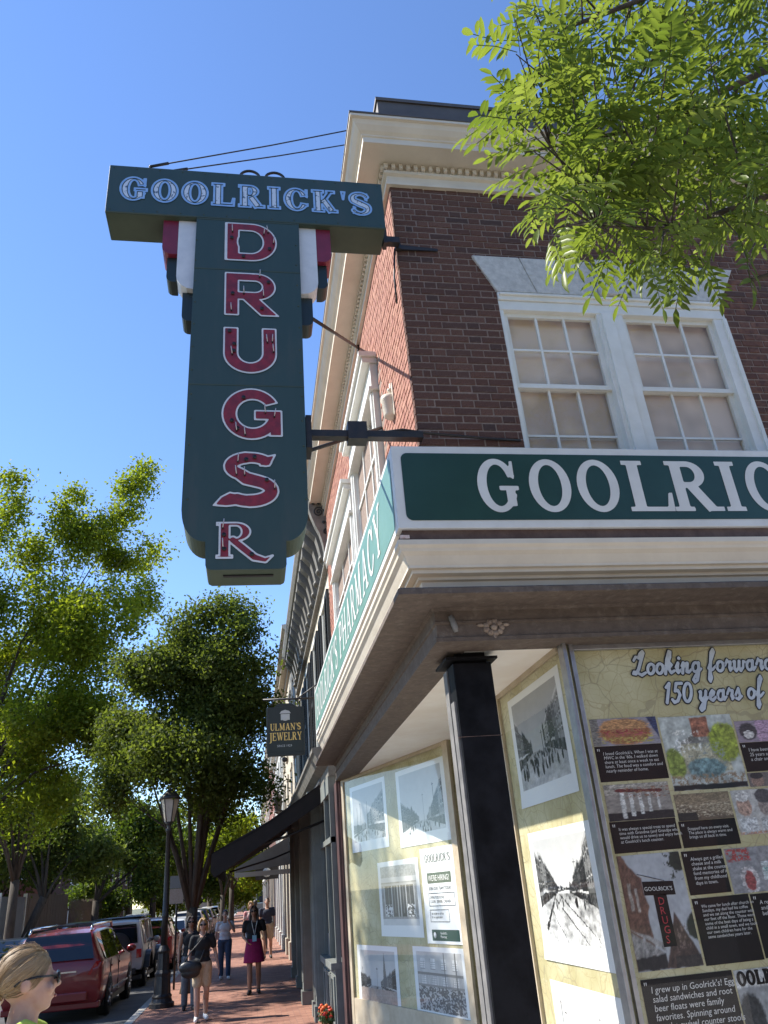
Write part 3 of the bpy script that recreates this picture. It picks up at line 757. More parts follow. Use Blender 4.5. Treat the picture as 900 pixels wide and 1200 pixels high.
for ch, a, bb in xs_word:
    mb = MB(); w, ops = glyph(ch, T=.2, t=.115, s=.085, e=.085)
    lo_, hi_ = min(p[0] for k, s, g in ops if s > 0 for p in g), max(p[0] for k, s, g in ops if s > 0 for p in g)
    k_ = .020 if ch in 'LRIK' else .004; a, bb = a+k_, bb-k_; sx = (bb-a)/(hi_-lo_)
    glyph_mesh(scale_ops(ops, a-lo_*sx, 4.178, sx, .428), [(-1e9, 0, mb)], lambda u, v: (u, SY-.007, v), .01, .011)
    mb.build('letter', SWHITE, s1)
s2 = thing('fascia_sign', 'green shop sign, paled by painted glare, with white letters running along the street front', 'sign', (SX, SY+.13, SZ0), group='green shop fascia signs')
b = MB(); b.box(SX, SY+.122, SZ0, SX+.12, 12.35, SZ1); b.box(SX+.001, SY+.002, SZ0+.001, SX+.002, SY+.122, SZ1-.001); b.build('frame', SWHITE, s2, bevel=.004)
b = MB(); b.prism([(SX-.004, u, v) for u, v in rr_poly(4.80, 12.25, 4.10, 4.67, .05)], (.002, 0, 0)); b.build('panel', GREEN_GLARE, s2)
mb = MB()
letters("GOOLRICK'S PHARMACY", lambda u, v: (SX-.008, 12.0-u, v), 0, 4.185, .40, [mb], width=12.0-5.35, gap=.16, res=.014, T=.16, t=.09, s=.07, e=.07)
mb.build('lettering', SWHITE, s2)
# ================================================================ NEON SIGN
NG = mat('neon_sign_green', (.024, .050, .043), .45, var=(.032, .060, .052), vscale=3.5, vdetail=8, bump=.06, bscale=3, stretch=(1, 1, .22), dirt=(.05, .06, .05), dscale=7)
NGU = mat('neon_sign_edge_green', (.036, .056, .036), .6, var=(.052, .072, .048), vscale=3)
NMAR = mat('neon_maroon', (.20, .018, .045), .4, var=(.16, .015, .035), vscale=8)
NRED = mat('letter_red', (.26, .016, .028), .45, var=(.15, .012, .022), vscale=14, dirt=(.10, .012, .02), dscale=10)
NWH = mat('neon_white', (.68, .69, .70), .45, var=(.58, .6, .62), vscale=7)
NBLK = mat('fin_dark_green', (.012, .022, .020), .4)
NBLUE = mat('pale_blue_enamel', (.30, .48, .75), .3, var=(.22, .40, .68), vscale=20)
NPALE = mat('faded_letter_white', (.60, .66, .74), .45, var=(.08, .13, .2), vscale=26, vdetail=2, contrast=(.56, .66))
SOCK = mat('socket_black', (.008, .008, .009), .5)
TUBE = mat('clear_tube', (.5, .45, .45), .15)
IRON = mat('black_iron', (.012, .012, .013), .5, var=(.03, .022, .018), vscale=20)
NF, NB = 4.75, 5.065
neon = thing('neon_sign', 'tall green T shaped neon sign with red vertical letters hung off the building corner', 'sign', (0, NF, 3.8))
b = MB(); b.cur = 0
b.box(-1.157, NF, 6.915, 1.152, NB, 7.455); hb = b.build('header_box', NG, neon, bevel=.008)
b = MB(); b.box(-1.14, NF+.012, 6.9125, 1.136, NB-.012, 6.9149); b.build('underside', NGU, hb)
def body_outline():
    P = [(-.432, 6.914), (-.458, 4.22)]
    P += [(-.455+.15-.15*math.cos(R_(a)), 4.20-.215*math.sin(R_(a))) for a in range(10, 91, 10)]
    P += [(-.297, 3.985), (-.292, 3.815), (-.285, 3.795), (-.262, 3.783), (.205, 3.783), (.228, 3.795), (.235, 3.815), (.236, 3.985), (.24, 3.985)]
    P += [(.39-.15+.15*math.cos(R_(a)), 4.20-.215*math.sin(R_(a))) for a in range(90, 9, -10)]
    P += [(.392, 4.22), (.405, 6.914)]
    return P
b = MB(); OUT = body_outline()
b.prism([(x, NF+.004, z) for x, z in OUT], (0, .006, 0)); 
body = b.build('face_panel', NG, neon)
b = MB(); b.prism([(x*.996, NF+.011, z+.002) for x, z in OUT], (0, NB-NF-.02, 0)); b.build('body_case', NGU, neon)
b = MB(); b.box(-.18, NF+.10, 3.776, .15, NF+.13, 3.788); b.build('drain_slot', SOCK, neon)
b = MB()
for z, xl in ((5.24, -.445), (6.36, -.436), (6.898, -.43)):
    b = MB(); b.box(xl, NF+.0018, z, .398, NF+.0038, z+.010); b.build('panel_seam', NGU, neon)
b = MB(); rq = random.Random(2)
for z in np.arange(4.30, 6.88, .215):
    for x in (-.425, .375): b.ell((x+rq.uniform(-.004, .004), NF+.003, z), (.008, .005, .008), 6, 4)
for x in np.arange(-1.12, 1.13, .186):
    for z in (6.945, 7.425): b.ell((x, NF-.001, z), (.007, .005, .007), 6, 4)
tag(b.build('screw_heads', NGU, neon), kind='stuff')
# side fins: maroon, white and dark steps on both edges of the body
for sgn, xin in ((-1, -.432), (1, .404)):
    def fin(x0, x1, z0, z1, m, y0, y1, nm, r=.07):
        xa, xb = xin+sgn*x0, xin+sgn*x1
        P = [(xa, z1), (xb, z1), (xb, z0+r)]+[(xb-sgn*r*(1-math.cos(R_(a))), z0+r-r*math.sin(R_(a))) for a in (20, 45, 70, 90)]+[(xa, z0)]
        q = MB(); q.prism([(x, y0, z) for x, z in P], (0, y1-y0, 0)); return q.build(nm, m, neon)
    fin(0.0, .145, 6.19, 6.913, NWH, NF+.05, NF+.20, 'white_fin', .125)
    fin(.146, .268, 6.55, 6.913, NMAR, NF+.055, NB-.03, 'maroon_fin', .07)
    fin(.146, .228, 6.30, 6.549, NBLK, NF+.10, NB-.05, 'dark_fin', .05)
    fin(0.0, .095, 5.91, 6.189, NBLK, NF+.10, NB-.05, 'dark_fin', .05)
# header letters: blue outline, dark gap, pale inline
hw = MB(); hi = MB()
gl = "GOOLRICK'S"
def hplace(u, v): return (u, NF-.006, v)
def hplace2(u, v): return (u, NF-.004, v)
letters(gl, hplace, -1.055, 7.056, .262, [hw], width=2.085, gap=.13, res=.0042, bands=((-.012, .006),), T=.30, t=.15, s=.13, e=.07)
letters(gl, hplace2, -1.055, 7.056, .262, [hi], width=2.085, gap=.13, res=.0042, bands=((-1e9, -.019),), T=.30, t=.15, s=.13, e=.07)
hw.build('blue_outline_lettering', NBLUE, hb); hi.build('pale_inlay', NPALE, hb)
# vertical letters
def sans(ch):
    p = lambda g, s=1: ('p', s, g)
    T = .27
    if ch == 'D': return [p(Bx(0, 0, .5, 1)), p(Ell(.5, .5, .5, .5)), p(Bx(T*.95, .20, .48, .80), -1), p(Ell(.48, .5, .25, .30), -1), p(Bx(-.02, 0, 0.0, 1))]
    if ch == 'R': return [p(Bx(0, 0, T*.95, 1)), p(Bx(0, .36, .55, 1)), p(Ell(.58, .68, .36, .32)), p(Bx(T*.95, .55, .55, .81), -1), p(Ell(.55, .68, .14, .13), -1), p([(.28, .42), (.62, .42), (1.0, .0), (.66, .0)])]
    if ch == 'U': return [p(Bx(0, .4, T, 1)), p(Bx(1-T, .4, 1, 1)), p(Ell(.5, .42, .5, .43)), p(Ell(.5, .44, .5-T, .22), -1), p(Bx(T, .44, 1-T, 1.3), -1)]
    if ch == 'G': return [p(Ell(.5, .5, .5, .51)), p(Ell(.52, .5, .27, .28), -1), p([(.55, .50), (1.2, .48), (1.2, .80), (.55, .60)], -1), p(Bx(.55, .38, 1.02, .57)), p(Bx(.80, .06, 1.02, .57))]
    if ch == 'S': return [('s', 1, arc(.56, .735, .30, .165, 38, 90, 5, .105)+arc(.56, .735, .30, .165, 90, 235, 10, .115)[1:]+[(.5, .51, .125)]+arc(.55, .285, .33, .185, 60, -90, 12, .12)+arc(.55, .285, .33, .185, -90, -125, 4, .115)[1:]),
            p([(.12, .18), (.0, .02), (.2, -.0), (.42, .03), (.42, .22), (.25, .26)]), p([(.70, .90), (.96, .97), (.86, .74), (.70, .74)])]
    if ch == 'r': 
        w, o = glyph('R', T=.22, t=.11, s=.09, e=.06); o = o[:-2]
        o += [('s', 1, [(.34, .5, .11), (.56, .26, .115), (.78, .02, .11), (1.0, -.06, .08), (1.16, .06, .02)])]
        return o
for ch, x0, x1, z0, z1 in (('D', -.191, .215, 6.462, 6.870), ('R', -.195, .224, 5.90, 6.329), ('U', -.198, .197, 5.357, 5.776), ('G', -.202, .218, 4.778, 5.208), ('S', -.252, .196, 4.24, 4.668), ('r', -.225, .147, 3.84, 4.122)):
    ops = sans(ch)
    if ch == 'r': ops = scale_ops(ops, x0, z0+.02, (x1-x0)/1.17, z1-z0-.02)
    else: ops = scale_ops(ops, x0, z0, x1-x0, z1-z0)
    mr_, mw_ = MB(), MB(); res = .009 if ch != 'r' else .006
    glyph_mesh(ops, [(-1e9, -.0095, mr_)], lambda u, v: (u, NF-.004, v), .012, res)
    glyph_mesh(ops, [(-.011, .0035, mw_)], lambda u, v: (u, NF-.0025, v), .012, res)
    lt_ = mr_.build('letter', NRED, neon); mw_.build('white_outline', NWH, lt_)
    # sockets where the glass tube entered, stubs of the tube
    ctr = [((x0+x1)/2, (z0+z1)/2)]
    sk = MB(); tb = MB(); tries = 0; n = 0
    rq = random.Random(ord(ch))
    while n < (7 if ch != 'r' else 5) and tries < 400:
        tries += 1; u = rq.uniform(x0, x1); v = rq.uniform(z0, z1)
        dd = float(sdf_ops(ops, np.array([[u]]), np.array([[v]]))[0, 0])
        if dd > -.022: continue
        n += 1
        if n <= 3: sk.lathe([(.013, 0), (.015, -.012)], (u, NF-.004, v), 10, axis='y')
        else:
            sk.lathe([(.006, 0), (.006, -.018)], (u, NF-.004, v), 6, axis='y')
            a = rq.uniform(-.4, .4); tb.tube([(u, NF-.02, v), (u+.02*math.sin(a), NF-.028, v+.035), (u+.03*math.sin(a), NF-.03, v+.06)], .004, 6)
    tag(sk.build('tube_sockets', SOCK, lt_), kind='stuff'); tag(tb.build('glass_stubs', TUBE, lt_), kind='stuff')
# ironwork
b = MB(); b.box(1.153, 4.90, 6.92, 1.30, 4.96, 6.985); b.box(1.153, 4.88, 6.89, 1.185, 4.97, 7.05); b.box(1.27, 4.955, 6.905, 1.32, 4.994, 6.975); b.hexa([(1.32, 4.975, 6.915), (1.665, 4.985, 6.93), (1.665, 4.994, 6.93), (1.32, 4.994, 6.915)], [(1.32, 4.975, 6.968), (1.665, 4.985, 6.955), (1.665, 4.994, 6.955), (1.32, 4.994, 6.968)])
b.tube([(1.262, 4.96, 6.9), (1.24, 5.0, 6.6), (1.245, 5.03, 6.34)], .008, 6); b.build('upper_bracket', IRON, neon)
b = MB(); b.box(.404, 4.87, 4.89, 1.30, 4.94, 4.945); b.box(.404, 4.82, 4.76, .445, 5.0, 5.04); b.box(.72, 4.845, 4.86, .865, 4.96, 5.01); b.build('lower_bracket', IRON, neon)
b = MB(); b.tube([(1.0, 4.9, 4.95), (1.15, 4.9, 4.975), (1.35, 4.94, 4.972), (1.9, 4.985, 4.955), (2.12, 4.99, 4.95)], .011, 6); b.build('power_cable', IRON, neon)
b = MB(); b.tube([(.50, 5.06, 6.17), (1.29, 7.38, 7.711)], .016, 6); b.box(1.272, 7.33, 7.66, 1.289, 7.43, 7.76); b.build('strut', IRON, neon)
b = MB(); b.tube([(.42, 5.03, 4.85), (1.285, 6.40, 5.95)], .016, 6); b.build('strut', IRON, neon)
for a, c in (((-.86, 4.9, 7.640), (1.275, 5.3, 8.965)), ((-.69, 4.93, 7.635), (1.27, 5.71, 9.24))):
    if c[2] > 9.1: b = MB(); b.tube([(c[0]+.05, c[1], 8.9), (c[0]+.03, c[1], 9.26)], .018, 6); b.build('wire_anchor', IRON, neon)
    b = MB(); b.tube([a, tuple((a[i]+c[i])/2-(.015 if i == 2 else 0) for i in range(3)), c], .0065, 5); b.tube([(a[0], a[1], 7.45), a], .010, 6); b.tube([a, (a[0]+(c[0]-a[0])*.07, a[1]+(c[1]-a[1])*.07, a[2]+(c[2]-a[2])*.07)], .014, 6); b.build('guy_wire', IRON, neon)
for xc in (.0, .22):
    b = MB(); b.tube([(xc+.088*math.cos(R_(t)), 4.9, 7.588+.088*math.sin(R_(t))) for t in range(-60, 241, 15)], .012, 6); b.tube([(xc, 4.9, 7.45), (xc, 4.9, 7.51)], .02, 6); b.build('lifting_eye', IRON, neon)

# ================================================================ FLAT PRINTS
def vnoise(h, w, cells, seed, octaves=3):
    r = np.random.RandomState(seed); out = np.zeros((h, w)); amp = 1; tot = 0
    for o in range(octaves):
        c = cells*2**o; gdd = r.rand(c+2, c+2)
        yy = np.linspace(0, c, h); xx = np.linspace(0, c, w); yi = yy.astype(int); xi = xx.astype(int)
        fy = (yy-yi)[:, None]; fx = (xx-xi)[None, :]
        a = gdd[np.ix_(yi, xi)]; b_ = gdd[np.ix_(yi, xi+1)]; c_ = gdd[np.ix_(yi+1, xi)]; d_ = gdd[np.ix_(yi+1, xi+1)]
        out += amp*((a*(1-fx)+b_*fx)*(1-fy)+(c_*(1-fx)+d_*fx)*fy); tot += amp; amp *= .55
    return out/tot
PH, PW = 170, 230
U, V = np.meshgrid(np.linspace(0, 1, PW), np.linspace(0, 1, PH))
def street_photo(seed, vx=.5, hz=.33, lh=(.9, .5), rh=(.95, .5), lx=.36, rx=.62, sky=.72, dark=.22, crowd=.5, contrast=1.15, ground=.5, rough=.6, lines=()):
    """an old town street: two rows of house fronts running to a vanishing point, street, figures, poles"""
    r = np.random.RandomState(seed); n1 = vnoise(PH, PW, 14, seed, 4); n2 = vnoise(PH, PW, 70, seed+1, 2); n3 = r.rand(PH, PW)
    ns = vnoise(PH, PW, 30, seed+4, 3)
    im = sky-.14*V+.06*(n1-.5)
    depth = np.clip((hz-V)/max(hz, .05), 0, 1)
    gr = ground+.16*depth+rough*.55*(n1-.5)+rough*.35*(ns-.5)+.10*(n3-.5)
    im = np.where(V < hz, gr, im)
    for side in (0, 1):
        t = U/lx if side == 0 else (1-U)/(1-rx)
        h0, h1 = lh if side == 0 else rh
        edges = np.concatenate([[0], np.cumsum(r.uniform(.6, 1.3, 6)*np.array([1, .8, .62, .48, .36, .28]))]); edges = edges/edges[-1]
        for k in range(6):
            e0, e1 = edges[k], edges[k+1]; q = r.uniform(.82, 1.08); m = (t >= e0) & (t < e1+.002) & (t <= 1)
            top = (h0+(h1-h0)*t-hz)*q+hz; bot = hz-.14*(1-np.clip(t, 0, 1))
            gable = r.rand() < .35
            if gable: top = top+.05*(1-np.abs((t-e0)/(e1-e0)*2-1))
            inb = m & (V < top) & (V > bot)
            y = (V-bot)/np.maximum(top-bot, .02); x = (t-e0)/(e1-e0)
            base = dark*.35+r.uniform(.02, .34)
            tone = base+.18*(ns-.5)+.12*(n3-.5)
            nf = r.randint(2, 4); nw = r.randint(2, 4)
            fy = (y-.26)/.70*nf; fx = x*nw
            wn = (y > .28) & (y < .94) & ((fy % 1) > .22) & ((fy % 1) < .74) & ((fx % 1) > .28) & ((fx % 1) < .72)
            tone = np.where(wn, tone*.35+.02, tone); tone = np.where(wn & (np.abs((fy % 1)-.48) < .04), base+.25, tone)
            tone = np.where((y > .94), base+.22, tone)
            tone = np.where((y > .20) & (y < .26), r.uniform(.15, .7), tone)
            tone = np.where((y < .20), .05+.22*(ns > .5)*n3+.25*((x*5) % 1 < .12), tone)
            tone = np.where((x < .03), tone*.5, tone)
            im = np.where(inb, tone, im)
    for (xa, ya, xb, yb, wd, tn) in lines:
        dd = sd_stroke([(xa, ya, wd), (xb, yb, wd*.25)], U+.03*(n1-.5), V+.03*(ns-.5)); im = np.where((dd < 0) & (n2 > .30), tn+.14*(n3-.5), im)
    nfig = int(90*crowd)
    for k in range(nfig):
        d = r.rand()**1.6; cy = hz-.02-d*.20; cx = .5+(r.rand()-.5)*(.25+1.0*d); s_ = .010+.030*d; tn = r.choice([.03, .06, .10, .22, .6], p=[.35, .25, .2, .12, .08])
        body = ((U-cx)/(s_*.55))**2+((V-cy)/(s_*1.7))**2 < 1; head = ((U-cx)/(s_*.30))**2+((V-cy-s_*2.0)/(s_*.42))**2 < 1
        im = np.where(body, tn+.08*(n3-.5), im); im = np.where(head, .35 if tn < .3 else .2, im)
    for k in range(3):
        px = r.uniform(.04, .96); hgt = r.uniform(.55, .8); im = np.where((np.abs(U-px) < .0035) & (V > hz-.1) & (V < hgt), .08, im); im = np.where((np.abs(U-px) < .02) & (np.abs(V-hgt+.03) < .004), .08, im)
    im = np.clip((im-.5)*contrast+.5, .015, .95)**1.35
    return np.stack([im*1.0, im*.985, im*.96], -1)
def shopfront_photo(seed):
    n1 = vnoise(PH, PW, 12, seed, 4); n2 = vnoise(PH, PW, 45, seed+3, 2)
    im = .30+.35*(n1-.4)
    im = np.where(V > .80, .42+.3*(n2-.5), im); im = np.where((V > .72) & (V < .80), .62, im); im = np.where((V > .66) & (V < .70), .5, im)
    m = (V < .66) & (V > .14) & (U > .08) & (U < .92); im = np.where(m, .07+.12*n1, im)
    for x in (.08, .30, .46, .54, .70, .92): im = np.where((np.abs(U-x) < .012) & (V < .66), .55, im)
    for x in (.2, .38, .62, .8): im = np.where((np.abs(U-x) < .006) & (V < .66) & (V > .2), .35, im)
    im = np.where(m & (V < .34) & ((U < .3) | (U > .7)) & (n2 > .52), .75, im)
    im = np.where((V < .14), .38+.2*(n2-.5), im); im = np.where((V < .10), .6+.1*n1, im)
    im = np.clip(im, .02, .9)**1.3; return np.stack([im, im, im*.98], -1)
def facade_photo(seed):
    n1 = vnoise(PH, PW, 12, seed, 4); n2 = vnoise(PH, PW, 45, seed+3, 2)
    im = .52+.2*(n1-.5)
    wn = ((U*4.2) % 1 > .3) & ((U*4.2) % 1 < .75) & ((V*3.2) % 1 > .25) & ((V*3.2) % 1 < .85) & (V > .42); im = np.where(wn, .80, im)
    bars = wn & ((((U*4.2) % 1-.3)*9 % 1 < .25) | (((V*3.2) % 1)*8 % 1 < .2)); im = np.where(bars, .28, im)
    im = np.where((V > .60) & (V < .645), .2, im); im = np.where((V > .40) & (V < .44), .25, im)
    im = np.where((V > .44) & (V < .60) & ((U*40) % 1 < .3), .3, im)
    im = np.where((V < .40), np.where(n2 > .52, .50, .12)*(.6+.8*n1), im)
    im = np.where((np.abs(U-.62) < .008) | (np.abs(U-.86) < .01), .15, im)
    im = np.clip(im, .02, .92); return np.stack([im*1.0, im*.97, im*.93], -1)
def church_photo(seed):
    im = street_photo(seed, hz=.40, lh=(.62, .52), rh=(.72, .50), lx=.30, rx=.58, sky=.70, dark=.15, crowd=.3, ground=.45)
    im[(np.abs(U-.70) < .05*(1-(V-.5)/.5)) & (V > .4) & (V < .97)] = (.12, .12, .12)
    low = (V < .36); n = vnoise(PH, PW, 30, seed+9, 3)[..., None]
    im = np.where(low[..., None], np.array([.42, .33, .28])*(.6+.6*n), im); return np.clip(im, .02, .95)
def with_border(im, bl=.07, br=.07, bb=.15, bt=.07, paper=(.80, .80, .78)):
    out = np.ones_like(im)*np.array(paper); h, w = im.shape[:2]
    x0, x1, y0, y1 = int(w*bl), int(w*(1-br)), int(h*bb), int(h*(1-bt))
    ys = np.linspace(0, h-1, y1-y0).astype(int); xs = np.linspace(0, w-1, x1-x0).astype(int)
    out[y0:y1, x0:x1] = im[np.ix_(ys, xs)]; return out
def print_mesh(name, im, place, material, parent, back=None):
    h, w = im.shape[:2]
    u, v = np.meshgrid(np.linspace(0, 1, w), np.linspace(0, 1, h))
    pts = [place(a, b_) for a, b_ in zip(u.ravel(), v.ravel())]
    root = parent; off = Vector((0, 0, 0))
    while root is not None and root.parent is not None: root = root.parent
    if root is not None: off = ORG.get(root.name, off)
    co = (np.array(pts)-np.array(off)).astype(np.float32)
    idx = np.arange(h*w).reshape(h, w)
    q = np.stack([idx[:-1, :-1], idx[:-1, 1:], idx[1:, 1:], idx[1:, :-1]], -1).reshape(-1, 4)
    me = bpy.data.meshes.new(name); nq = len(q)
    me.vertices.add(len(co)); me.vertices.foreach_set('co', co.ravel())
    me.loops.add(nq*4); me.loops.foreach_set('vertex_index', q.ravel().astype(np.int32))
    me.polygons.add(nq); me.polygons.foreach_set('loop_start', np.arange(0, nq*4, 4, dtype=np.int32)); me.polygons.foreach_set('loop_total', np.full(nq, 4, np.int32))
    me.update(); me.validate()
    ca = me.color_attributes.new('print', 'FLOAT_COLOR', 'POINT')
    ca.data.foreach_set('color', np.concatenate([im.reshape(-1, 3), np.ones((h*w, 1))], 1).astype(np.float32).ravel())
    me.materials.append(material)
    o = bpy.data.objects.new(name, me); COL.objects.link(o)
    if parent is not None: o.parent = parent
    return o
PRINT = attr_mat('paper_print', .35); VINYL = attr_mat('vinyl_print', .5)
PG = 'old photographs hung in the shop windows'
def hang_print(label, im, plane, s0, s1, z0, z1, curl=.0, tilt=0.0, name='photo_print'):
    """plane(s, z, off) -> point.  tilt in metres across the width, curl lifts the lower edge off the panel"""
    def place(u, v):
        s = s0+(s1-s0)*u; z = z0+(z1-z0)*v+tilt*(u-.5)
        off = .004+curl*max(0, .25-v)**2*16*(0.6+.4*math.cos(u*3.0))
        return plane(s, z, off)
    o = print_mesh(name, im, place, PRINT, None); tag(o, label, 'photo print', PG)
    c = MB()
    return o
midp = lambda s, z, o: (PX-o*.8, 6.75-s, z)
hang_print('black and white street crowd photo at the top of the entrance side panel', with_border(street_photo(11, lh=(.80, .45), rh=(.98, .55), lx=.34, rx=.60, sky=.56, dark=.22, crowd=.8, ground=.42, hz=.36)), midp, .23, 1.47, 2.33, 3.21, curl=.012)
hang_print('sunlit high contrast photo of a dug up street, below the crowd photo', with_border(street_photo(23, lh=(.95, .55), rh=(1.0, .5), lx=.36, rx=.58, sky=.74, dark=.12, crowd=.2, contrast=1.25, ground=.52, hz=.46, rough=1.25, lines=((.06, .12, .36, .50, .020, .06), (.36, .50, .62, .50, .03, .12), (.62, .50, 1.0, .33, .016, .10), (.30, .40, .80, -.02, .012, .12), (.42, .42, .98, .02, .010, .10), (.2, .3, .42, .0, .010, .2), (.0, .48, .34, .62, .014, .15)))), midp, .25, 1.53, 1.255, 2.14, curl=.012)
hang_print('lowest photo on the sunlit entrance side panel, mostly pale sky', with_border(street_photo(31, lh=(.30, .25), rh=(.8, .3), lx=.2, rx=.75, sky=.80, dark=.35, crowd=.1, hz=.15)), midp, .27, 1.53, .66, 1.125)
hang_print('upper photo of a gabled street at the far edge of the angled window', with_border(street_photo(41, lh=(.35, .3), rh=(.95, .5), lx=.42, rx=.45, sky=.66, dark=.14, crowd=.3, hz=.22)), dp, .24, 1.44, 2.30, 3.17, curl=.003)
hang_print('upper photo looking down a straight street, nearest the black post', with_border(street_photo(53, lh=(.62, .25), rh=(.78, .22), lx=.42, rx=.60, sky=.68, dark=.10, crowd=.3, hz=.18)), dp, 1.77, 3.05, 2.26, 3.165, curl=.003)
hang_print('dark photo of an old shop front beside the white notice', with_border(shopfront_photo(61)), dp, 1.03, 2.19, 1.28, 2.13, curl=.004)
hang_print('faded photo with a steeple and reddish street at the foot of the angled window', with_border(church_photo(71)), dp, .20, 1.44, .33, 1.17)
hang_print('photo of a balconied facade below the white notice', with_border(facade_photo(83)), dp, 1.86, 3.08, .46, 1.19)
# hiring notice
INK = mat('ink_black', (.02, .02, .022), .5); INKG = mat('ink_green', (.02, .06, .045), .5); PAPER = mat('notice_paper', (.82, .82, .80), .5)
nt_ = thing('hiring_notice', 'white printed hiring notice with green banner taped in the angled window', 'notice', dp(2.68, 1.72, .01))
q = MB(); q.add([dp(2.27, 1.225, .010), dp(3.09, 1.225, .010), dp(3.09, 2.21, .010), dp(2.27, 2.21, .010)], [(0, 1, 2, 3)]); q.build('sheet', PAPER, nt_)
NM = lambda s, z, o=.013: frame_matrix(dp(s, z, o), DE, (0, 0, 1))
mb = MB(); letters("GOOLRICK'S", lambda u, v: dp(u, v, .013), 2.38, 2.055, .085, [mb], width=.60, gap=.12, res=.006, T=.18, t=.09); mb.build('heading', INK, nt_)
q = MB(); q.add([dp(2.40, 1.835, .012), dp(2.96, 1.835, .012), dp(2.96, 1.945, .012), dp(2.40, 1.945, .012)], [(0, 1, 2, 3)]); q.build('banner', INKG, nt_)
small_text("WE'RE HIRING!", .085, PAPER, nt_, NM(2.43, 1.86, .0145), 'banner_text', width_scale=.86)
small_text("JOIN OUR TEAM TODAY", .048, INK, nt_, NM(2.42, 1.765), 'line_text')
for (z0, z1, s1_) in ((1.60, 1.735, 3.0), (1.44, 1.565, 2.84)):
    q = MB()
    for a in ((2.40, z0, s1_, z0+.006), (2.40, z1-.006, s1_, z1), (2.40, z0, 2.406, z1), (s1_-.006, z0, s1_, z1)): q.add([dp(a[0], a[1], .0125), dp(a[2], a[1], .0125), dp(a[2], a[3], .0125), dp(a[0], a[3], .0125)], [(0, 1, 2, 3)])
    q.build('outline_box', INK, nt_)
small_text("OPEN POSITIONS:\nCOOK  SERVER  CASHIER", .042, INK, nt_, NM(2.43, 1.675), 'line_text')
small_text("ask inside or call us\nfor an application", .036, INK, nt_, NM(2.43, 1.515), 'line_text')
q = MB(); q.add([dp(2.40, 1.255, .012), dp(3.02, 1.255, .012), dp(3.02, 1.365, .012), dp(2.40, 1.365, .012)], [(0, 1, 2, 3)]); q.build('banner', INKG, nt_)
small_text("Goolrick's\nPharmacy", .036, PAPER, nt_, NM(2.60, 1.32, .0145), 'banner_text')
q = MB(); q.lathe([(.03, 0), (.03, .002)], (0, 0, 0), 14); q.v = [dp(2.47+p[0], 1.31+p[1], .013+p[2]) for p in q.v]; q.build('emblem', PAPER, nt_)

# ---- printed history board
board = thing('history_board', 'large printed history board with photo collage and black quotation panels in the front window', 'display board', (3.0, PY, 1.0))
DARKP = mat('quote_black', (.010, .008, .0075), .5, spec=.2, var=(.018, .013, .012), vscale=3); QTXT = mat('quote_text', (.62, .60, .56), .5); QSTRIP = mat('strip_paper', (.60, .53, .34), .6)
def bplace(x0, x1, z0, z1, o=.003): return lambda u, v: (x0+(x1-x0)*u, PY-o, z0+(z1-z0)*v)
def blobs(base, items, seed, nz=.25, cells=18, h=84, w=96):
    u, v = np.meshgrid(np.linspace(0, 1, w), np.linspace(0, 1, h)); im = np.ones((h, w, 3))*np.array(base)
    n = vnoise(h, w, cells, seed, 3)[..., None]; n2 = vnoise(h, w, cells*2, seed+5, 2)
    u = u+.035*(vnoise(h, w, 12, seed+11, 3)-.5); v = v+.035*(vnoise(h, w, 9, seed+12, 3)-.5); n = np.clip(n*1.5+.5*n2[..., None]-.5, 0, 1)
    n3 = np.random.RandomState(seed+7).rand(h, w); jit = .5*(n2-.5)
    for it in items:
        if it[0] == 'e': _, cx, cy, rx, ry, c = it; al = np.clip((1.12-((u-cx)/rx)**2-((v-cy)/ry)**2+jit)/.3, 0, 1)
        elif it[0] == 'b': _, x0, x1, y0, y1, c = it; al = np.clip(np.minimum(np.minimum(u-x0, x1-u), np.minimum(v-y0, y1-v))/.012+.5, 0, 1)
        elif it[0] == 't': _, x0, y0, x1, y1, x2, y2, c = it; al = np.clip(-sd_poly([(x0, y0), (x1, y1), (x2, y2)], u, v)/.015+.5, 0, 1)
        elif it[0] == 'n': _, x0, x1, y0, y1, th, c = it; al = np.clip((n2+.25*(n3-.5)-th)/.10, 0, 1)*np.clip(np.minimum(np.minimum(u-x0, x1-u), np.minimum(v-y0, y1-v))/.03+.5, 0, 1)
        tex = (1+.9*(n2-.5)+.35*(n3-.5))[..., None]
        im = im*(1-al[..., None])+np.array(c)*tex*al[..., None]
    return np.clip(np.clip(im*(1-nz+2*nz*n), 0, 1)**1.35*.85, 0, 1)
def pic(x0, x1, z0, z1, im, nm='picture'): return print_mesh(nm, im, bplace(x0, x1, z0, z1), VINYL, board)
pic(2.335, 2.84, 2.60, 2.785, blobs((.45, .42, .45), [('b', 0, .12, 0, 1, (.35, .33, .3)), ('e', .5, .45, .40, .45, (.55, .30, .14)), ('e', .5, .72, .36, .26, (.62, .38, .20)), ('n', .14, .86, .22, .58, .5, (.35, .06, .08)), ('n', .14, .9, .08, .36, .52, (.5, .45, .16)), ('n', .2, .8, .3, .45, .56, (.5, .16, .18)), ('t', .85, 1, 1, 1, 1, .2, (.08, .1, .2))], 3))
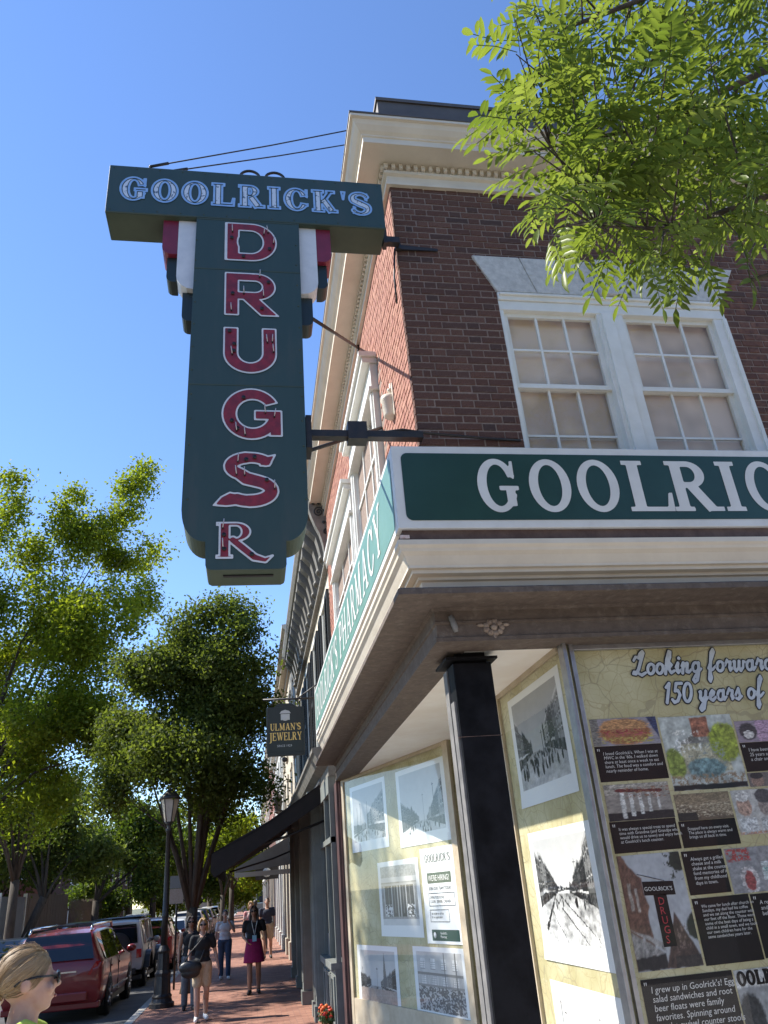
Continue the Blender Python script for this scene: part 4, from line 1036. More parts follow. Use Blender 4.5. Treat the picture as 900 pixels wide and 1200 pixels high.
pic(2.855, 3.42, 2.275, 2.775, blobs((.62, .64, .60), [('b', .22, .85, .22, .62, (.62, .58, .44)), ('t', .2, .62, .88, .62, .55, .82, (.40, .38, .34)), ('b', .42, .66, .70, .98, (.48, .24, .16)), ('e', .84, .62, .22, .27, (.42, .47, .10)), ('e', .10, .36, .14, .2, (.36, .42, .12)), ('n', .25, .8, .25, .62, .58, (.30, .32, .30)), ('e', .5, .28, .26, .14, (.28, .38, .38)), ('n', 0, 1, 0, .2, .45, (.34, .26, .18)), ('b', 0, 1, 0, .07, (.03, .03, .03)), ('n', .12, .5, .5, .8, .6, (.78, .76, .7))], 5, .3, 18, 100, 100))
pic(3.435, 3.90, 2.57, 2.72, blobs((.45, .38, .42), [('e', .2, .5, .15, .4, (.12, .1, .1)), ('b', .35, .62, 0, 1, (.58, .42, .52)), ('e', .8, .5, .14, .45, (.08, .08, .09)), ('e', .2, .35, .09, .2, (.7, .66, .62))], 7))
pic(3.43, 3.60, 2.27, 2.362, blobs((.28, .24, .22), [('e', .4, .4, .3, .4, (.42, .30, .24)), ('e', .4, .8, .3, .25, (.07, .06, .06))], 8)); pic(3.61, 3.9, 2.27, 2.362, blobs((.40, .38, .35), [('e', .5, .4, .3, .4, (.16, .15, .14))], 9))
pic(2.345, 2.82, 2.115, 2.345, blobs((.42, .38, .34), [('b', 0, 1, .72, 1, (.52, .48, .42)), ('b', 0, 1, 0, .22, (.05, .04, .04))]+[('b', .22+.14*i, .22+.14*i+.07-.008*i, .05+.05*i, .80, (.72, .70, .66)) for i in range(5)]+[('e', .255+.14*i, .82-.01*i, .09, .05, (.25, .07, .06)) for i in range(5)]+[('n', .3, 1, .6, .9, .55, (.30, .16, .10))], 13))
pic(2.84, 3.25, 2.085, 2.255, blobs((.26, .20, .14), [('b', 0, 1, .62, 1, (.36, .29, .20)), ('t', 0, .6, 1, .75, 1, .1, (.42, .34, .24)), ('n', 0, 1, .1, .6, .55, (.5, .44, .34)), ('b', 0, .35, 0, .3, (.06, .05, .04))], 17))
pic(3.265, 3.62, 1.97, 2.255, blobs((.62, .60, .56), [('e', .22, .62, .16, .22, (.55, .40, .32)), ('e', .22, .85, .17, .12, (.70, .68, .64)), ('b', .05, .42, 0, .36, (.68, .68, .66)), ('e', .68, .60, .16, .22, (.42, .36, .32)), ('e', .68, .84, .19, .17, (.14, .13, .13)), ('b', .5, .95, 0, .34, (.60, .60, .58)), ('n', 0, 1, 0, .06, .4, (.5, .3, .2))], 19))
pic(3.11, 3.50, 1.625, 1.895, blobs((.40, .39, .39), [('n', .02, .45, .70, .98, .40, (.45, .10, .09)), ('e', .36, .28, .17, .30, (.62, .58, .56)), ('e', .36, .26, .10, .22, (.42, .14, .13)), ('b', .62, 1, .25, .66, (.62, .66, .64)), ('n', .66, .95, .36, .56, .5, (.15, .32, .28))], 23))
dim = blobs((.56, .57, .58), [('t', -.05, 1.05, .32, .78, .32, -.1, (.22, .13, .10)), ('b', -.1, .12, 0, .9, (.24, .15, .11)), ('t', -.1, -.1, -.1, 1.3, .36, .55, (.25, .15, .11)), ('t', 0, .36, .48, .22, .48, .14, (.46, .44, .42)), ('t', 0, .34, .46, .13, 0, .10, (.40, .38, .36)), ('t', 0, .10, .46, .13, .46, 0, (.05, .04, .04)), ('b', 0, .46, 0, .10, (.05, .04, .04)), ('t', .44, 0, .72, .48, 1.05, 0, (.15, .10, .08)), ('b', .6, 1, 0, .1, (.10, .08, .07)), ('n', .66, .9, .12, .36, .6, (.24, .18, .15)), ('e', 1.0, .33, .13, .12, (.05, .06, .04)), ('e', .95, .92, .14, .10, (.05, .06, .04)), ('n', .72, 1, .75, 1, .55, (.05, .06, .04)), ('b', .08, .13, .5, .75, (.5, .45, .4)), ('b', .18, .22, .5, .7, (.5, .45, .4))], 29, .12, 16, 100, 72)
dp_ = pic(2.345, 2.785, 1.25, 1.905, dim)
q = MB(); q.add([(2.485, PY-.005, 1.665), (2.70, PY-.005, 1.655), (2.70, PY-.005, 1.735), (2.485, PY-.005, 1.745)], [(0, 1, 2, 3)]); q.add([(2.545, PY-.005, 1.37), (2.635, PY-.005, 1.37), (2.635, PY-.005, 1.664), (2.545, PY-.005, 1.664)], [(0, 1, 2, 3)]); q.tube([(2.46, PY-.005, 1.79), (2.64, PY-.005, 1.74)], .002, 4); q.build('pictured_sign', DARKP, dp_)
small_text("GOOLRICK'S", .034, QTXT, dp_, frame_matrix((2.49, PY-.0065, 1.69), (1, 0, -.04), (0, 0, 1)), 'sign_word')
REDP = mat('print_red', (.38, .03, .04), .4)
for i, c in enumerate("DRUGS"): small_text(c, .062, REDP, dp_, frame_matrix((2.567, PY-.0065, 1.605-.054*i), (1, 0, 0), (0, 0, 1)), 'sign_letter')
pic(2.97, 3.40, .72, 1.205, blobs((.45, .45, .44), [('b', 0, 1, .80, 1, (.62, .61, .58)), ('e', .15, .4, .2, .35, (.10, .10, .10)), ('e', .65, .3, .25, .2, (.30, .29, .28)), ('n', 0, 1, 0, .3, .5, (.2, .19, .18))], 37))
mb = MB(); letters("OOLRICK", lambda u, v: (u, PY-.005, v), 2.985, 1.12, .075, [mb], width=.40, gap=.1, res=.005, bands=((-.009, .003),), T=.25, t=.12); mb.build('print_heading', DARKP, board)
Q = [(2.335, 2.84, 2.365, 2.598, "I loved Goolrick's. When I was at\nMWC in the '60s, I walked down\nthere at least once a week to eat\nlunch. The food was a comfort and\nnearly reminder of home.", .030),
     (3.435, 3.90, 2.37, 2.568, "I have been coming here for\n25 years and always found\na chair and a smile.", .034),
     (2.34, 2.815, 1.92, 2.112, "It was always a special treat to spend\ntime with Grandma (and Grandpa who\nwould drive us to town) and enjoy lunch\nat Goolrick's lunch counter.", .027),
     (2.83, 3.25, 1.92, 2.083, "Stopped here on every visit.\nThe place is always warm and\nbrings us all back in time.", .027),
     (2.80, 3.095, 1.64, 1.90, "Always get a grilled\ncheese and a milk\nshake at the counter,\nfond memories of it\nfrom my childhood\ndays in town.", .030),
     (2.80, 3.205, 1.245, 1.62, "We came for lunch after church on\nSundays, my dad had his coffee\nand we sat along the counter with\nour feet off the floor. Those were\nsome of the best days of being a\nchild in a small town, and we took\nour own children here for the\nsame sandwiches years later.", .026),
     (3.215, 3.60, 1.25, 1.615, "A real soda fountain\nand the kindest people\nbehind the counter.", .034),
     (2.345, 2.96, .72, 1.21, "I grew up in Goolrick's! Egg\nsalad sandwiches and root\nbeer floats were family\nfavorites. Spinning around\non the swivel counter stools\nwas the best thing to do!", .050)]
for x0, x1, z0, z1, tx, sz in Q:
    q = MB(); q.add([(x0, PY-.003, z0), (x1, PY-.003, z0), (x1, PY-.003, z1), (x0, PY-.003, z1)], [(0, 1, 2, 3)]); qq = q.build('quote_panel', DARKP, board)
    small_text(tx, sz, QTXT, qq, frame_matrix((x0+.055, PY-.005, z1-.035-sz*.8), (1, 0, 0), (0, 0, 1)), 'quote_text', shear=.12, spacing=.95)
    small_text('"', .07, QTXT, qq, frame_matrix((x0+.015, PY-.005, z1-.065), (1, 0, 0), (0, 0, 1)), 'quote_mark')
# brush script headings: stroke letters
def sc_glyph(c):
    k = .046; f = .031
    C = {
    'L': (.62, [[(.02, .62, f), (.10, .78, f), (.24, .72, k), (.30, .9, k), (.40, 1.02, f), (.46, .94, f), (.36, .62, k), (.26, .22, k), (.14, .04, k), (.03, .05, f), (.06, .14, f), (.2, .10, f), (.42, -.02, k), (.60, .08, f)]]),
    'o': (.40, [arc(.20, .23, .15, .21, 60, 420, 16, k*.9)+[(.40, .32, f*.8)]]),
    'k': (.50, [[(.08, .2, f), (.24, .7, k), (.26, .95, f), (.18, .98, f), (.10, .6, k), (.06, 0, k)], [(.08, .22, f), (.26, .46, f), (.34, .38, f), (.24, .25, f), (.13, .22, f)], [(.2, .22, k), (.32, .03, k), (.48, .12, f)]]),
    'i': (.26, [[(.02, .25, f), (.12, .44, k), (.08, .1, k), (.14, .01, f), (.26, .14, f)], [(.15, .64, k*1.1), (.16, .65, k*1.1)]]),
    'n': (.48, [[(.02, .3, f), (.10, .44, k), (.07, 0, k)], [(.08, .2, f), (.2, .4, f), (.29, .42, k), (.28, .2, k), (.27, .05, k), (.36, .01, f), (.48, .14, f)]]),
    'g': (.46, [arc(.19, .23, .14, .2, 40, 330, 12, k*.85), [(.33, .42, k), (.33, 0, k), (.28, -.32, k), (.16, -.42, f), (.08, -.32, f), (.18, -.14, f), (.46, .16, f*.8)]]),
    'f': (.40, [[(.05, .15, f), (.22, .6, f), (.32, .88, f), (.26, 1.0, f), (.18, .85, k), (.14, .2, k), (.10, -.32, k), (.15, -.42, f), (.22, -.25, f), (.14, .05, f), (.26, .1, f), (.40, .25, f*.8)]]),
    'r': (.38, [[(.02, .25, f), (.12, .50, f), (.16, .40, f), (.28, .40, k), (.24, .15, k), (.27, .02, f), (.38, .14, f)]]),
    'w': (.62, [[(.03, .40, f), (.09, .42, k), (.08, .1, k), (.16, .0, k), (.28, .12, f), (.31, .42, k), (.30, .1, k), (.38, 0, k), (.50, .14, f), (.51, .42, f), (.62, .36, f)]]),
    'a': (.48, [arc(.19, .22, .14, .21, 40, 330, 12, k*.85), [(.33, .43, k), (.31, .08, k), (.37, .01, f), (.48, .15, f*.8)]]),
    'd': (.50, [arc(.19, .22, .14, .21, 40, 330, 12, k*.85), [(.42, .98, k), (.34, .40, k), (.31, .08, k), (.38, .01, f), (.50, .15, f*.8)]]),
    'y': (.48, [[(.04, .4, f), (.10, .42, k), (.09, .12, k), (.17, .02, k), (.30, .18, f)], [(.35, .43, k), (.32, 0, k), (.27, -.32, k), (.15, -.42, f), (.08, -.32, f), (.18, -.14, f), (.48, .16, f*.8)]]),
    'e': (.38, [[(.06, .18, f), (.24, .26, f), (.27, .38, f), (.18, .44, k), (.08, .28, k), (.09, .08, k), (.2, .01, k), (.38, .16, f)]]),
    's': (.34, [[(.02, .15, f), (.18, .50, f), (.2, .36, k), (.27, .14, k), (.18, .01, k), (.06, .05, f)], [(.24, .04, f), (.34, .14, f)]]),
    '1': (.34, [[(.06, .66, f), (.22, .84, k), (.14, 0, k)]]),
    '5': (.50, [[(.46, .82, k), (.20, .82, k), (.15, .48, f), (.30, .52, k), (.40, .32, k), (.30, .06, k), (.14, .0, k), (.05, .12, k)]]),
    '0': (.50, [arc(.25, .41, .18, .40, 0, 360, 20, k)]),
    ' ': (.26, [])}
    return C.get(c, (.3, []))
def script(text, x0, z0, h, m1, m2, shear=.28, gap=.01):
    x = x0
    for c in text:
        w, st = sc_glyph(c)
        if st:
            ops = [('s', 1, [((x+(px+shear*py)*h), z0+py*h, r*h) for px, py, r in s]) for s in st]
            glyph_mesh(ops, [(-1e9, .004, m1)], lambda u, v: (u, PY-.0085, v), .02, .0055)
            glyph_mesh(ops, [(-1e9, .0125, m2)], lambda u, v: (u, PY-.0055, v), .02, .0065)
        x += (w+gap)*h
a1, a2 = MB(), MB()
script('Looking forward', 2.735, 3.085, .172, a1, a2); script('150 years of', 2.93, 2.875, .165, a1, a2)
t_ = a1.build('script_heading', mat('heading_silver', (.60, .64, .68), .35, var=(.45, .48, .52), vscale=6), board); a2.build('heading_outline', INK, t_)
# ================================================================ NEIGHBOURING BUILDINGS
CORN = mat('dark_cornice_paint', (.13, .12, .10), .6, var=(.21, .195, .17), vscale=7, bump=.15, bscale=25)
CREAMW = mat('cream_stucco', (.62, .56, .46), .85, var=(.54, .48, .39), vscale=3, bump=.2, bscale=50)
SHUT = mat('black_shutter', (.018, .02, .022), .5)
GREYG = mat('grey_green_paint', (.20, .21, .19), .5, var=(.15, .16, .145), vscale=3, bump=.08)
LIME = mat('limestone', (.52, .47, .38), .85, var=(.43, .385, .31), vscale=5, bump=.3, bscale=40)
DGLASS = glass_mat('shop_glass', tint=(.85, .87, .86), boost=1.3)
SHADE_IN = mat('shop_interior', (.045, .04, .036), .9, var=(.09, .08, .07), vscale=1.5)
b2 = thing('bracketed_building', 'cream building with heavy dark bracketed cornice and black shutters beside the drugstore', 'building', (1.37, 12.47, 0))
w = MB(); w.box(1.37, 12.105, 3.7, 9, 22.5, 8.0); w.box(1.75, 12.47, -.1, 9, 22.5, 3.7); w.build('wall', CREAMW, b2)
m_ = MB(); P2 = [(1.37, 22.5, -1, 0), (1.37, 12.13, -1, 0)]
m_.sweep([(-.05, 7.93), (.36, 7.93), (.36, 8.05), (.40, 8.08), (.455, 8.20), (.455, 8.30), (-.05, 8.36)], P2); m_.sweep([(-.05, 7.02), (.05, 7.02), (.05, 7.10), (.03, 7.11), (.03, 7.925), (-.05, 7.925)], P2)
m_.sweep([(.0501, 7.03), (.09, 7.03), (.09, 7.09), (.0501, 7.09)], P2)
m_.build('cornice', CORN, b2)
def bracket_mb(y, w_=.24, z0=7.12, z1=7.93, d=.35):
    q = MB(); Pp = [(0, z1), (d, z1), (d, z1-.16), (d-.05, z1-.22), (d-.16, z1-.34), (d-.20, z1-.5), (d-.25, z0+.06), (d-.29, z0), (0, z0)]
    q.prism([(1.34-o, y-w_/2, z) for o, z in Pp], (0, w_, 0)); q.ell((1.34-d+.05, y, z1-.10), (.05, w_*.55, .05), 8, 6); q.ell((1.34-.10, y, z0+.08), (.05, w_*.5, .05), 8, 6)
    return q
bk0 = bracket_mb(12.75).build('bracket', CORN, b2)
for i in range(1, 16):
    c = bk0.copy(); COL.objects.link(c); c.location = (0, .62*i, 0)
pn0 = MB(); pn0.box(1.30, 12.91, 7.30, 1.338, 13.21, 7.82); pn0.box(1.285, 12.95, 7.36, 1.30, 13.17, 7.76); pn0 = pn0.build('frieze_panel', CORN, b2)
for i in range(1, 15):
    c = pn0.copy(); COL.objects.link(c); c.location = (0, .62*i, 0)
# scrolled end console facing the camera
q = MB(); Pp = [(1.372, 8.06), (1.0, 8.06), (1.0, 7.86), (1.04, 7.72), (1.10, 7.55), (1.17, 7.40), (1.22, 7.2), (1.25, 6.95), (1.28, 6.78), (1.372, 6.74)]
q.prism([(x, 12.03, z) for x, z in Pp], (0, .17, 0))
q.box(.98, 12.02, 8.06, 1.372, 12.12, 8.14); con = q.build('end_console', CORN, b2); q = MB()
for (cx, cz, r0, tw) in ((1.17, 7.80, .10, 2.2), (1.29, 7.42, .06, 2.0), (1.31, 7.05, .045, 2.0)):
    pts = [(cx+(r0*(1-t/30))*math.cos(tw*2*math.pi*t/30), 12.026, cz+(r0*(1-t/30))*math.sin(tw*2*math.pi*t/30)) for t in range(29)]; q.tube(pts, .013, 6)
for (cx, cz) in ((1.08, 7.96), (1.17, 7.97), (1.26, 7.93), (1.32, 7.62), (1.25, 7.60), (1.31, 7.25)): q.ell((cx, 12.025, cz), (.03, .02, .03), 8, 6)
q.build('scroll_ornament', SHUT, con)  # scroll recesses drawn as dark tubes, their shade put into the colour
for i, yc in enumerate((13.65, 16.05, 18.45, 20.85)):
    z0, z1 = 4.35, 6.62
    q = MB(); q.box(1.31, yc-.55, z0-.1, 1.369, yc+.55, z0); q.box(1.325, yc-.56, z1, 1.369, yc+.56, z1+.10); q.box(1.345, yc-.5, z0, 1.369, yc-.42, z1); q.box(1.345, yc+.42, z0, 1.369, yc+.5, z1); q.box(1.35, yc-.42, (z0+z1)/2-.03, 1.369, yc+.42, (z0+z1)/2+.03)
    wd = q.build('window', WHITE, b2)
    q = MB(); q.add([(1.362, yc-.42, z0), (1.362, yc+.42, z0), (1.362, yc+.42, z1), (1.362, yc-.42, z1)], [(0, 1, 2, 3)]); q.build('pane', DGLASS, wd)
    for s_ in (-1, 1):
        a, c = yc+s_*.505, yc+s_*.96
        q = MB(); q.box(1.30, a, z0, 1.35, a+s_*.06, z1); q.box(1.30, c-s_*.06, z0, 1.35, c, z1)
        for zz in (z0, (z0+z1)/2-.05, z1-.1): q.box(1.301, a+s_*.06, zz, 1.349, c-s_*.06, zz+.1)
        k = z0+.12
        while k < z1-.12:
            q.hexa([(1.305, a+s_*.06, k), (1.315, a+s_*.06, k), (1.315, c-s_*.06, k), (1.305, c-s_*.06, k)], [(1.335, a+s_*.06, k+.045), (1.345, a+s_*.06, k+.045), (1.345, c-s_*.06, k+.045), (1.335, c-s_*.06, k+.045)]); k += .062
        q.build('shutter', SHUT, b2)
m_ = MB(); m_.sweep([(-.1, 3.45), (.12, 3.45), (.12, 3.60), (.26, 3.66), (.33, 3.80), (.36, 3.82), (.36, 3.88), (-.1, 3.95)], [(1.30, 22.5, -1, 0), (1.30, 12.47, -1, 0)]); m_.build('shopfront_cornice', CORN, b2)
def pilaster(y, x=1.06, wd=.26, m=GREYG):
    q = MB(); q.box(x, y, .22, 1.5, y+wd, 3.25); q.box(x-.035, y-.03, 0, 1.5, y+wd+.03, .22); q.box(x-.05, y-.04, 3.25, 1.5, y+wd+.04, 3.45); q.box(x-.012, y+.05, .35, x, y+wd-.05, 3.1)
    q.box(x+.04, y-.012, .35, x+.3, y, 3.1)
    return q.build('pilaster', m, b2, bevel=.006)
for y, x, wd in ((14.45, 1.02, .22), (15.1, 1.03, .14), (16.75, .95, .30), (17.25, 1.0, .2), (19.7, 1.0, .3), (22.15, 1.0, .3)): pilaster(y, x, wd)
for (y0, y1) in ((12.50, 14.44), (17.5, 19.68), (20.05, 22.1)):
    q = MB(); q.box(1.16, y0, 0, 1.6, y1, .84); q.box(1.10, y0, .84, 1.6, y1, .93); n = 3; L_ = (y1-y0)/n
    for k in range(n):
        ya, yb = y0+k*L_+.08, y0+(k+1)*L_-.08
        q.box(1.135, ya, .14, 1.1599, ya+.05, .76); q.box(1.135, yb-.05, .14, 1.1599, yb, .76); q.box(1.136, ya+.05, .71, 1.1599, yb-.05, .76); q.box(1.136, ya+.05, .14, 1.1599, yb-.05, .19)
    blk = q.build('bulkhead', GREYG, b2, bevel=.004)
    q = MB(); q.add([(1.22, y0, .93), (1.22, y1, .93), (1.22, y1, 3.2), (1.22, y0, 3.2)], [(0, 1, 2, 3)]); q.build('pane', DGLASS, b2)
    q = MB(); q.box(1.17, y0, 2.5, 1.26, y1, 2.58); q.box(1.17, y0, 3.2, 1.4, y1, 3.449); q.box(1.18, y0, .931, 1.25, y0+.06, 3.199); q.box(1.18, y1-.06, .931, 1.25, y1, 3.199); q.box(1.18, (y0+y1)/2-.03, .931, 1.25, (y0+y1)/2+.03, 3.199); q.build('shop_window_frame', GREYG, b2)
    q = MB(); q.box(1.74, y0, 0, 1.75, y1, 3.2); q.box(1.3, y0, .88, 1.7, y1, .92); q.build('shop_interior', SHADE_IN, b2)
q = MB(); q.box(1.55, 15.3, 0, 1.60, 16.7, 3.3); q.box(1.53, 15.5, .5, 1.55, 16.5, 2.3); q.build('door', mat('dark_door', (.05, .045, .04), .4), b2)
q = MB(); q.box(1.20, 13.6, .94, 1.26, 13.95, 1.25); q.build('window_box', GREYP, b2)

# awning of the jeweller (dark canvas, seen from its end)
AWN = mat('dark_brown_canvas', (.010, .007, .006), .9, var=(.016, .011, .010), vscale=6, bump=.1)
aw = thing('shop_awning', 'dark brown canvas awning with folding arm sloping out over the sidewalk', 'awning', (1.3, 14.0, 3.6))
q = MB()
A0, A1 = (1.28, 3.60), (-.64, 2.55)
for (y0, y1) in ((14.0, 22.4),):
    N_ = 8
    top = []; 
    vs = []; fs = []
    for i in range(N_+1):
        t = i/N_; x = A0[0]+(A1[0]-A0[0])*t; z = A0[1]+(A1[1]-A0[1])*t-.10*math.sin(math.pi*t)
        for y in (y0, y1): vs += [(x, y, z), (x, y, z-.012)]
    for i in range(N_):
        o = i*4; fs += [(o, o+2, o+6, o+4), (o+1, o+5, o+7, o+3), (o, o+4, o+5, o+1), (o+2, o+3, o+7, o+6)]
    q.add(vs, fs, True)
q.build('canvas', AWN, aw)
q = MB(); q.prism([(-.64, 14.0, 2.55), (-.655, 14.0, 2.28), (-.60, 14.0, 2.19), (-.56, 14.0, 2.20), (1.28, 14.0, 3.26), (1.28, 14.0, 3.58), (.3, 14.0, 2.99)], (0, .012, 0)); q.build('end_flap', AWN, aw)
q = MB(); n = 28
for i in range(n):
    ya, yb = 14.0+8.4*i/n, 14.0+8.4*(i+1)/n
    q.add([(-.645, ya, 2.55), (-.645, yb, 2.55), (-.66, yb, 2.27), (-.66, (ya+yb)/2, 2.22), (-.66, ya, 2.27)], [(0, 1, 2, 3, 4)])
q.build('valance', AWN, aw)
q = MB(); q.tube([(1.28, 14.15, 2.95), (.55, 14.15, 2.72), (-.55, 14.15, 2.48)], .022, 6); q.build('folding_arm', IRON, aw); q = MB(); q.tube([(1.28, 22.2, 2.95), (.55, 22.2, 2.72), (-.55, 22.2, 2.48)], .022, 6); q.build('folding_arm', IRON, aw)
q = MB(); q.tube([(1.2, 13.95, 3.55), (1.2, 22.45, 3.55)], .06, 10); q.tube([(1.22, 13.9, 3.56), (1.22, 13.98, 3.56)], .075, 10); q.build('roller', GREYP, aw)

# hanging jeweller sign
JG = mat('hanging_sign_green', (.012, .020, .020), .4); GOLD = mat('gold_letter', (.72, .50, .16), .35, metal=.3); SILV = mat('silver_print', (.45, .47, .47), .4)
js = thing('hanging_shop_sign', 'small dark hanging sign with gold jewelry lettering on a bracket above the awning', 'sign', (.57, 13.3, 4.3))
JY = 13.3; JX0, JX1, JZ0, JZ1 = .255, .885, 3.97, 4.72
q = MB(); q.box(JX0, JY, JZ0, JX1, JY+.07, JZ1); q.box(JX0+.015, JY-.012, JZ0+.015, JX0+.03, JY, JZ1-.015); q.box(JX1-.03, JY-.012, JZ0+.015, JX1-.015, JY, JZ1-.015)
q.prism([(JX0+.12, JY, JZ1), (JX1-.12, JY, JZ1), (JX1-.2, JY, JZ1+.06), (JX0+.2, JY, JZ1+.06)], (0, .07, 0)); q.box(JX0+.01, JY-.01, JZ0-.05, JX1-.01, JY+.08, JZ0-.002); q.build('board', JG, js, bevel=.004)
mb = MB()
letters("ULMAN'S", lambda u, v: (u, JY-.004, v), JX0+.06, 4.33, .115, [mb], width=.51, gap=.08, res=.006, T=.2, t=.09, s=.07, e=.06)
letters("JEWELRY", lambda u, v: (u, JY-.004, v), JX0+.045, 4.165, .13, [mb], width=.54, gap=.06, res=.006, T=.2, t=.09, s=.07, e=.06)
mb.build('lettering', GOLD, js)
small_text('SINCE 1929', .05, SILV, js, frame_matrix((JX0+.17, JY-.004, 4.06), (1, 0, 0), (0, 0, 1)), 'date_text')
q = MB(); q.box(JX0+.24, JY-.006, 4.50, JX1-.24, JY-.001, 4.60); q.prism([(JX0+.22, JY-.006, 4.61), (JX1-.22, JY-.006, 4.61), (JX1-.25, JY-.006, 4.65), (JX0+.315, JY-.006, 4.67), (JX0+.25, JY-.006, 4.65)], (0, .004, 0)); q.ell((.57, JY-.005, 4.53), (.06, .006, .045), 12, 6); q.build('crest', SILV, js)
q = MB(); q.tube([(1.36, JY+.035, 4.86), (.2, JY+.035, 4.86)], .018, 8); q.tube([(JX0+.1, JY+.035, 4.86), (JX0+.1, JY+.035, 4.75)], .01, 6); q.tube([(JX1-.1, JY+.035, 4.86), (JX1-.1, JY+.035, 4.75)], .01, 6)
q.tube([(1.36, JY+.035, 5.25), (.8, JY+.035, 4.87)], .012, 6); q.ell((.55, JY+.035, 3.86), (.05, .05, .04), 10, 6); q.build('bracket', IRON, js)

# planter with red flowers by the shopfront
pl = thing('flower_planter', 'small planter of red and orange flowers against the grey green shop front', 'planter', (1.02, 13.2, 0))
q = MB(); q.prism([(.98, 12.9, 0), (1.14, 12.9, 0), (1.14, 13.5, 0), (.98, 13.5, 0)], (0, 0, .12)); q.box(.965, 12.88, .12, 1.15, 13.52, .15); q.build('trough', mat('terracotta', (.30, .12, .07), .8), pl)
fm = MB(); gm = MB(); rq = random.Random(5)
for i in range(60):
    x, y = rq.uniform(.98, 1.14), rq.uniform(12.92, 13.48); z = .14+rq.uniform(.05, .20)
    gm.tube([(x, y, .14), (x+rq.uniform(-.03, .03), y, z)], .005, 4)
    for k in range(3):
        a = rq.uniform(0, 6.28); gm.add([(x, y, z-.05), (x+.04*math.cos(a), y+.04*math.sin(a), z-.02), (x+.06*math.cos(a+.4), y+.06*math.sin(a+.4), z-.05)], [(0, 1, 2)])
    if i % 2 == 0: fm.ell((x, y, z+.02), (.028, .028, .02), 7, 5)
tag(fm.build('flowers', mat('flower_red', (.55, .035, .02), .6, random_by='island', ramp=[(.6, .03, .02), (.65, .16, .02), (.45, .02, .03)]), pl), kind='stuff'); tag(gm.build('foliage', mat('planter_leaf', (.05, .10, .025), .6), pl), kind='stuff')

# further buildings down the street
def row_building(label, name, y0, y1, h, wm, trim, x=1.30, storeys=2, win_w=.9, n=4, cor=.4, base=3.6, pil=None):
    t = thing(name, label, 'building', (x, y0, 0))
    q = MB(); q.box(x, y0+.01, base, 9, y1-.01, h-.3); q.box(x+.45, y0+.01, -.1, 9, y1-.01, base); q.build('wall', wm, t)
    P = [(x, y1-.01, -1, 0), (x, y0+.01, -1, 0)]
    q = MB(); q.sweep([(-.05, h-.5), (.08, h-.5), (.08, h-.35), (cor*.7, h-.3), (cor*.7, h-.18), (cor, h-.1), (cor, h), (-.05, h+.05)], P); q.build('cornice', trim, t)
    q = MB(); q.sweep([(-.1, base-.35), (.12, base-.35), (.12, base-.1), (.25, base-.05), (.25, base+.03), (-.1, base+.08)], P); q.build('shopfront_cornice', trim, t)
    sh = (h-.9-base)/storeys
    for s_ in range(storeys):
        for k in range(n):
            yc = y0+(y1-y0)*(k+.5)/n; z0 = base+.35+sh*s_; z1 = z0+sh*.68
            q = MB(); q.box(x-.06, yc-win_w/2-.08, z0-.1, x-.002, yc+win_w/2+.08, z0); q.box(x-.05, yc-win_w/2-.08, z1, x-.002, yc+win_w/2+.08, z1+.14); q.box(x-.03, yc-win_w/2, z0, x-.002, yc-win_w/2+.07, z1); q.box(x-.03, yc+win_w/2-.07, z0, x-.002, yc+win_w/2, z1); q.box(x-.025, yc-win_w/2+.07, (z0+z1)/2-.03, x-.002, yc+win_w/2-.07, (z0+z1)/2+.03)
            wd = q.build('window', trim, t)
            q = MB(); q.add([(x-.012, yc-win_w/2+.07, z0), (x-.012, yc+win_w/2-.07, z0), (x-.012, yc+win_w/2-.07, z1), (x-.012, yc-win_w/2+.07, z1)], [(0, 1, 2, 3)]); q.build('pane', mat('far_pane', (.03, .035, .04), .1), wd)
    m = pil or trim; np_ = n+1
    for k in range(np_):
        y = y0+.05+(y1-y0-.55)*k/(np_-1)
        q = MB(); q.box(x-.10, y, .5, x+.5, y+.42, base-.36); q.box(x-.16, y-.05, 0, x+.5, y+.47, .5); q.box(x-.15, y-.04, base-.55, x+.5, y+.46, base-.36); q.build('pilaster', m, t, bevel=.01)
    q = MB(); q.box(x+.3, y0+.05, .6, x+.32, y1-.05, base-.4); q.build('pane', mat('far_pane', (.03, .035, .04), .1), t)
    q = MB(); q.box(x+.15, y0+.05, -.05, x+.5, y1-.05, .6); q.build('bulkhead', GREYG, t)
    return t
TANB = mat('tan_brick', (.36, .26, .19), .9, var=(.30, .21, .15), vscale=8); REDB = mat('red_brick_far', (.25, .10, .075), .9, var=(.20, .08, .06), vscale=6); GREYW = mat('grey_stucco', (.40, .40, .38), .9, var=(.34, .34, .32), vscale=3)
row_building('limestone fronted shop building with cream pilasters past the bracketed building', 'stone_building', 22.55, 33.5, 9.2, LIME, LIME, n=4, pil=LIME, x=1.32)
row_building('pale grey stuccoed building halfway down the right side of the street', 'stucco_building', 33.55, 45, 8.4, GREYW, WHITE, n=4, x=1.28)
row_building('red brick building far down the right side of the street', 'brick_building', 45.05, 62, 10.5, REDB, CREAM, n=5, storeys=2, x=1.30)
row_building('tan brick building at the far end of the right side of the street', 'tan_building', 62.05, 95, 9.5, TANB, WHITE, n=8, x=1.32)
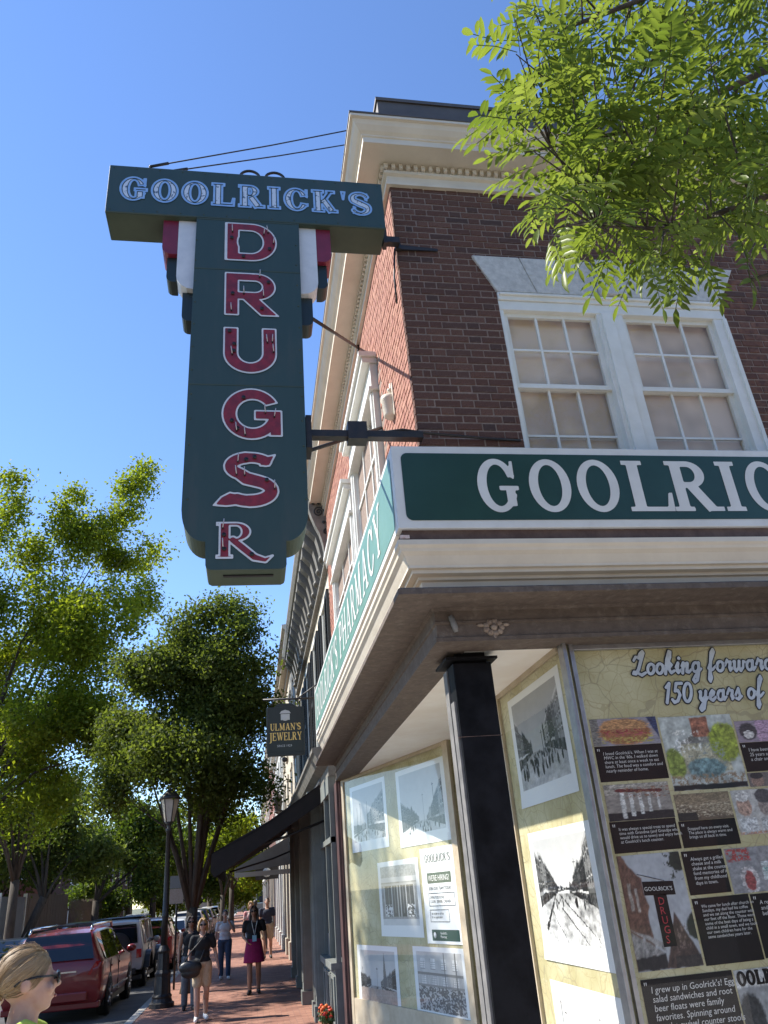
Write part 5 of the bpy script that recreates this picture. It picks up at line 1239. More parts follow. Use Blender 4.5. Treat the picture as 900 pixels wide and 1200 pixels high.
# grey awning of the stone building
ga = thing('shop_awning', 'pale grey sloping awning with white valance beyond the dark brown awning', 'awning', (1.2, 23.4, 3.3))
GAW = mat('grey_canvas', (.34, .33, .32), .85, var=(.29, .28, .27), vscale=5)
q = MB(); q.hexa([(1.21, 23.3, 3.36), (-.42, 23.3, 2.58), (-.42, 27.6, 2.58), (1.21, 27.6, 3.36)], [(1.21, 23.3, 3.38), (-.42, 23.3, 2.60), (-.42, 27.6, 2.60), (1.21, 27.6, 3.38)]); q.build('canvas', GAW, ga)
q = MB(); q.prism([(1.21, 23.29, 3.37), (-.42, 23.29, 2.59), (-.43, 23.29, 2.48), (1.21, 23.29, 2.60)], (0, .008, 0)); q.build('end_flap', GAW, ga)
q = MB(); q.box(-.45, 23.28, 2.36, -.425, 27.6, 2.58); q.box(-.425, 23.27, 2.36, 1.21, 23.285, 2.479); q.build('valance', mat('valance_white', (.66, .63, .58), .8), ga)
# wall lantern
ln = thing('wall_lantern', 'black iron lantern bracket on the pale stone building', 'lantern', (1.1, 31.5, 4.9))
q = MB(); q.tube([(1.32, 31.5, 5.6), (1.0, 31.5, 5.6), (1.0, 31.5, 5.35)], .03, 6); q.tube([(1.32, 31.5, 4.7), (1.0, 31.5, 4.75)], .03, 6); q.build('bracket', IRON, ln)
q = MB(); q.lathe([(.05, 5.36), (.20, 5.22), (.22, 5.18), (.17, 5.17), (.12, 4.72), (.16, 4.70), (.05, 4.62)], (1.0, 31.5, 0), 8, smooth=False); q.build('lantern_head', IRON, ln)
# projecting round sign down the sidewalk
rs = thing('round_hanging_sign', 'small black sign with pale round emblem hanging far down the sidewalk', 'sign', (.6, 34, 2.6))
q = MB(); q.box(.15, 34, 2.45, 1.05, 34.05, 2.95); q.tube([(1.2, 34.02, 3.0), (.1, 34.02, 3.0)], .02, 6); q.build('board', IRON, rs)
q = MB(); q.lathe([(.17, 0), (.17, -.008)], (.6, 33.998, 2.7), 18, axis='y'); q.build('emblem', SILV, rs)

# left side of the street: boundary wall, timber panel, picket fence and houses behind
TIMB = mat('weathered_timber', (.17, .125, .085), .85, var=(.11, .08, .055), vscale=5, stretch=(1, 1, .15)); GPAN = mat('grey_panel', (.19, .205, .22), .7, var=(.15, .165, .18), vscale=2)
f1 = thing('panel_wall', 'pale grey panel wall with white posts behind the parked cars across the street', 'wall', (-11, 38, 0))
for k in range(4):
    q = MB(); q.box(-11.05, 36+2.2*k, 0, -11.0, 36+2.2*k+2.04, 2.75); q.build('panel', GPAN, f1)
    q = MB(); q.box(-11.1, 36+2.2*k+2.05, 0, -10.95, 36+2.2*k+2.19, 2.9); q.build('post', WHITE, f1)
f2 = thing('timber_fence', 'brown vertical board fence behind the parked cars across the street', 'fence', (-11, 46, 0))
q0 = None
for k in range(48):
    if q0 is None:
        q = MB(); q.box(-11.03, 45.1, .05, -11.0, 45.1+.195, 2.9); q0 = q.build('board', TIMB, f2)
    else:
        c = q0.copy(); COL.objects.link(c); c.location = (random.Random(k).uniform(-.01, .01), .2*k, random.Random(k+9).uniform(-.03, .02))
q = MB(); q.box(-11.08, 45.0, .4, -11.035, 54.8, .5); q.box(-11.08, 45.0, 2.5, -11.035, 54.8, 2.6); q.build('rail', TIMB, f2)
f3 = thing('picket_fence', 'row of dark pickets past the board fence across the street', 'fence', (-11, 56, 0)); q0 = None
for k in range(40):
    if q0 is None:
        q = MB(); q.prism([(-11.02, 55.2, .05), (-11.02, 55.42, .05), (-11.02, 55.42, 2.5), (-11.02, 55.31, 2.65), (-11.02, 55.2, 2.5)], (.03, 0, 0)); q0 = q.build('picket', TIMB, f3)
    else:
        c = q0.copy(); COL.objects.link(c); c.location = (0, .42*k, 0)
q = MB(); q.box(-11.08, 55, .6, -11.03, 72.3, .72); q.box(-11.08, 55, 2.0, -11.03, 72.3, 2.12); q.build('rail', TIMB, f3)
def house(label, x0, x1, y0, y1, h, wm, roofm, nm='house'):
    t = thing(nm, label, 'building', ((x0+x1)/2, y0, 0))
    q = MB(); q.box(x0, y0, -.1, x1, y1, h); q.build('wall', wm, t)
    xm = (x0+x1)/2; q = MB(); q.prism([(x0-.4, y0-.4, h), (x1+.4, y0-.4, h), (xm, y0-.4, h+2.2)], (0, y1-y0+.8, 0)); q.build('roof', roofm, t)
    for s_ in range(2):
        for k in range(5):
            yc = y0+(y1-y0)*(k+.5)/5; z0 = 1.0+s_*3.0
            q = MB(); q.box(x1, yc-.6, z0-.08, x1+.06, yc+.6, z0+1.78); wd = q.build('window', WHITE, t)
            q = MB(); q.box(x1+.06, yc-.48, z0+.04, x1+.065, yc+.48, z0+1.66); q.build('pane', mat('far_pane', (.03, .035, .04), .1), wd)
        for k in range(3):
            xc = x0+(x1-x0)*(k+.5)/3; z0 = 1.0+s_*3.0
            q = MB(); q.box(xc-.6, y0-.06, z0-.08, xc+.6, y0, z0+1.78); wd = q.build('window', WHITE, t)
            q = MB(); q.box(xc-.48, y0-.065, z0+.04, xc+.48, y0-.06, z0+1.66); q.build('pane', mat('far_pane', (.03, .035, .04), .1), wd)
ROOF = mat('slate_roof', (.07, .07, .075), .8, var=(.1, .1, .105), vscale=6)
house('red brick house behind the board fence across the street', -25, -14, 46, 60, 6.6, REDB, ROOF)
house('dark brick house among trees further along the far side of the street', -24, -12.5, 75, 95, 7.2, mat('dark_brick_far', (.11, .06, .048), .9, var=(.085, .048, .04), vscale=6), ROOF)
house('unseen dark red brick building added behind the viewer across the side street', -1, 26, -36, -19, 9.0, REDB, ROOF)  # added out of view to darken window reflections and cut skylight
house('unseen tan brick corner building added behind the viewer past the crossing', -30, -11, -36, -19, 8.5, TANB, ROOF)  # second unseen building, added for the same darker surroundings
house('tan house closing the far end of the street', -12, 4, 140, 152, 6.5, TANB, ROOF)

# ================================================================ STREET FURNITURE
lp = thing('street_lamp', 'black cast iron street lamp with a tapered glass lantern at the kerb', 'street lamp', (-1.80, 18.85, 0))
q = MB(); q.lathe([(.25, 0), (.25, .08), (.21, .10), (.19, .16), (.20, .2), (.17, .24), (.155, .55), (.165, .60), (.125, .66), (.115, .95), (.13, 1.0), (.10, 1.05), (.075, 1.10)], (-1.80, 18.85, 0), 16, flute=(.24, .95), smooth=False); q.build('base', IRON, lp)
q = MB(); q.lathe([(.07, 1.08), (.062, 1.6), (.072, 1.63), (.072, 1.68), (.060, 1.70), (.048, 3.28), (.065, 3.30), (.065, 3.36), (.045, 3.38), (.05, 3.45), (.10, 3.50)], (-1.80, 18.85, 0), 12); q.build('pole', IRON, lp)
LG = mat('lantern_glass', (.50, .44, .36), .25, var=(.40, .35, .30), vscale=5)
q = MB(); q.lathe([(.105, 3.50), (.20, 3.97)], (-1.80, 18.85, 0), 6, smooth=False); head = q.build('lantern_glass', LG, lp)
q = MB()
for k in range(6):
    a = 2*math.pi*k/6; q.tube([(-1.80+.108*math.cos(a), 18.85+.108*math.sin(a), 3.49), (-1.80+.205*math.cos(a), 18.85+.205*math.sin(a), 3.98)], .011, 5)
q.lathe([(.235, 3.97), (.235, 4.0), (.21, 4.03), (.12, 4.13), (.07, 4.15), (.06, 4.18), (.02, 4.20), (.028, 4.22), (.0, 4.26)], (-1.80, 18.85, 0), 12); q.build('lantern_frame', IRON, lp)
ps = thing('parking_sign', 'small weathered parking sign on a thin post between the lamp and the tree', 'sign', (-1.86, 22.3, 0))
q = MB(); q.tube([(-1.86, 22.3, 0), (-1.86, 22.3, 2.5)], .028, 6); q.build('post', IRON, ps)
q = MB(); q.box(-2.04, 22.26, 1.86, -1.70, 22.27, 2.20); q.build('plate', mat('sign_tan', (.42, .31, .24), .6, var=(.5, .42, .36), vscale=30), ps)
q = MB(); q.box(-2.04, 22.26, 2.21, -1.70, 22.27, 2.50); q.build('plate', mat('sign_grey', (.25, .26, .26), .6), ps)
# ================================================================ TREES
BARK = mat('bark', (.085, .068, .052), .95, var=(.045, .036, .028), vscale=14, stretch=(1, 1, .25), bump=.6, bscale=30)
def leaf_cloud(name, centers, spread, per, size, material, parent, rs, flat=.75, up=.5):
    """thousands of small leaf faces gathered in clumps round the twig ends"""
    n = len(centers)*per
    C = np.repeat(np.array(centers), per, 0)+rs.normal(0, 1, (n, 3))*np.array([spread, spread, spread*flat])
    nv = rs.normal(0, 1, (n, 3)); nv[:, 2] += up*np.sign(rs.rand(n)-.15); nv /= np.linalg.norm(nv, axis=1)[:, None]
    t = np.cross(nv, rs.normal(0, 1, (n, 3))); t /= np.linalg.norm(t, axis=1)[:, None]; b = np.cross(nv, t)
    s = size*(.65+.7*rs.rand(n))[:, None]
    V_ = np.empty((n, 4, 3)); V_[:, 0] = C-t*s*.5; V_[:, 1] = C+b*s*.30+nv*s*.06; V_[:, 2] = C+t*s*.55; V_[:, 3] = C-b*s*.30+nv*s*.06
    root = parent; off = np.array(ORG[root.name])
    co = (V_.reshape(-1, 3)-off).astype(np.float32)
    me = bpy.data.meshes.new(name)
    me.vertices.add(4*n); me.vertices.foreach_set('co', co.ravel()); me.loops.add(4*n); me.loops.foreach_set('vertex_index', np.arange(4*n, dtype=np.int32))
    me.polygons.add(n); me.polygons.foreach_set('loop_start', np.arange(0, 4*n, 4, dtype=np.int32)); me.polygons.foreach_set('loop_total', np.full(n, 4, np.int32))
    me.update(); me.materials.append(material)
    o = bpy.data.objects.new(name, me); COL.objects.link(o); o.parent = parent; o['kind'] = 'stuff'
    return o
def tree(label, base, fork, trunk_r, lobes, leaves, size, material, seed, group=None, lean=0.0, spread=.32, limbs=14, depth=1.0, name='street_tree', dens=None):
    rs = np.random.RandomState(seed); rq = random.Random(seed)
    t = thing(name, label, 'tree', base, group=group)
    L_ = np.array(lobes); vol = L_[:, 3]**2.2; vol = vol/vol.sum()
    per = 22; nc = leaves//per; cen = []
    axis = np.array([base[0], base[1], 0.0])
    for k in range(len(L_)):
        m = max(4, int(nc*vol[k])); rad = L_[k, 3]; sp = max(2, m//9)
        ctr = L_[k, :3]+np.array([0, (rs.rand()-.5)*rad*1.2*depth, 0])
        for j in range(sp):                                   # sprays: twigs strung along upswept shoots
            d = rs.normal(0, 1, 3); d /= np.linalg.norm(d); p0 = ctr+d*rs.rand()**.5*rad*np.array([.8, .9*depth, .8])
            o_ = p0-axis; o_[2] = 0; o_ /= (np.linalg.norm(o_)+1e-6); dirn = o_*.75+np.array([0, 0, .8])+rs.normal(0, .35, 3); dirn /= np.linalg.norm(dirn)
            ln = rad*rs.uniform(.35, .85); tt = rs.rand(9)[:, None]
            cen.append(p0+dirn*ln*(tt-.25)+rs.normal(0, .10*rad**.5, (9, 3))*(1.1-.7*tt))
    cen = np.concatenate(cen)
    keep = np.array([noise.noise(Vector(p)*(.9 if L_[:, 3].max() < 1.7 else .62)+Vector((seed, 0, 0))) > -.13 for p in cen]); cen = cen[keep]; per = max(per, int(leaves/max(1, len(cen))))
    top = Vector((base[0]+lean, base[1], fork))
    q = MB(); q.tube([(base[0], base[1], base[2]-.1), (base[0], base[1], base[2]+.15), (base[0]+lean*.4, base[1], base[2]+(fork-base[2])*.5), top], [trunk_r*1.5, trunk_r*1.12, trunk_r, trunk_r*.9], 10); q.build('trunk', BARK, t)
    q = MB(); order = sorted(range(len(L_)), key=lambda k: -L_[k, 3])
    ends = [L_[k, :3] for k in order][:limbs]
    while len(ends) < limbs: ends.append(cen[rs.randint(len(cen))])
    for e in ends:
        e = Vector(e); m = (top+e)/2+Vector((rq.uniform(-.3, .3), rq.uniform(-.3, .3), .12*(e-top).length)); mid2 = (m+e)/2+Vector((rq.uniform(-.2, .2), rq.uniform(-.2, .2), .1))
        q.tube([top-Vector((0, 0, .25)), top.lerp(m, .45), m, mid2, e], [trunk_r*.5, trunk_r*.34, trunk_r*.19, trunk_r*.10, trunk_r*.04], 6)
        for j in range(7):
            c = Vector(cen[rs.randint(len(cen))])
            best = min((Vector(cen[rs.randint(len(cen))]) for _ in range(12)), key=lambda v: (v-mid2).length)
            q.tube([m.lerp(mid2, rq.random()), (mid2+best)/2+Vector((0, 0, .1)), best], [trunk_r*.07, trunk_r*.045, .008], 4)
    q.build('limbs', BARK, t, recalc=False)
    leaf_cloud('crown', cen, spread, per, size, material, t, rs)
    return t
LF1 = leaf_mat('leaf_yellow_green', [(.095, .135, .016), (.135, .18, .022), (.19, .23, .034)], trans=.60, tcol=(1.8, 1.7, .6))
LF2 = leaf_mat('leaf_dark_green', [(.055, .082, .020), (.085, .115, .028), (.125, .16, .048)], trans=.55, tcol=(1.65, 1.6, .65))
LF3 = leaf_mat('leaf_mid_green', [(.05, .085, .016), (.07, .11, .02), (.10, .14, .025)], trans=.45, tcol=(1.5, 1.5, .5))
TG = 'street trees along the block'
tree('tall bright yellow green tree with upswept sprays rising over the parked cars', (-8.95, 27, -.15), 4.2, .20,
     [(-4.7, 27, 14.9, .80), (-4.4, 27, 15.7, .60), (-4.2, 27, 16.4, .42), (-4.08, 27, 16.95, .24), (-4.43, 27, 13.6, 1.25), (-5.5, 27.6, 14.3, .7), (-6.25, 27, 13.8, 1.2), (-6.5, 26.5, 14.9, .6), (-6.42, 26.5, 15.7, .34), (-8.15, 27, 13.9, 1.3), (-8.35, 26.4, 15.1, .6), (-8.45, 26.4, 15.9, .36), (-3.35, 27, 12.75, .26), (-7.35, 27, 10.64, 2.3), (-5.05, 27, 9.96, 1.9), (-3.86, 27, 11.4, .85), (-3.6, 27, 12.1, .5), (-6.43, 27, 7.15, 2.4), (-4.52, 27, 6.5, 1.7), (-7.22, 27, 5.10, 1.5), (-9.6, 28, 8.5, 2.4), (-9.8, 27.5, 11.8, 2.2), (-10.5, 27, 14, 1.3)],
     96000, .13, LF1, 11, TG, spread=.27, limbs=13, lean=.15)
tree('dark green many stemmed street tree behind the street lamp on the sidewalk', (-1.45, 21.2, 0), 1.75, .145,
     [(-.55, 20.5, 8.2, .85), (.18, 20.8, 7.75, .62), (-1.78, 20.5, 8.2, .80), (-2.5, 20.5, 7.2, .95), (-.97, 20.5, 6.5, 1.4), (.10, 20.5, 6.0, .8), (-3.0, 20.5, 5.6, .95), (-1.56, 20.5, 5.0, 1.5), (-.09, 20.5, 4.5, .85), (-3.1, 20.5, 4.4, .75), (-.9, 21.4, 4.0, .6), (-1.3, 21.5, 7.4, 1.0)],
     105000, .094, LF2, 12, TG, spread=.23, limbs=16, lean=.05)
tree('leaning dark tree growing behind the grey panel wall across the street', (-10.2, 41, -.1), 2.6, .2,
     [(-9.47, 42, 5.0, 1.8), (-10.9, 42, 5.9, 1.6), (-7.9, 42, 4.3, 1.4), (-11.6, 42, 4.2, 1.5), (-9.4, 42, 6.5, 1.2)], 15000, .2, LF2, 13, TG, lean=.9, spread=.4, limbs=7)
tree('round mid green tree across the street beyond the leaning tree', (-8.9, 52, -.1), 2.4, .2,
     [(-7.32, 52, 5.6, 2.1), (-8.7, 52, 4.6, 1.5), (-4.7, 53, 4.7, 1.8), (-6.0, 52, 3.6, 1.5), (-8.0, 53, 7, 1.5)], 15000, .22, LF3, 14, TG, spread=.42, limbs=7)
tree('sunlit small tree on the right kerb beyond the pedestrians', (-1.5, 46, 0), 2.1, .13, [(-1.02, 46, 3.9, 1.15), (-.2, 46, 3.1, .9), (-1.8, 46, 4.2, 1.0), (-.9, 46, 5.0, .9)], 9000, .19, LF1, 15, TG, spread=.3, limbs=6)
tree('mid green tree on the far kerb beyond the round tree', (-9.0, 66, -.1), 2.6, .2, [(-9.6, 65, 2.3, 1.5), (-11.6, 66, 2.6, 1.7), (-7.6, 66, 4.6, 2.0), (-9.4, 66, 5.4, 2.0), (-6.4, 66, 3.4, 1.3), (-8, 66, 7, 1.6)], 12000, .24, LF3, 25, TG, spread=.4, limbs=9)
tree('low spreading tree in front of the tan house', (-6, 95, -.1), 1.6, .2, [(-6, 95, 2.6, 2.4), (-8.6, 95, 2.6, 2.4), (-3.2, 96, 2.8, 2.4), (-.4, 97, 2.8, 2.2), (-11, 95, 2.8, 2.4), (-6, 95, 4.4, 2.0)], 18000, .34, LF1, 26, TG, spread=.5, limbs=7)
tree('low bushy tree massed behind the leaning trunk across the street', (-13.2, 47, -.1), 1.6, .15, [(-13, 47, 3.6, 1.7), (-15.5, 47, 3.8, 1.9), (-11.6, 49, 4.4, 1.5), (-18, 48, 4.5, 2.2), (-13.8, 48, 5.4, 1.6)], 14000, .2, LF2, 31, TG, spread=.4, limbs=6)
tree('slender tree across the street rising behind the bright yellow green one', (-9.2, 35.5, -.15), 3.2, .18, [(-8.6, 35.5, 6.2, 1.7), (-9.8, 35.5, 8.0, 1.8), (-8.8, 36, 9.6, 1.4), (-10.2, 35, 6.0, 1.5)], 16000, .16, LF3, 32, TG, spread=.34, limbs=7)
tree('thin leafed tree across the road left of the bright yellow green tree', (-10.0, 20.6, -.15), 3.2, .18, [(-9.6, 20.6, 7.0, 1.5), (-10.2, 20.0, 8.8, 1.6), (-9.4, 21.0, 10.2, 1.2), (-10.6, 21, 7.4, 1.5)], 9000, .15, LF3, 33, TG, spread=.34, limbs=7)
tree('pale green tree near the far end of the street', (-3.4, 72, -.15), 2.0, .2, [(-2.7, 70, 3.8, 1.7), (-3.7, 70, 3.1, 1.3), (-4.75, 70, 4.9, 2.0), (-3, 72, 5.6, 1.5)], 9000, .28, LF3, 16, TG, spread=.5, limbs=6)
tree('broad tree on the right kerb far down the street', (-1.4, 62, 0), 2.6, .18, [(-1.2, 62, 5.0, 1.7), (.1, 62, 4.6, 1.2), (-2.4, 62, 5.2, 1.4), (-1.0, 62, 6.6, 1.3)], 8000, .26, LF3, 17, TG, spread=.45, limbs=6)
tree('spreading tree beside the red brick house across the street', (-13, 58, -.1), 3, .25, [(-13, 58, 6, 2.4), (-15.5, 58, 6.5, 2.2), (-11, 58, 5.4, 2.0), (-13, 58, 8.5, 2.0), (-17.5, 57, 7.6, 2.0)], 14000, .26, LF2, 18, TG, spread=.5, limbs=8)
tree('large dark tree at the end of the left side of the street', (-9.2, 84, -.1), 3, .28, [(-9, 84, 6, 2.8), (-6.4, 84, 5.4, 2.2), (-11.5, 84, 6.5, 2.6), (-8, 84, 9, 2.4)], 12000, .34, LF2, 19, TG, spread=.6, limbs=8)
tree('dark tree closing the street behind the far cars', (-4.5, 108, -.1), 3, .28, [(-4.5, 108, 5.2, 3.0), (-1.2, 108, 5.0, 2.4), (-8, 108, 6, 3.0), (-4, 108, 8.2, 2.4), (1.2, 110, 6, 2.5)], 12000, .42, LF3, 20, TG, spread=.7, limbs=8)
tree('tall dark tree at the left edge behind the grey panel wall', (-17, 44, -.1), 3, .28, [(-15.6, 44, 6.4, 2.2), (-14, 44, 4.5, 1.8), (-18, 44, 7.5, 2.6), (-16.5, 44, 9.2, 2.0), (-13.2, 45, 6.4, 1.6)], 14000, .24, LF2, 21, TG, spread=.45, limbs=8)
tree('street tree across the road just outside the left edge of the view', (-9.8, 14.8, -.15), 4.0, .22, [(-9.8, 15.4, 13.0, 1.2), (-9.4, 14.2, 12.4, 1.1), (-10.6, 14.4, 11.6, 1.5), (-10.2, 15.8, 9.8, 1.8), (-9.8, 13.8, 9.4, 1.5), (-10.0, 15.2, 14.0, .8)], 15000, .17, LF1, 22, TG, spread=.30, limbs=9)

# ---- near tree with feather-shaped compound leaves, hanging in from the right
LFN = leaf_mat('compound_leaf', [(.115, .155, .030), (.155, .20, .046), (.09, .13, .026), (.19, .23, .065)], trans=.52, tcol=(1.45, 1.45, .7), random_by='object', rough=.38)
LFNI = leaf_mat('compound_leaf_mass', [(.115, .155, .030), (.155, .20, .046), (.09, .13, .026), (.19, .23, .065)], trans=.52, tcol=(1.45, 1.45, .7), random_by='island', rough=.38)
def compound(seed, pairs=5):
    rq = random.Random(seed); L_ = .27; fs = []; vs = []
    def leaflet(base, d, ln, wd):
        d = d.normalized(); side = d.cross(Vector((0, 0, 1))).normalized(); upv = side.cross(d).normalized(); o = len(vs); dr = -.25
        for (t, w_, h) in ((0, 0, 0), (.28, .42, .0), (.62, .46, -.03), (.86, .22, -.09), (1, 0, -.16)):
            c = base+d*ln*t+upv*ln*h
            if w_ == 0: vs.append(c)
            else:
                vs.append(c+side*wd*w_+upv*wd*.18); vs.append(c); vs.append(c-side*wd*w_+upv*wd*.18)
        i = o; fs.extend([(i, i+1, i+2), (i, i+2, i+3), (i+1, i+4, i+5, i+2), (i+2, i+5, i+6, i+3), (i+4, i+7, i+8, i+5), (i+5, i+8, i+9, i+6), (i+7, i+10, i+8), (i+8, i+10, i+9)])
    pt = lambda t: Vector((L_*t, .01*math.sin(4*t+seed), -.07*t*t))
    for k in range(pairs):
        t = .22+.66*k/(pairs-1)
        for s in (-1, 1):
            leaflet(pt(t+rq.uniform(-.02, .02)), Vector((.62+rq.uniform(-.15, .15), s, -.22+rq.uniform(-.2, .15))), .092*(1-.25*abs(t-.5))*rq.uniform(.80, 1.15), .0245)
    leaflet(pt(.98), Vector((1, rq.uniform(-.2, .2), -.4)), .095, .031)
    # rachis
    o = len(vs); rr_ = .0022
    for t in (0, .5, 1):
        p = pt(t)
        for a in range(3): vs.append(p+Vector((0, rr_*math.cos(a*2.09), rr_*math.sin(a*2.09))))
    for j in range(2):
        for a in range(3): fs.append((o+j*3+a, o+j*3+(a+1) % 3, o+(j+1)*3+(a+1) % 3, o+(j+1)*3+a))
    return vs, fs
LEAFV = [compound(s, 5 if s % 2 else 6) for s in range(5)]
LME = []
for vs, fs in LEAFV:
    me = bpy.data.meshes.new('leaf'); me.from_pydata([tuple(v) for v in vs], [], fs); me.materials.append(LFN); me.polygons.foreach_set('use_smooth', [True]*len(fs)); me.update(); LME.append(me)
TB = Vector((5.6, 1.2, 0))
nt_tree = thing('overhanging_tree', 'bright green tree with feather shaped leaves hanging over the upper window', 'tree', TB)
q = MB(); q.tube([TB+Vector((0, 0, -.1)), TB+Vector((.05, 0, 2.0)), TB+Vector((-.1, .1, 4.2)), TB+Vector((-.3, .3, 6.5)), TB+Vector((-.5, .5, 9))], [.26, .20, .17, .13, .06], 12); q.build('trunk', BARK, nt_tree)
rq = random.Random(77)
POLY = [(.60, 2.1), (.60, 1.815), (.535, 1.56), (.500, 1.42), (.465, 1.355), (.492, 1.25), (.50, 1.06), (.57, 1.03), (.66, 1.01), (.74, 1.015), (.90, 1.01), (1.0, .99), (1.15, 1.02), (1.35, 1.15), (1.5, 2.1)]
def in_poly(x, y, P=POLY):
    c = False
    for i in range(len(P)):
        a, b = P[i], P[(i+1) % len(P)]
        if (a[1] > y) != (b[1] > y) and x < (b[0]-a[0])*(y-a[1])/(b[1]-a[1])+a[0]: c = not c
    return c
def crown_edge(x, y):
    P = POLY; d = 9
    for i in range(len(P)):
        a = Vector(P[i]); b = Vector(P[(i+1) % len(P)]); e = b-a; t = max(0, min(1, (Vector((x, y))-a).dot(e)/e.length_squared)); d = min(d, (Vector((x, y))-a-e*t).length)
    return d
limb = MB()
mains = [[TB+Vector((-.2, .2, 5.2)), Vector((4.2, 2.4, 6.75)), Vector((3.0, 2.7, 6.15)), Vector((2.2, 2.8, 5.75)), Vector((1.55, 2.85, 5.55))],
         [TB+Vector((-.15, .1, 4.4)), Vector((4.0, 2.0, 5.1)), Vector((3.0, 2.4, 5.0)), Vector((2.2, 2.7, 4.85)), Vector((1.7, 2.8, 4.95))],
         [TB+Vector((-.3, .3, 6.0)), Vector((4.0, 2.2, 7.4)), Vector((3.0, 2.5, 7.0)), Vector((2.2, 2.7, 6.7)), Vector((1.7, 2.8, 6.5))],
         [TB+Vector((-.1, .1, 3.9)), Vector((4.2, 1.8, 4.5)), Vector((3.2, 2.4, 4.55)), Vector((2.6, 2.8, 4.6))],
         [TB+Vector((-.3, .3, 6.6)), Vector((3.6, 1.9, 7.8)), Vector((2.6, 2.2, 7.6)), Vector((1.9, 2.3, 7.2))]]
nodes = []
for m in mains:
    rr_ = [.055, .034, .022, .014, .007][:len(m)]
    limb.tube(m, rr_, 6)
    for a, b in zip(m[:-1], m[1:]):
        for t in (0, .25, .5, .75): nodes.append(a.lerp(b, t))
LEAVES = []
tw = 0; guard = 0
while tw < 138 and guard < 9000:
    guard += 1
    a, b = rq.uniform(.42, 1.45), rq.uniform(.95, 2.1)
    if not in_poly(a, b): continue
    if crown_edge(a, b) < .035 and rq.random() < .45: continue
    if a > 1.25 and rq.random() < .6: continue
    Y = rq.uniform(2.0, 3.5); tip = Vector((a*Y, Y, EYE+b*Y))
    nd = min(nodes, key=lambda v: (v-tip).length+rq.uniform(0, .4))
    d = tip-nd
    if d.length > 1.3: nd = tip-d.normalized()*rq.uniform(.7, 1.2)
    mid = (nd+tip)/2+Vector((0, 0, .06)); limb.tube([nd, mid, tip], [.007, .005, .003], 4)
    tw += 1
    dirv = (tip-nd).normalized()
    nl = rq.randint(4, 6)
    for k in range(nl):
        t = .35+.65*k/(nl-1); p = nd.lerp(mid, min(1, t*2)) if t < .5 else mid.lerp(tip, (t-.5)*2)
        side = dirv.cross(Vector((0, 0, 1))); side = side.normalized() if side.length > .01 else Vector((1, 0, 0))
        s = 1 if k % 2 else -1
        ld_ = (dirv*(.55 if k < nl-1 else 1.0)+side*s*(.9 if k < nl-1 else .1)+Vector((rq.uniform(-.3, .3), rq.uniform(-.3, .3), rq.uniform(-.65, .15)))).normalized()
        zax = Vector((rq.uniform(-.45, .45), rq.uniform(-.45, .45), 1)); yax = zax.cross(ld_).normalized(); zax = ld_.cross(yax)
        M = Matrix((ld_, yax, zax)).transposed().to_4x4(); sc_ = rq.uniform(.80, 1.2)
        LEAVES.append((p, M, sc_, rq.randrange(5)))
limb.build('limbs', BARK, nt_tree, recalc=False)
# the leaves seen largest and least covered are single parts, the rest one mass
fwd_ = SC.camera.matrix_world.to_3x3() @ Vector((0, 0, -1))
LEAVES.sort(key=lambda l: ((l[0]-Vector((0, 0, EYE))).dot(fwd_)/l[2], l[0].x))
vis_l = [l for l in LEAVES if l[0].x/l[0].y < 1.0 and (l[0].z-EYE)/l[0].y < 1.85]
pick = set(id(l) for l in vis_l[:300]); mv, mf = [], []
for l in LEAVES:
    p, M, s, k = l
    if id(l) in pick:
        o = bpy.data.objects.new('leaf', LME[k]); COL.objects.link(o); o.parent = nt_tree
        o.matrix_basis = Matrix.Translation(p-TB) @ M @ Matrix.Scale(s, 4)
    else:
        T = Matrix.Translation(p) @ M @ Matrix.Scale(s, 4); of = len(mv); vs, fs = LEAFV[k]
        mv += [tuple(T @ v) for v in vs]; mf += [tuple(i+of for i in f) for f in fs]
mm = MB(); mm.v = mv; mm.f = mf; mm.m = [0]*len(mf); mm.sm = [True]*len(mf)
tag(mm.build('foliage', LFNI, nt_tree, recalc=False), kind='stuff')
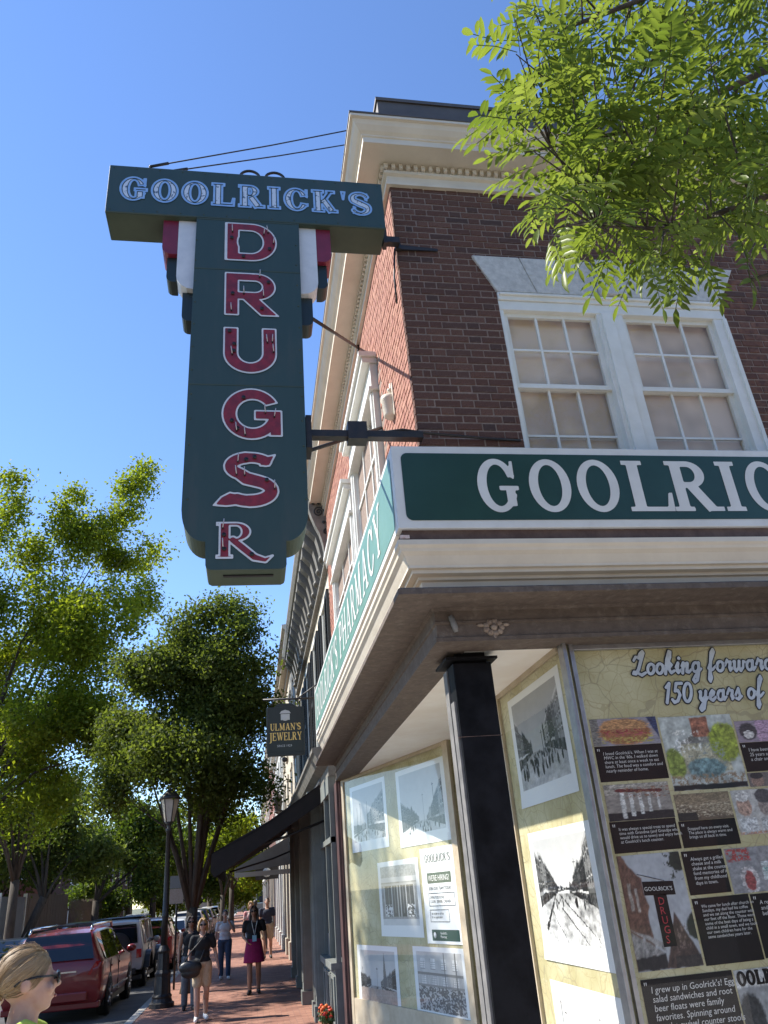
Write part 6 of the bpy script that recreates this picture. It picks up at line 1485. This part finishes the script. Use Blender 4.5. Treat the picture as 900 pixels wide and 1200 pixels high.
# ================================================================ VEHICLES
TYRE = mat('tyre', (.012, .012, .012), .85, var=(.02, .02, .02), vscale=30); RIM = mat('alloy', (.42, .42, .43), .3, metal=.9); CARGL = glass_mat('car_glass', tint=(.25, .28, .30), boost=1.6)
BLKP = mat('black_trim', (.012, .012, .013), .5); TAIL = mat('tail_lamp', (.32, .012, .012), .15, coat=.6); PLATE = mat('licence_plate', (.62, .64, .66), .5, var=(.25, .28, .4), vscale=30); HEADL = mat('head_lamp', (.6, .6, .62), .1, coat=.8)
CHROME = mat('chrome', (.7, .7, .7), .15, metal=1.0)
def paint(name, c): return mat(name, c, .35, coat=.55, spec=.5, var=tuple(v*.9 for v in c), vscale=2)
STY = {
 'suv': dict(L=4.85, st=[(-2.42, .42, .90, .95, .86, .78), (-2.38, .32, 1.0, 1.06, .92, .80), (-2.27, .28, 1.01, 1.34, .94, .73), (-2.10, .26, 1.01, 1.55, .945, .68), (-1.6, .25, 1.0, 1.615, .95, .665), (-.3, .25, .99, 1.625, .95, .665), (.55, .25, .98, 1.57, .95, .65), (1.35, .25, .96, 1.06, .95, .74), (1.95, .26, .90, .96, .93, .70), (2.3, .32, .74, .80, .88, .64), (2.42, .42, .60, .64, .78, .55)], win=[(-2.02, -1.52), (-1.45, -.42), (-.35, .55)], rear=(-2.40, 1.08, -2.12, 1.54, .76, .62), front=(.62, 1.56, 1.33, 1.08, .60, .70), wh=(-1.5, 1.45), r=.345),
 'sedan': dict(L=4.7, st=[(-2.35, .40, .82, .86, .82, .70), (-2.30, .30, .92, .97, .88, .74), (-1.75, .24, .93, 1.03, .90, .72), (-1.15, .22, .93, 1.38, .91, .60), (-.4, .22, .92, 1.44, .91, .59), (.35, .22, .91, 1.39, .91, .59), (1.1, .22, .89, .98, .91, .72), (1.8, .24, .80, .88, .89, .68), (2.22, .30, .66, .72, .83, .6), (2.35, .40, .55, .58, .75, .5)], win=[(-1.1, -.32), (-.26, .42)], rear=(-1.72, 1.04, -1.17, 1.37, .64, .56), front=(.40, 1.38, 1.08, 1.0, .56, .66), wh=(-1.4, 1.42), r=.33),
 'jeep': dict(L=4.6, st=[(-2.2, .55, 1.05, 1.08, .76, .70), (-2.18, .48, 1.08, 1.72, .78, .64), (-2.0, .45, 1.08, 1.80, .79, .64), (-.2, .45, 1.08, 1.82, .79, .65), (.45, .45, 1.07, 1.78, .79, .65), (.75, .45, 1.05, 1.12, .79, .70), (1.9, .48, 1.0, 1.06, .72, .62), (2.05, .52, .92, .96, .68, .58)], win=[(-1.95, -1.1), (-1.0, -.25), (-.15, .45)], rear=(-2.215, 1.16, -2.20, 1.66, .62, .56), front=(.50, 1.76, .76, 1.14, .58, .62), wh=(-1.45, 1.45), r=.42)}
def car(label, style, paintm, x, y, heading=0.0, roofm=None, rails=False, scale=1.0, name='parked_car', parts=True, group='cars parked along the street', cat='car'):
    S = STY[style]; t = thing(name, label, cat, (x, y, -.15), heading, group); t.scale = (scale,)*3; ORG[t.name] = Vector((0, 0, 0))
    ring = lambda s: [(0, s[3]), (s[5]*.6, s[3]-.004), (s[5]*.93, s[3]-.018), (s[5], s[3]-.055), (s[4]-.015, s[2]), (s[4], s[2]-.10), (s[4]+.012, (s[1]+s[2])/2), (s[4]-.01, s[1]+.10), (s[4]*.93, s[1]), (0, s[1])]
    def loft(mb, sts, sel=None):
        vs = []; n = 18
        for s in sts:
            r = ring(s); full = r+[(-a, b) for a, b in r[-2:0:-1]]; vs += [(a, s[0], b) for a, b in full]
        fs = []
        for i in range(len(sts)-1):
            for k in range(n): fs.append((i*n+k, i*n+(k+1) % n, (i+1)*n+(k+1) % n, (i+1)*n+k))
        fs += [tuple(range(n-1, -1, -1)), tuple(range((len(sts)-1)*n, len(sts)*n))]
        mb.add(vs, fs, True)
    q = MB(); loft(q, S['st']); b = q.build('body', paintm, t)
    ss = b.modifiers.new('round', 'SUBSURF'); ss.levels = ss.render_levels = 1; ss.subdivision_type = 'SIMPLE'
    es = b.modifiers.new('edge', 'EDGE_SPLIT'); es.split_angle = R_(38)
    def at(yv):
        st = S['st']
        for a, c in zip(st[:-1], st[1:]):
            if a[0] <= yv <= c[0]:
                f = (yv-a[0])/(c[0]-a[0]); return [a[k]+(c[k]-a[k])*f for k in range(6)]
        return st[-1]
    for s_ in (-1, 1):
        for (a, c) in S['win']:
            A, Cc = at(a), at(c); q = MB()
            def pt(Sx, v, off): 
                w0, z0, w1, z1 = Sx[4]-.015, Sx[2]+.03, Sx[5], Sx[3]-.075; return (s_*(w0+(w1-w0)*v+off), Sx[0], z0+(z1-z0)*v)
            q.add([pt(A, 0, .012), pt(Cc, 0, .012), pt(Cc, 1, .012), pt(A, 1, .012)], [(0, 1, 2, 3)]); q.add([pt(A, 0, .006), pt(Cc, 0, .006), pt(Cc, 1, .006), pt(A, 1, .006)], [(0, 1, 2, 3)])
            q.m[-1] = 1; q.build('side_window', [CARGL, BLKP], t)
    y0, z0, y1, z1, w0, w1 = S['rear']; q = MB()
    for o, k in ((.022, 0), (.014, 1)):
        q.cur = k; q.add([(-w0, y0-o, z0), (w0, y0-o, z0), (w1, y1-o, z1), (-w1, y1-o, z1)], [(0, 1, 2, 3)])
    q.build('rear_window', [CARGL, BLKP], t)
    y0, z0, y1, z1, w0, w1 = S['front']; q = MB()
    for o, k in ((.022, 0), (.014, 1)):
        q.cur = k; q.add([(-w1, y1+o, z1+.01), (w1, y1+o, z1+.01), (w0, y0+o, z0), (-w0, y0+o, z0)], [(0, 1, 2, 3)])
    q.build('windscreen', [CARGL, BLKP], t)
    r = S['r']; w = max(s[4] for s in S['st'])
    for yw in S['wh']:
        for s_ in (-1, 1):
            q = MB(); q.lathe([(r*1.13, 0), (r*1.13, .012)], (s_*(w+.004), yw, r+.02), 20, axis='x'); q.build('wheel_arch', BLKP, t)
            q = MB(); q.lathe([(r*.62, -.10), (r*.97, -.10), (r, -.07), (r, .07), (r*.97, .10), (r*.62, .10)], (s_*(w-.075), yw, r), 22, axis='x'); wh = q.build('wheel', TYRE, t)
            q = MB(); q.lathe([(r*.64, .0), (r*.64, s_*.098), (r*.58, s_*.09), (r*.2, s_*.075), (r*.16, s_*.10), (.0, s_*.10)], (s_*(w-.075), yw, r), 20, axis='x')
            for k in range(5):
                a = 2*math.pi*k/5; q.tube([(s_*(w-.075+.098), yw+r*.15*math.cos(a), r+r*.15*math.sin(a)), (s_*(w-.075+.098), yw+r*.6*math.cos(a), r+r*.6*math.sin(a))], .028, 5)
            q.build('rim', RIM, wh)
    sr = at(S['st'][1][0]); yb = S['st'][0][0]
    for s_ in (-1, 1):
        q = MB()
        if style == 'jeep': q.box(s_*.60, yb-.03, .78, s_*.74, yb+.02, 1.0)
        else: q.prism([(s_*(sr[4]-.26), yb-.012, sr[2]-.20), (s_*(sr[4]-.02), yb+.03, sr[2]-.22), (s_*(sr[4]-.02), yb+.05, sr[2]+.03), (s_*(sr[4]-.12), yb+.0, sr[2]+.02)], (0, .10, 0)); q.box(s_*(sr[4]+.008), yb+.08, sr[2]-.18, s_*(sr[4]-.1), yb+.32, sr[2]+.0)
        q.build('tail_lamp', TAIL, t)
        yf = S['st'][-1][0]; q = MB(); q.box(s_*.48, yf-.16, .62, s_*.76, yf-.01, .76); q.build('headlight', HEADL, t)
        q = MB(); q.ell((s_*(w+.10), S['front'][2]-.42, S['st'][4][2]+.08), (.11, .06, .08), 10, 6); q.build('mirror', paintm, t)
        for (a, c) in S['win'][-2:]:
            q = MB(); q.box(s_*(w+.002), a+.06, S['st'][4][2]-.14, s_*(w+.028), a+.22, S['st'][4][2]-.11); q.build('door_handle', paintm, t)
            A = at(a-.03); q = MB(); q.box(s_*(w+.0), a-.035, .34, s_*(w+.0165), a-.028, S['st'][4][2]); q.build('door_seam', BLKP, t)
    q = MB(); q.box(-.80*S['st'][0][4], yb-.055, .36, .80*S['st'][0][4], yb+.05, .52); q.box(-w+.04, yb+.05, .22, w-.04, yb+.3, .34); q.build('rear_bumper', BLKP if style == 'jeep' else paintm, t, bevel=.02)
    q = MB(); q.box(-.16, yb-.03, .72, .16, yb-.018, .83); q.build('licence_plate', PLATE, t)
    q = MB(); q.box(-w+.03, -1.9, .20, w-.03, 1.9, .30); q.build('sill', BLKP, t)
    if style == 'suv':
        q = MB(); q.box(-.45, yb-.03, .86, .45, yb-.012, .89); q.build('tailgate_trim', CHROME, t)
        q = MB(); q.box(-w-.004, -1.1, .42, -w-.022, 1.1, .46); q.box(w+.004, -1.1, .42, w+.022, 1.1, .46); q.build('side_moulding', CHROME, t)
    if rails:
        for s_ in (-1, 1):
            q = MB(); q.tube([(s_*.60, -2.02, 1.575), (s_*.60, -1.9, 1.665), (s_*.60, .45, 1.685), (s_*.60, .6, 1.59)], .030, 8); q.build('roof_rail', CHROME, t)
        for yc in (-1.2, -.2):
            q = MB(); q.box(-.62, yc, 1.66, .62, yc+.05, 1.685); q.build('crossbar', BLKP, t)
    if style == 'jeep':
        for yw in S['wh']:
            for s_ in (-1, 1):
                q = MB(); P = [(yw+(r+.10+.0)*math.cos(R_(a)), r+(r+.10)*math.sin(R_(a))) for a in range(10, 171, 20)]; P2_ = [(yw+(r+.04)*math.cos(R_(a)), r+(r+.04)*math.sin(R_(a))) for a in range(170, 9, -20)]
                q.prism([(s_*.78, a, c) for a, c in P+P2_], (s_*.17, 0, 0)); q.build('fender_flare', BLKP, t)
        q = MB(); q.lathe([(.24, -.09), (.36, -.10), (.39, -.07), (.39, .07), (.36, .10), (.24, .09)], (0.05, yb-.14, 1.08), 20, axis='y'); sp = q.build('spare_wheel', TYRE, t)
        q = MB(); q.box(-.66, -2.0, 1.825, .66, .4, 1.85); q.build('hardtop', BLKP, t, bevel=.02)
    return t
MAROON = paint('paint_maroon', (.19, .008, .010)); SILVER = paint('paint_silver', (.42, .42, .41)); DRED = paint('paint_dark_red', (.20, .02, .015)); WHT = paint('paint_white', (.70, .70, .68)); NAVY = paint('paint_navy', (.02, .03, .07)); CHAR = paint('paint_charcoal', (.035, .036, .04)); TEAL = paint('paint_dark_blue', (.012, .018, .035))
car('maroon crossover with silver roof rails parked at the kerb before the lamp', 'suv', MAROON, -4.04, 21.75, rails=True, scale=1.04)
car('pale grey boxy off roader with black hardtop parked ahead of the maroon car', 'jeep', SILVER, -3.75, 27.6, scale=.96)
car('red crossover parked ahead of the grey off roader', 'suv', DRED, -3.6, 33.2)
row = [('white sedan parked beyond the red crossover on the right kerb', 'sedan', WHT, 38.6), ('silver sedan parked past the white sedan on the right kerb', 'sedan', SILVER, 44), ('white crossover far along the right kerb', 'suv', WHT, 49.6), ('charcoal crossover parked in the far part of the right kerb row', 'suv', CHAR, 55.2), ('silver crossover near the end of the right kerb row', 'suv', SILVER, 61), ('navy sedan in the far distance of the right kerb row', 'sedan', NAVY, 67), ('white crossover last of the right kerb row', 'suv', WHT, 73.5)]
for lb, st, pm, y in row: car(lb, st, pm, -3.35, y)
lrow = [('dark blue sedan parked against the kerb across the street, nearest on that side', 'sedan', TEAL, 28.6), ('navy crossover parked across the street in front of the grey panel wall', 'suv', NAVY, 34.4), ('charcoal crossover parked across the street before the board fence', 'suv', CHAR, 40.4), ('white sedan parked across the street by the board fence', 'sedan', WHT, 46.2), ('charcoal sedan parked across the street by the pickets', 'sedan', CHAR, 52.5), ('silver crossover far along the opposite kerb', 'suv', SILVER, 59)]
for lb, st, pm, y in lrow: car(lb, st, pm, -7.5, y, math.pi)
car('charcoal crossover driving away in the middle of the street', 'suv', CHAR, -5.45, 40.5, name='moving_car', group='cars on the road')

# ================================================================ PEOPLE
SKIN = mat('skin', (.50, .31, .225), .5, var=(.44, .235, .165), vscale=16, vdetail=6, bump=.05, bscale=160)
SKIN.node_tree.nodes['Principled BSDF'].inputs['Subsurface Weight'].default_value = .12; SKIN.node_tree.nodes['Principled BSDF'].inputs['Subsurface Radius'].default_value = (.02, .007, .004); SKIN2 = mat('tanned_skin', (.36, .20, .13), .55, var=(.31, .17, .11), vscale=9)
SHOEW = mat('white_shoe', (.75, .75, .74), .6); SHOED = mat('dark_shoe', (.02, .018, .018), .6); DGLS = mat('sunglass_lens', (.008, .008, .01), .12)
def cloth(n, c, v=None): return mat(n, c, .85, var=v or tuple(x*.75 for x in c), vscale=12, bump=.15, bscale=35)
def remesh(mb, name, material, parent, vox, it=4):
    o = mb.build(name, material, parent, recalc=True)
    rm = o.modifiers.new('remesh', 'REMESH'); rm.mode = 'VOXEL'; rm.voxel_size = vox; rm.use_smooth_shade = True
    sm = o.modifiers.new('smooth', 'SMOOTH'); sm.iterations = it; sm.factor = .5
    return o
def cap(mb, a, ra, b, rb, n=12):
    a, b = Vector(a), Vector(b); mb.tube([a, a.lerp(b, .33), a.lerp(b, .66), b], [ra, ra+(rb-ra)*.30, ra+(rb-ra)*.68, rb], n); mb.ell(a, (ra,)*3, n, 8); mb.ell(b, (rb,)*3, n, 8)
def hand(mb, wrist, d, side):
    """palm, four unequal curled fingers and a thumb leaving the side of the palm"""
    d = Vector(d).normalized(); w = Vector(wrist); s = Vector((0, -1, 0))-d*d.dot(Vector((0, -1, 0))); s.normalize(); nrm = d.cross(s)*side
    M = Matrix((s, nrm, d)).transposed()
    mb.ell(w+d*.055, (.038, .017, .052), 10, 8, M)
    for k, (o, ln) in enumerate(((.030, .072), (.011, .082), (-.009, .076), (-.028, .058))):
        b0 = w+d*.095+s*o; m1 = b0+d*ln*.5+nrm*.008; e = m1+d*ln*.42+nrm*.026
        cap(mb, b0, .0095, m1, .0088, 7); cap(mb, m1, .0088, e, .0072, 7)
    b0 = w+d*.035+s*.03; m1 = b0+s*.032+d*.032; e = m1+s*.008+d*.032+nrm*.01; cap(mb, b0, .012, m1, .010, 7); cap(mb, m1, .010, e, .008, 7)
def person(label, x, y, H, face=0.0, legs=((0, 0), (0, 0)), arms=None, top=None, bottom=None, bkind='jeans', sleeve='none', hair=None, hlen='short', skin=SKIN, shoe=SHOEW, glasses=False, vox=.011, group='pedestrians on the sidewalk', broad=1.0, headturn=0.0, z=0.0, drop=0.0):
    t = thing('person', label, 'person', (x, y, z), face, group); ORG[t.name] = Vector((0, 0, 0)); k = H/1.715; t.scale = (k, k, k)
    arms = arms or (((-.225, .03, 1.10), (-.235, -.05, .87)), ((.225, .03, 1.10), (.235, -.05, .87)))
    B = MB(); b = broad
    B.ell((0, 0, .96), (.150*b, .112, .125), 14, 10); B.ell((0, .0, 1.10), (.128*b, .094, .13), 14, 10); B.ell((0, .0, 1.27), (.155*b, .112, .165), 14, 10); cap(B, (-.150*b, .005, 1.385), .052, (.150*b, .005, 1.385), .052); cap(B, (0, .015, 1.38), .062, (0, .0, 1.53), .049)
    Mh = Matrix.Rotation(headturn, 3, 'Z'); hd = lambda p: tuple(Mh @ (Vector(p)-Vector((0, 0, drop))))
    B.ell(hd((0, .010, 1.622)), (.074, .094, .096), 16, 12, Mh); B.ell(hd((0, -.030, 1.572)), (.058, .066, .078), 14, 10, Mh); B.ell(hd((0, -.062, 1.525)), (.030, .026, .022), 10, 8, Mh)
    B.ell(hd((0, -.098, 1.592)), (.012, .022, .016), 8, 6, Mh); cap(B, hd((0, -.090, 1.625)), .009, hd((0, -.108, 1.590)), .012, 8); B.ell(hd((0, -.090, 1.552)), (.022, .012, .010), 8, 6, Mh)
    for s in (-1, 1): B.ell(hd((s*.080, .012, 1.600)), (.012, .021, .033), 8, 6, Mh); B.ell(hd((s*.036, -.078, 1.578)), (.024, .018, .020), 8, 6, Mh)
    feet = []
    for s, (yo, lift) in zip((-1, 1), legs):
        hip = (s*.082*b, 0, .92); kn = (s*.088*b, yo*.45-.02-lift*.6, .50+lift*.25); an = (s*.085*b, yo, .085+lift); cap(B, hip, .092*b, kn, .060); cap(B, kn, .058, (an[0], an[1]+.022, .33+lift*.8), .060); cap(B, (an[0], an[1]+.022, .33+lift*.8), .060, an, .038)
        toe = (an[0]+s*.02, an[1]-.15, .035+lift*.3); cap(B, (an[0], an[1]+.03, .05+lift), .038, toe, .030); feet.append((an, toe, lift))
    for s, (el, wr) in zip((-1, 1), arms):
        sh = (s*.170*b, .005, 1.375); cap(B, sh, .050, el, .036); cap(B, el, .037, wr, .026); hand(B, wr, Vector(wr)-Vector(el), s)
    remesh(B, 'body', skin, t, vox)
    # clothes
    if top:
        T_ = MB(); e = .016
        T_.ell((0, 0, .98), (.150*b+e, .112+e, .11), 14, 10); T_.ell((0, 0, 1.10), (.130*b+e, .096+e, .13), 14, 10); T_.ell((0, 0, 1.27), (.155*b+e, .112+e, .150), 14, 10)
        if sleeve == 'strap':
            for s in (-1, 1):
                for pa, pb in zip([(s*.075, -.115, 1.28), (s*.090, -.07, 1.405), (s*.098, .0, 1.438), (s*.095, .06, 1.41)], [(s*.090, -.07, 1.405), (s*.098, .0, 1.438), (s*.095, .06, 1.41), (s*.08, .108, 1.28)]): cap(T_, pa, .020, pb, .020, 8)
        else: cap(T_, (-.135*b, .005, 1.375), .052+e*.7, (.135*b, .005, 1.375), .052+e*.7)
        for s, (el, wr) in zip((-1, 1), arms):
            sh = Vector((s*.170*b, .005, 1.375)); E_ = Vector(el)
            if sleeve == 'short': cap(T_, sh, .050+e, sh.lerp(E_, .55), .044+e)
            if sleeve == 'long': cap(T_, sh, .050+e, E_, .038+e); cap(T_, E_, .038+e, Vector(el).lerp(Vector(wr), .95), .030+e*.7)
        remesh(T_, 'shirt', top, t, vox)
    G_ = MB(); e = .016
    if bkind == 'jeans':
        G_.ell((0, 0, .955), (.150*b+e, .114+e, .10), 14, 10)
        for s, (an, toe, lf) in zip((-1, 1), feet):
            yo = an[1]; kn = (s*.088*b, yo*.45-.02-lf*.6, .50+lf*.25); cap(G_, (s*.082*b, 0, .92), .090*b+e, kn, .062+e); cap(G_, kn, .060+e, (an[0], an[1]+.01, .12+lf), .050+e)
        remesh(G_, 'jeans', bottom, t, vox)
    elif bkind == 'shorts':
        G_.ell((0, 0, .955), (.150*b+e, .114+e, .10), 14, 10)
        for s, (an, toe, lf) in zip((-1, 1), feet):
            kn = Vector((s*.088*b, an[1]*.45-.02, .50)); hp = Vector((s*.082*b, 0, .92)); cap(G_, hp, .092*b+e, hp.lerp(kn, .72), .078*b+e)
        remesh(G_, 'shorts', bottom, t, vox)
    else:
        G_.lathe([(.140, 1.06), (.165, .98), (.185, .86), (.205, .72), (.218, .60), (.20, .595), (.12, .61)], (0, 0, 0), 22)
        G_.v = [(p[0]*b*(1+.03*math.sin(7*math.atan2(p[1], p[0]))), p[1]*.78, p[2]) for p in G_.v]; remesh(G_, 'skirt', bottom, t, vox, 2)
    for an, toe, lf in feet:
        S_ = MB(); cap(S_, (an[0], an[1]+.035, .045+lf), .046, (toe[0], toe[1], .04+lf*.3), .038); cap(S_, (an[0], an[1]+.01, .085+lf), .044, (an[0], an[1]+.01, .06+lf), .046); S_.v = [(p[0], p[1], max(p[2], .002)) for p in S_.v]; remesh(S_, 'shoe', shoe, t, vox)
    # hair, eyes, mouth
    Hh = MB(); Hh.ell(hd((0, .024, 1.640)), (.084, .096, .092), 16, 12, Mh); Hh.ell(hd((0, .060, 1.585)), (.072, .058, .080), 14, 10, Mh)
    if hlen in ('bob', 'long'):
        for s in (-1, 1):
            cap(Hh, hd((s*.066, .01, 1.64)), .030, hd((s*.078, .012, 1.52)), .034, 10)
            if hlen == 'long': cap(Hh, hd((s*.078, .012, 1.52)), .036, hd((s*.095, -.02, 1.32)), .030, 10)
        if hlen == 'long': cap(Hh, hd((0, .07, 1.58)), .08, hd((0, .08, 1.36)), .07, 12)
        cap(Hh, hd((-.04, -.062, 1.695)), .022, hd((-.075, -.02, 1.60)), .018, 8); cap(Hh, hd((.03, -.062, 1.695)), .022, hd((.075, -.02, 1.60)), .018, 8)
    if hlen == 'none': Hh = MB(); Hh.ell((0, .028, 1.643-drop), (.0815, .0945, .0895), 20, 14); Hh.ell((0, .135, 1.545-drop), (.034, .034, .036), 12, 8)
    hr = remesh(Hh, 'hair', hair, t, vox*.8, 2)
    for s in (-1, 1):
        q = MB()
        if glasses: q.ell(hd((s*.034, -.096, 1.606)), (.030, .010, .022), 12, 8, Mh); q.tube([hd((s*.06, -.088, 1.610)), hd((s*.080, .0, 1.612))], .004, 5); q.tube([hd((0, -.106, 1.612)), hd((s*.02, -.102, 1.612))], .004, 5); q.build('sunglasses', DGLS, t)
        else: q.ell(hd((s*.031, -.092, 1.612)), (.012, .006, .007), 8, 6, Mh); q.build('eye', DGLS, t)
    q = MB(); q.ell(hd((0, -.0995, 1.550)), (.021, .006, .006), 10, 6, Mh); q.build('mouth', mat('lips', (.35, .12, .10), .5), t)
    return t
BLOND = mat('blond_hair', (.42, .27, .11), .5, var=(.28, .16, .06), vscale=25, stretch=(3, 3, .6), bump=.5, bscale=50); BRUN = mat('dark_hair', (.025, .016, .012), .45, var=(.05, .03, .02), vscale=25, stretch=(3, 3, .6), bump=.4, bscale=50)
BLKC = cloth('black_cloth', (.012, .012, .014)); KHAKI = cloth('khaki_cloth', (.52, .41, .28)); WHTC = cloth('white_cloth', (.60, .61, .63), (.52, .53, .56)); DEN = cloth('denim', (.05, .09, .16)); MAG = cloth('magenta_cloth', (.32, .012, .10)); NAVYC = cloth('navy_cloth', (.03, .035, .06)); PINKC = cloth('pink_cloth', (.50, .16, .17), (.55, .5, .45)); LIMEC = cloth('lime_cloth', (.48, .62, .10)); GREYC = cloth('grey_cloth', (.15, .15, .16))
person('blonde woman in black top and khaki shorts with sunglasses walking towards the viewer', -.87, 16.15, 1.58, .10, ((-.10, .0), (.10, .02)), (((-.24, .06, 1.12), (-.23, -.02, .90)), ((.25, .05, 1.12), (.30, -.06, .88))), BLKC, KHAKI, 'shorts', 'short', BLOND, 'bob', SKIN, SHOEW, True, broad=1.02)
person('dark haired woman in a black top half hidden behind the blonde woman', -1.2, 17.9, 1.61, .15, ((.08, .0), (-.10, .0)), None, BLKC, GREYC, 'jeans', 'none', BRUN, 'bob', SKIN2, SHOED, True)
person('long haired woman in a black top and magenta skirt with a blue lanyard badge', .05, 19.5, 1.68, -.05, ((-.08, .0), (.08, .0)), (((-.24, .02, 1.12), (-.14, -.14, 1.02)), ((.26, .05, 1.13), (.28, -.03, .92))), BLKC, MAG, 'skirt', 'short', BRUN, 'long', SKIN2, SHOED, True, broad=1.08)
person('man in a white shirt and blue jeans with one hand raised to his face', -.70, 23.7, 1.60, .05, ((.10, .0), (-.12, .0)), (((-.25, .04, 1.12), (-.26, -.04, .9)), ((.26, -.06, 1.16), (.09, -.17, 1.46))), WHTC, DEN, 'jeans', 'short', BRUN, 'short', SKIN, SHOEW, False, broad=1.12)
person('woman in a pink patterned top further down the sidewalk', -.02, 29.2, 1.74, .0, ((.1, .0), (-.1, .0)), None, PINKC, DEN, 'jeans', 'short', BLOND, 'bob', SKIN, SHOED, False, vox=.014)
person('man in navy shirt further down the sidewalk beside the woman in pink', .52, 29.6, 1.80, .0, ((-.1, .0), (.1, .0)), None, NAVYC, KHAKI, 'shorts', 'short', BRUN, 'short', SKIN, SHOED, False, vox=.014, broad=1.15)
person('person in grey walking away near the far shop pilasters', .15, 35.0, 1.75, math.pi, ((-.1, .0), (.1, .0)), None, GREYC, DEN, 'jeans', 'long', BRUN, 'short', SKIN2, SHOED, False, vox=.016)
# bag, badge
bg_ = thing('shoulder_bag', 'large black shoulder bag slung across the blonde woman in khaki shorts', 'bag', (-1.06, 16.0, .75)); ORG[bg_.name] = Vector((0, 0, 0)); LEA = mat('black_leather', (.010, .010, .011), .4, var=(.02, .02, .02), vscale=14, bump=.25, bscale=20)
q = MB(); q.ell((0, 0, .08), (.20, .075, .115), 16, 10); q.ell((0, 0, .0), (.17, .07, .09), 14, 8); bo = remesh(q, 'bag_body', LEA, bg_, .012, 3)
q = MB(); q.tube([(-.12, -.01, .14), (-.02, -.03, .30), (.14, -.07, .45), (.26, .02, .585), (.28, .14, .58)], .012, 6); q.tube([(.15, 0, .14), (.22, .05, .3), (.27, .17, .52), (.28, .16, .58)], .012, 6); q.build('strap', LEA, bg_)
ly = thing('lanyard', 'thin white lanyard with a pale blue badge worn by the woman in the magenta skirt', 'lanyard', (.06, 19.35, 1.05)); ORG[ly.name] = Vector((0, 0, 0))
q = MB(); q.tube([(-.06, .10, .34), (-.05, .02, .28), (-.01, -.005, .10), (0, -.01, .06), (.01, -.005, .10), (.05, .02, .28), (.06, .10, .34)], .006, 5); q.build('cord', SHOEW, ly); q = MB(); q.box(-.045, -.02, -.06, .045, -.012, .06); q.build('badge', mat('badge_blue', (.25, .50, .65), .4), ly)
# foreground woman, seen from behind in profile
fgx, fgy = -.875, 3.75
fw = person('woman nearest the viewer in profile, fair hair in a low bun, lime strap top', fgx, fgy, 1.768, R_(104), ((-.02, 0), (.02, 0)), None, LIMEC, DEN, 'jeans', 'strap', BLOND, 'none', SKIN, SHOEW, False, vox=.0065, group=None, drop=.035)
HS = mat('blond_strands', (.40, .27, .13), .38, random_by='island', ramp=[(.27, .18, .09), (.32, .215, .11), (.38, .265, .145), (.30, .195, .098)])
HB = mat('hair_base', (.28, .185, .095), .6, var=(.25, .165, .08), vscale=40)
for o_ in fw.children:
    if o_.name.startswith('hair'): o_.data.materials[0] = HB
q = MB(); rq = random.Random(9)
def skull(az, el, r=1.0):
    return Vector((.087*r*math.cos(el)*math.sin(az), .024+.101*r*(-math.cos(el)*math.cos(az)), 1.640+.096*r*math.sin(el)))
BUN = Vector((0, .135, 1.510))
C0 = Vector((0, .024, 1.605)); RX = Vector((.0855, .0985, .0940))
bd = Vector((0, .90, -.72)).normalized()
for i in range(1500):
    sd_ = rq.choice((-1, 1)); u = rq.random(); az0 = sd_*u*1.75; el0 = .62-.30*u**1.3-(.30*max(0, u-.75)/.25)+rq.uniform(-.03, .10)
    d0 = Vector((math.cos(el0)*math.sin(az0), -math.cos(el0)*math.cos(az0), math.sin(el0)))
    om = math.acos(max(-1, min(1, d0.dot(bd)))); pts = []; lift = rq.uniform(1.0, 1.045); wv = rq.uniform(-.03, .03)
    for k in range(9):
        f = k/8*.93; d = (d0*math.sin((1-f)*om)+bd*math.sin(f*om))/math.sin(om); r_ = 1+(lift-1)*min(1, f*5+.15)
        pts.append(C0+Vector((d.x*RX.x*r_+wv*math.sin(f*3)*.1, d.y*RX.y*r_, d.z*RX.z*r_))+Vector((rq.gauss(0, .0012), rq.gauss(0, .0012), rq.gauss(0, .0016))))
    pts.append(BUN+Vector((rq.uniform(-.02, .02), -.03, rq.uniform(-.02, .02))))
    q.tube(pts, [.0006]+[.0014]*8+[.0012], 4, cap=False)
for i in range(160):
    a0 = rq.uniform(0, 6.28); r1 = rq.uniform(.022, .044); ph = rq.uniform(0, 3.14); ax = Vector((math.cos(ph)*.6, .5, math.sin(ph))).normalized(); e1 = ax.orthogonal().normalized(); e2 = ax.cross(e1)
    q.tube([BUN+(e1*math.cos(a0+.5*j)+e2*math.sin(a0+.5*j))*r1 for j in range(7)], .0032, 4, cap=False)
for i in range(70):
    az, el = rq.uniform(-2.2, 2.2), rq.uniform(-.1, 1.3); p = skull(az, el, 1.03)-Vector((0, 0, .035)); v = Vector((rq.uniform(-.02, .02), rq.uniform(.01, .05), rq.uniform(-.01, .03)))
    q.tube([p, p+v*.6, p+v+Vector((0, .01, -.012))], .0006, 3, cap=False)
for i in range(40):
    s = rq.choice((-1, 1)); a = Vector((s*.05, .08, 1.525)); q.tube([a, a+Vector((rq.uniform(-.01, .01), .03, -.05)), a+Vector((rq.uniform(-.03, .03), .03, -.11))], .0012, 3, cap=False)
tag(q.build('hair_strands', HS, fw, recalc=False), kind='stuff')
gl_ = thing('sunglasses', 'dark sunglasses worn by the foreground woman with the bun', 'sunglasses', (fgx, fgy, -.035*fw.scale[2]), R_(104)); gl_.scale = fw.scale; ORG[gl_.name] = Vector((0, 0, 0))
for s in (-1, 1):
    q = MB(); q.ell((s*.036, -.104, 1.612), (.031, .008, .023), 14, 8); q.build('lens', DGLS, gl_)
    q = MB(); q.tube([(s*.066, -.098, 1.620), (s*.084, -.03, 1.622), (s*.086, .03, 1.615), (s*.083, .05, 1.598)], .0042, 6); q.build('temple', DGLS, gl_)
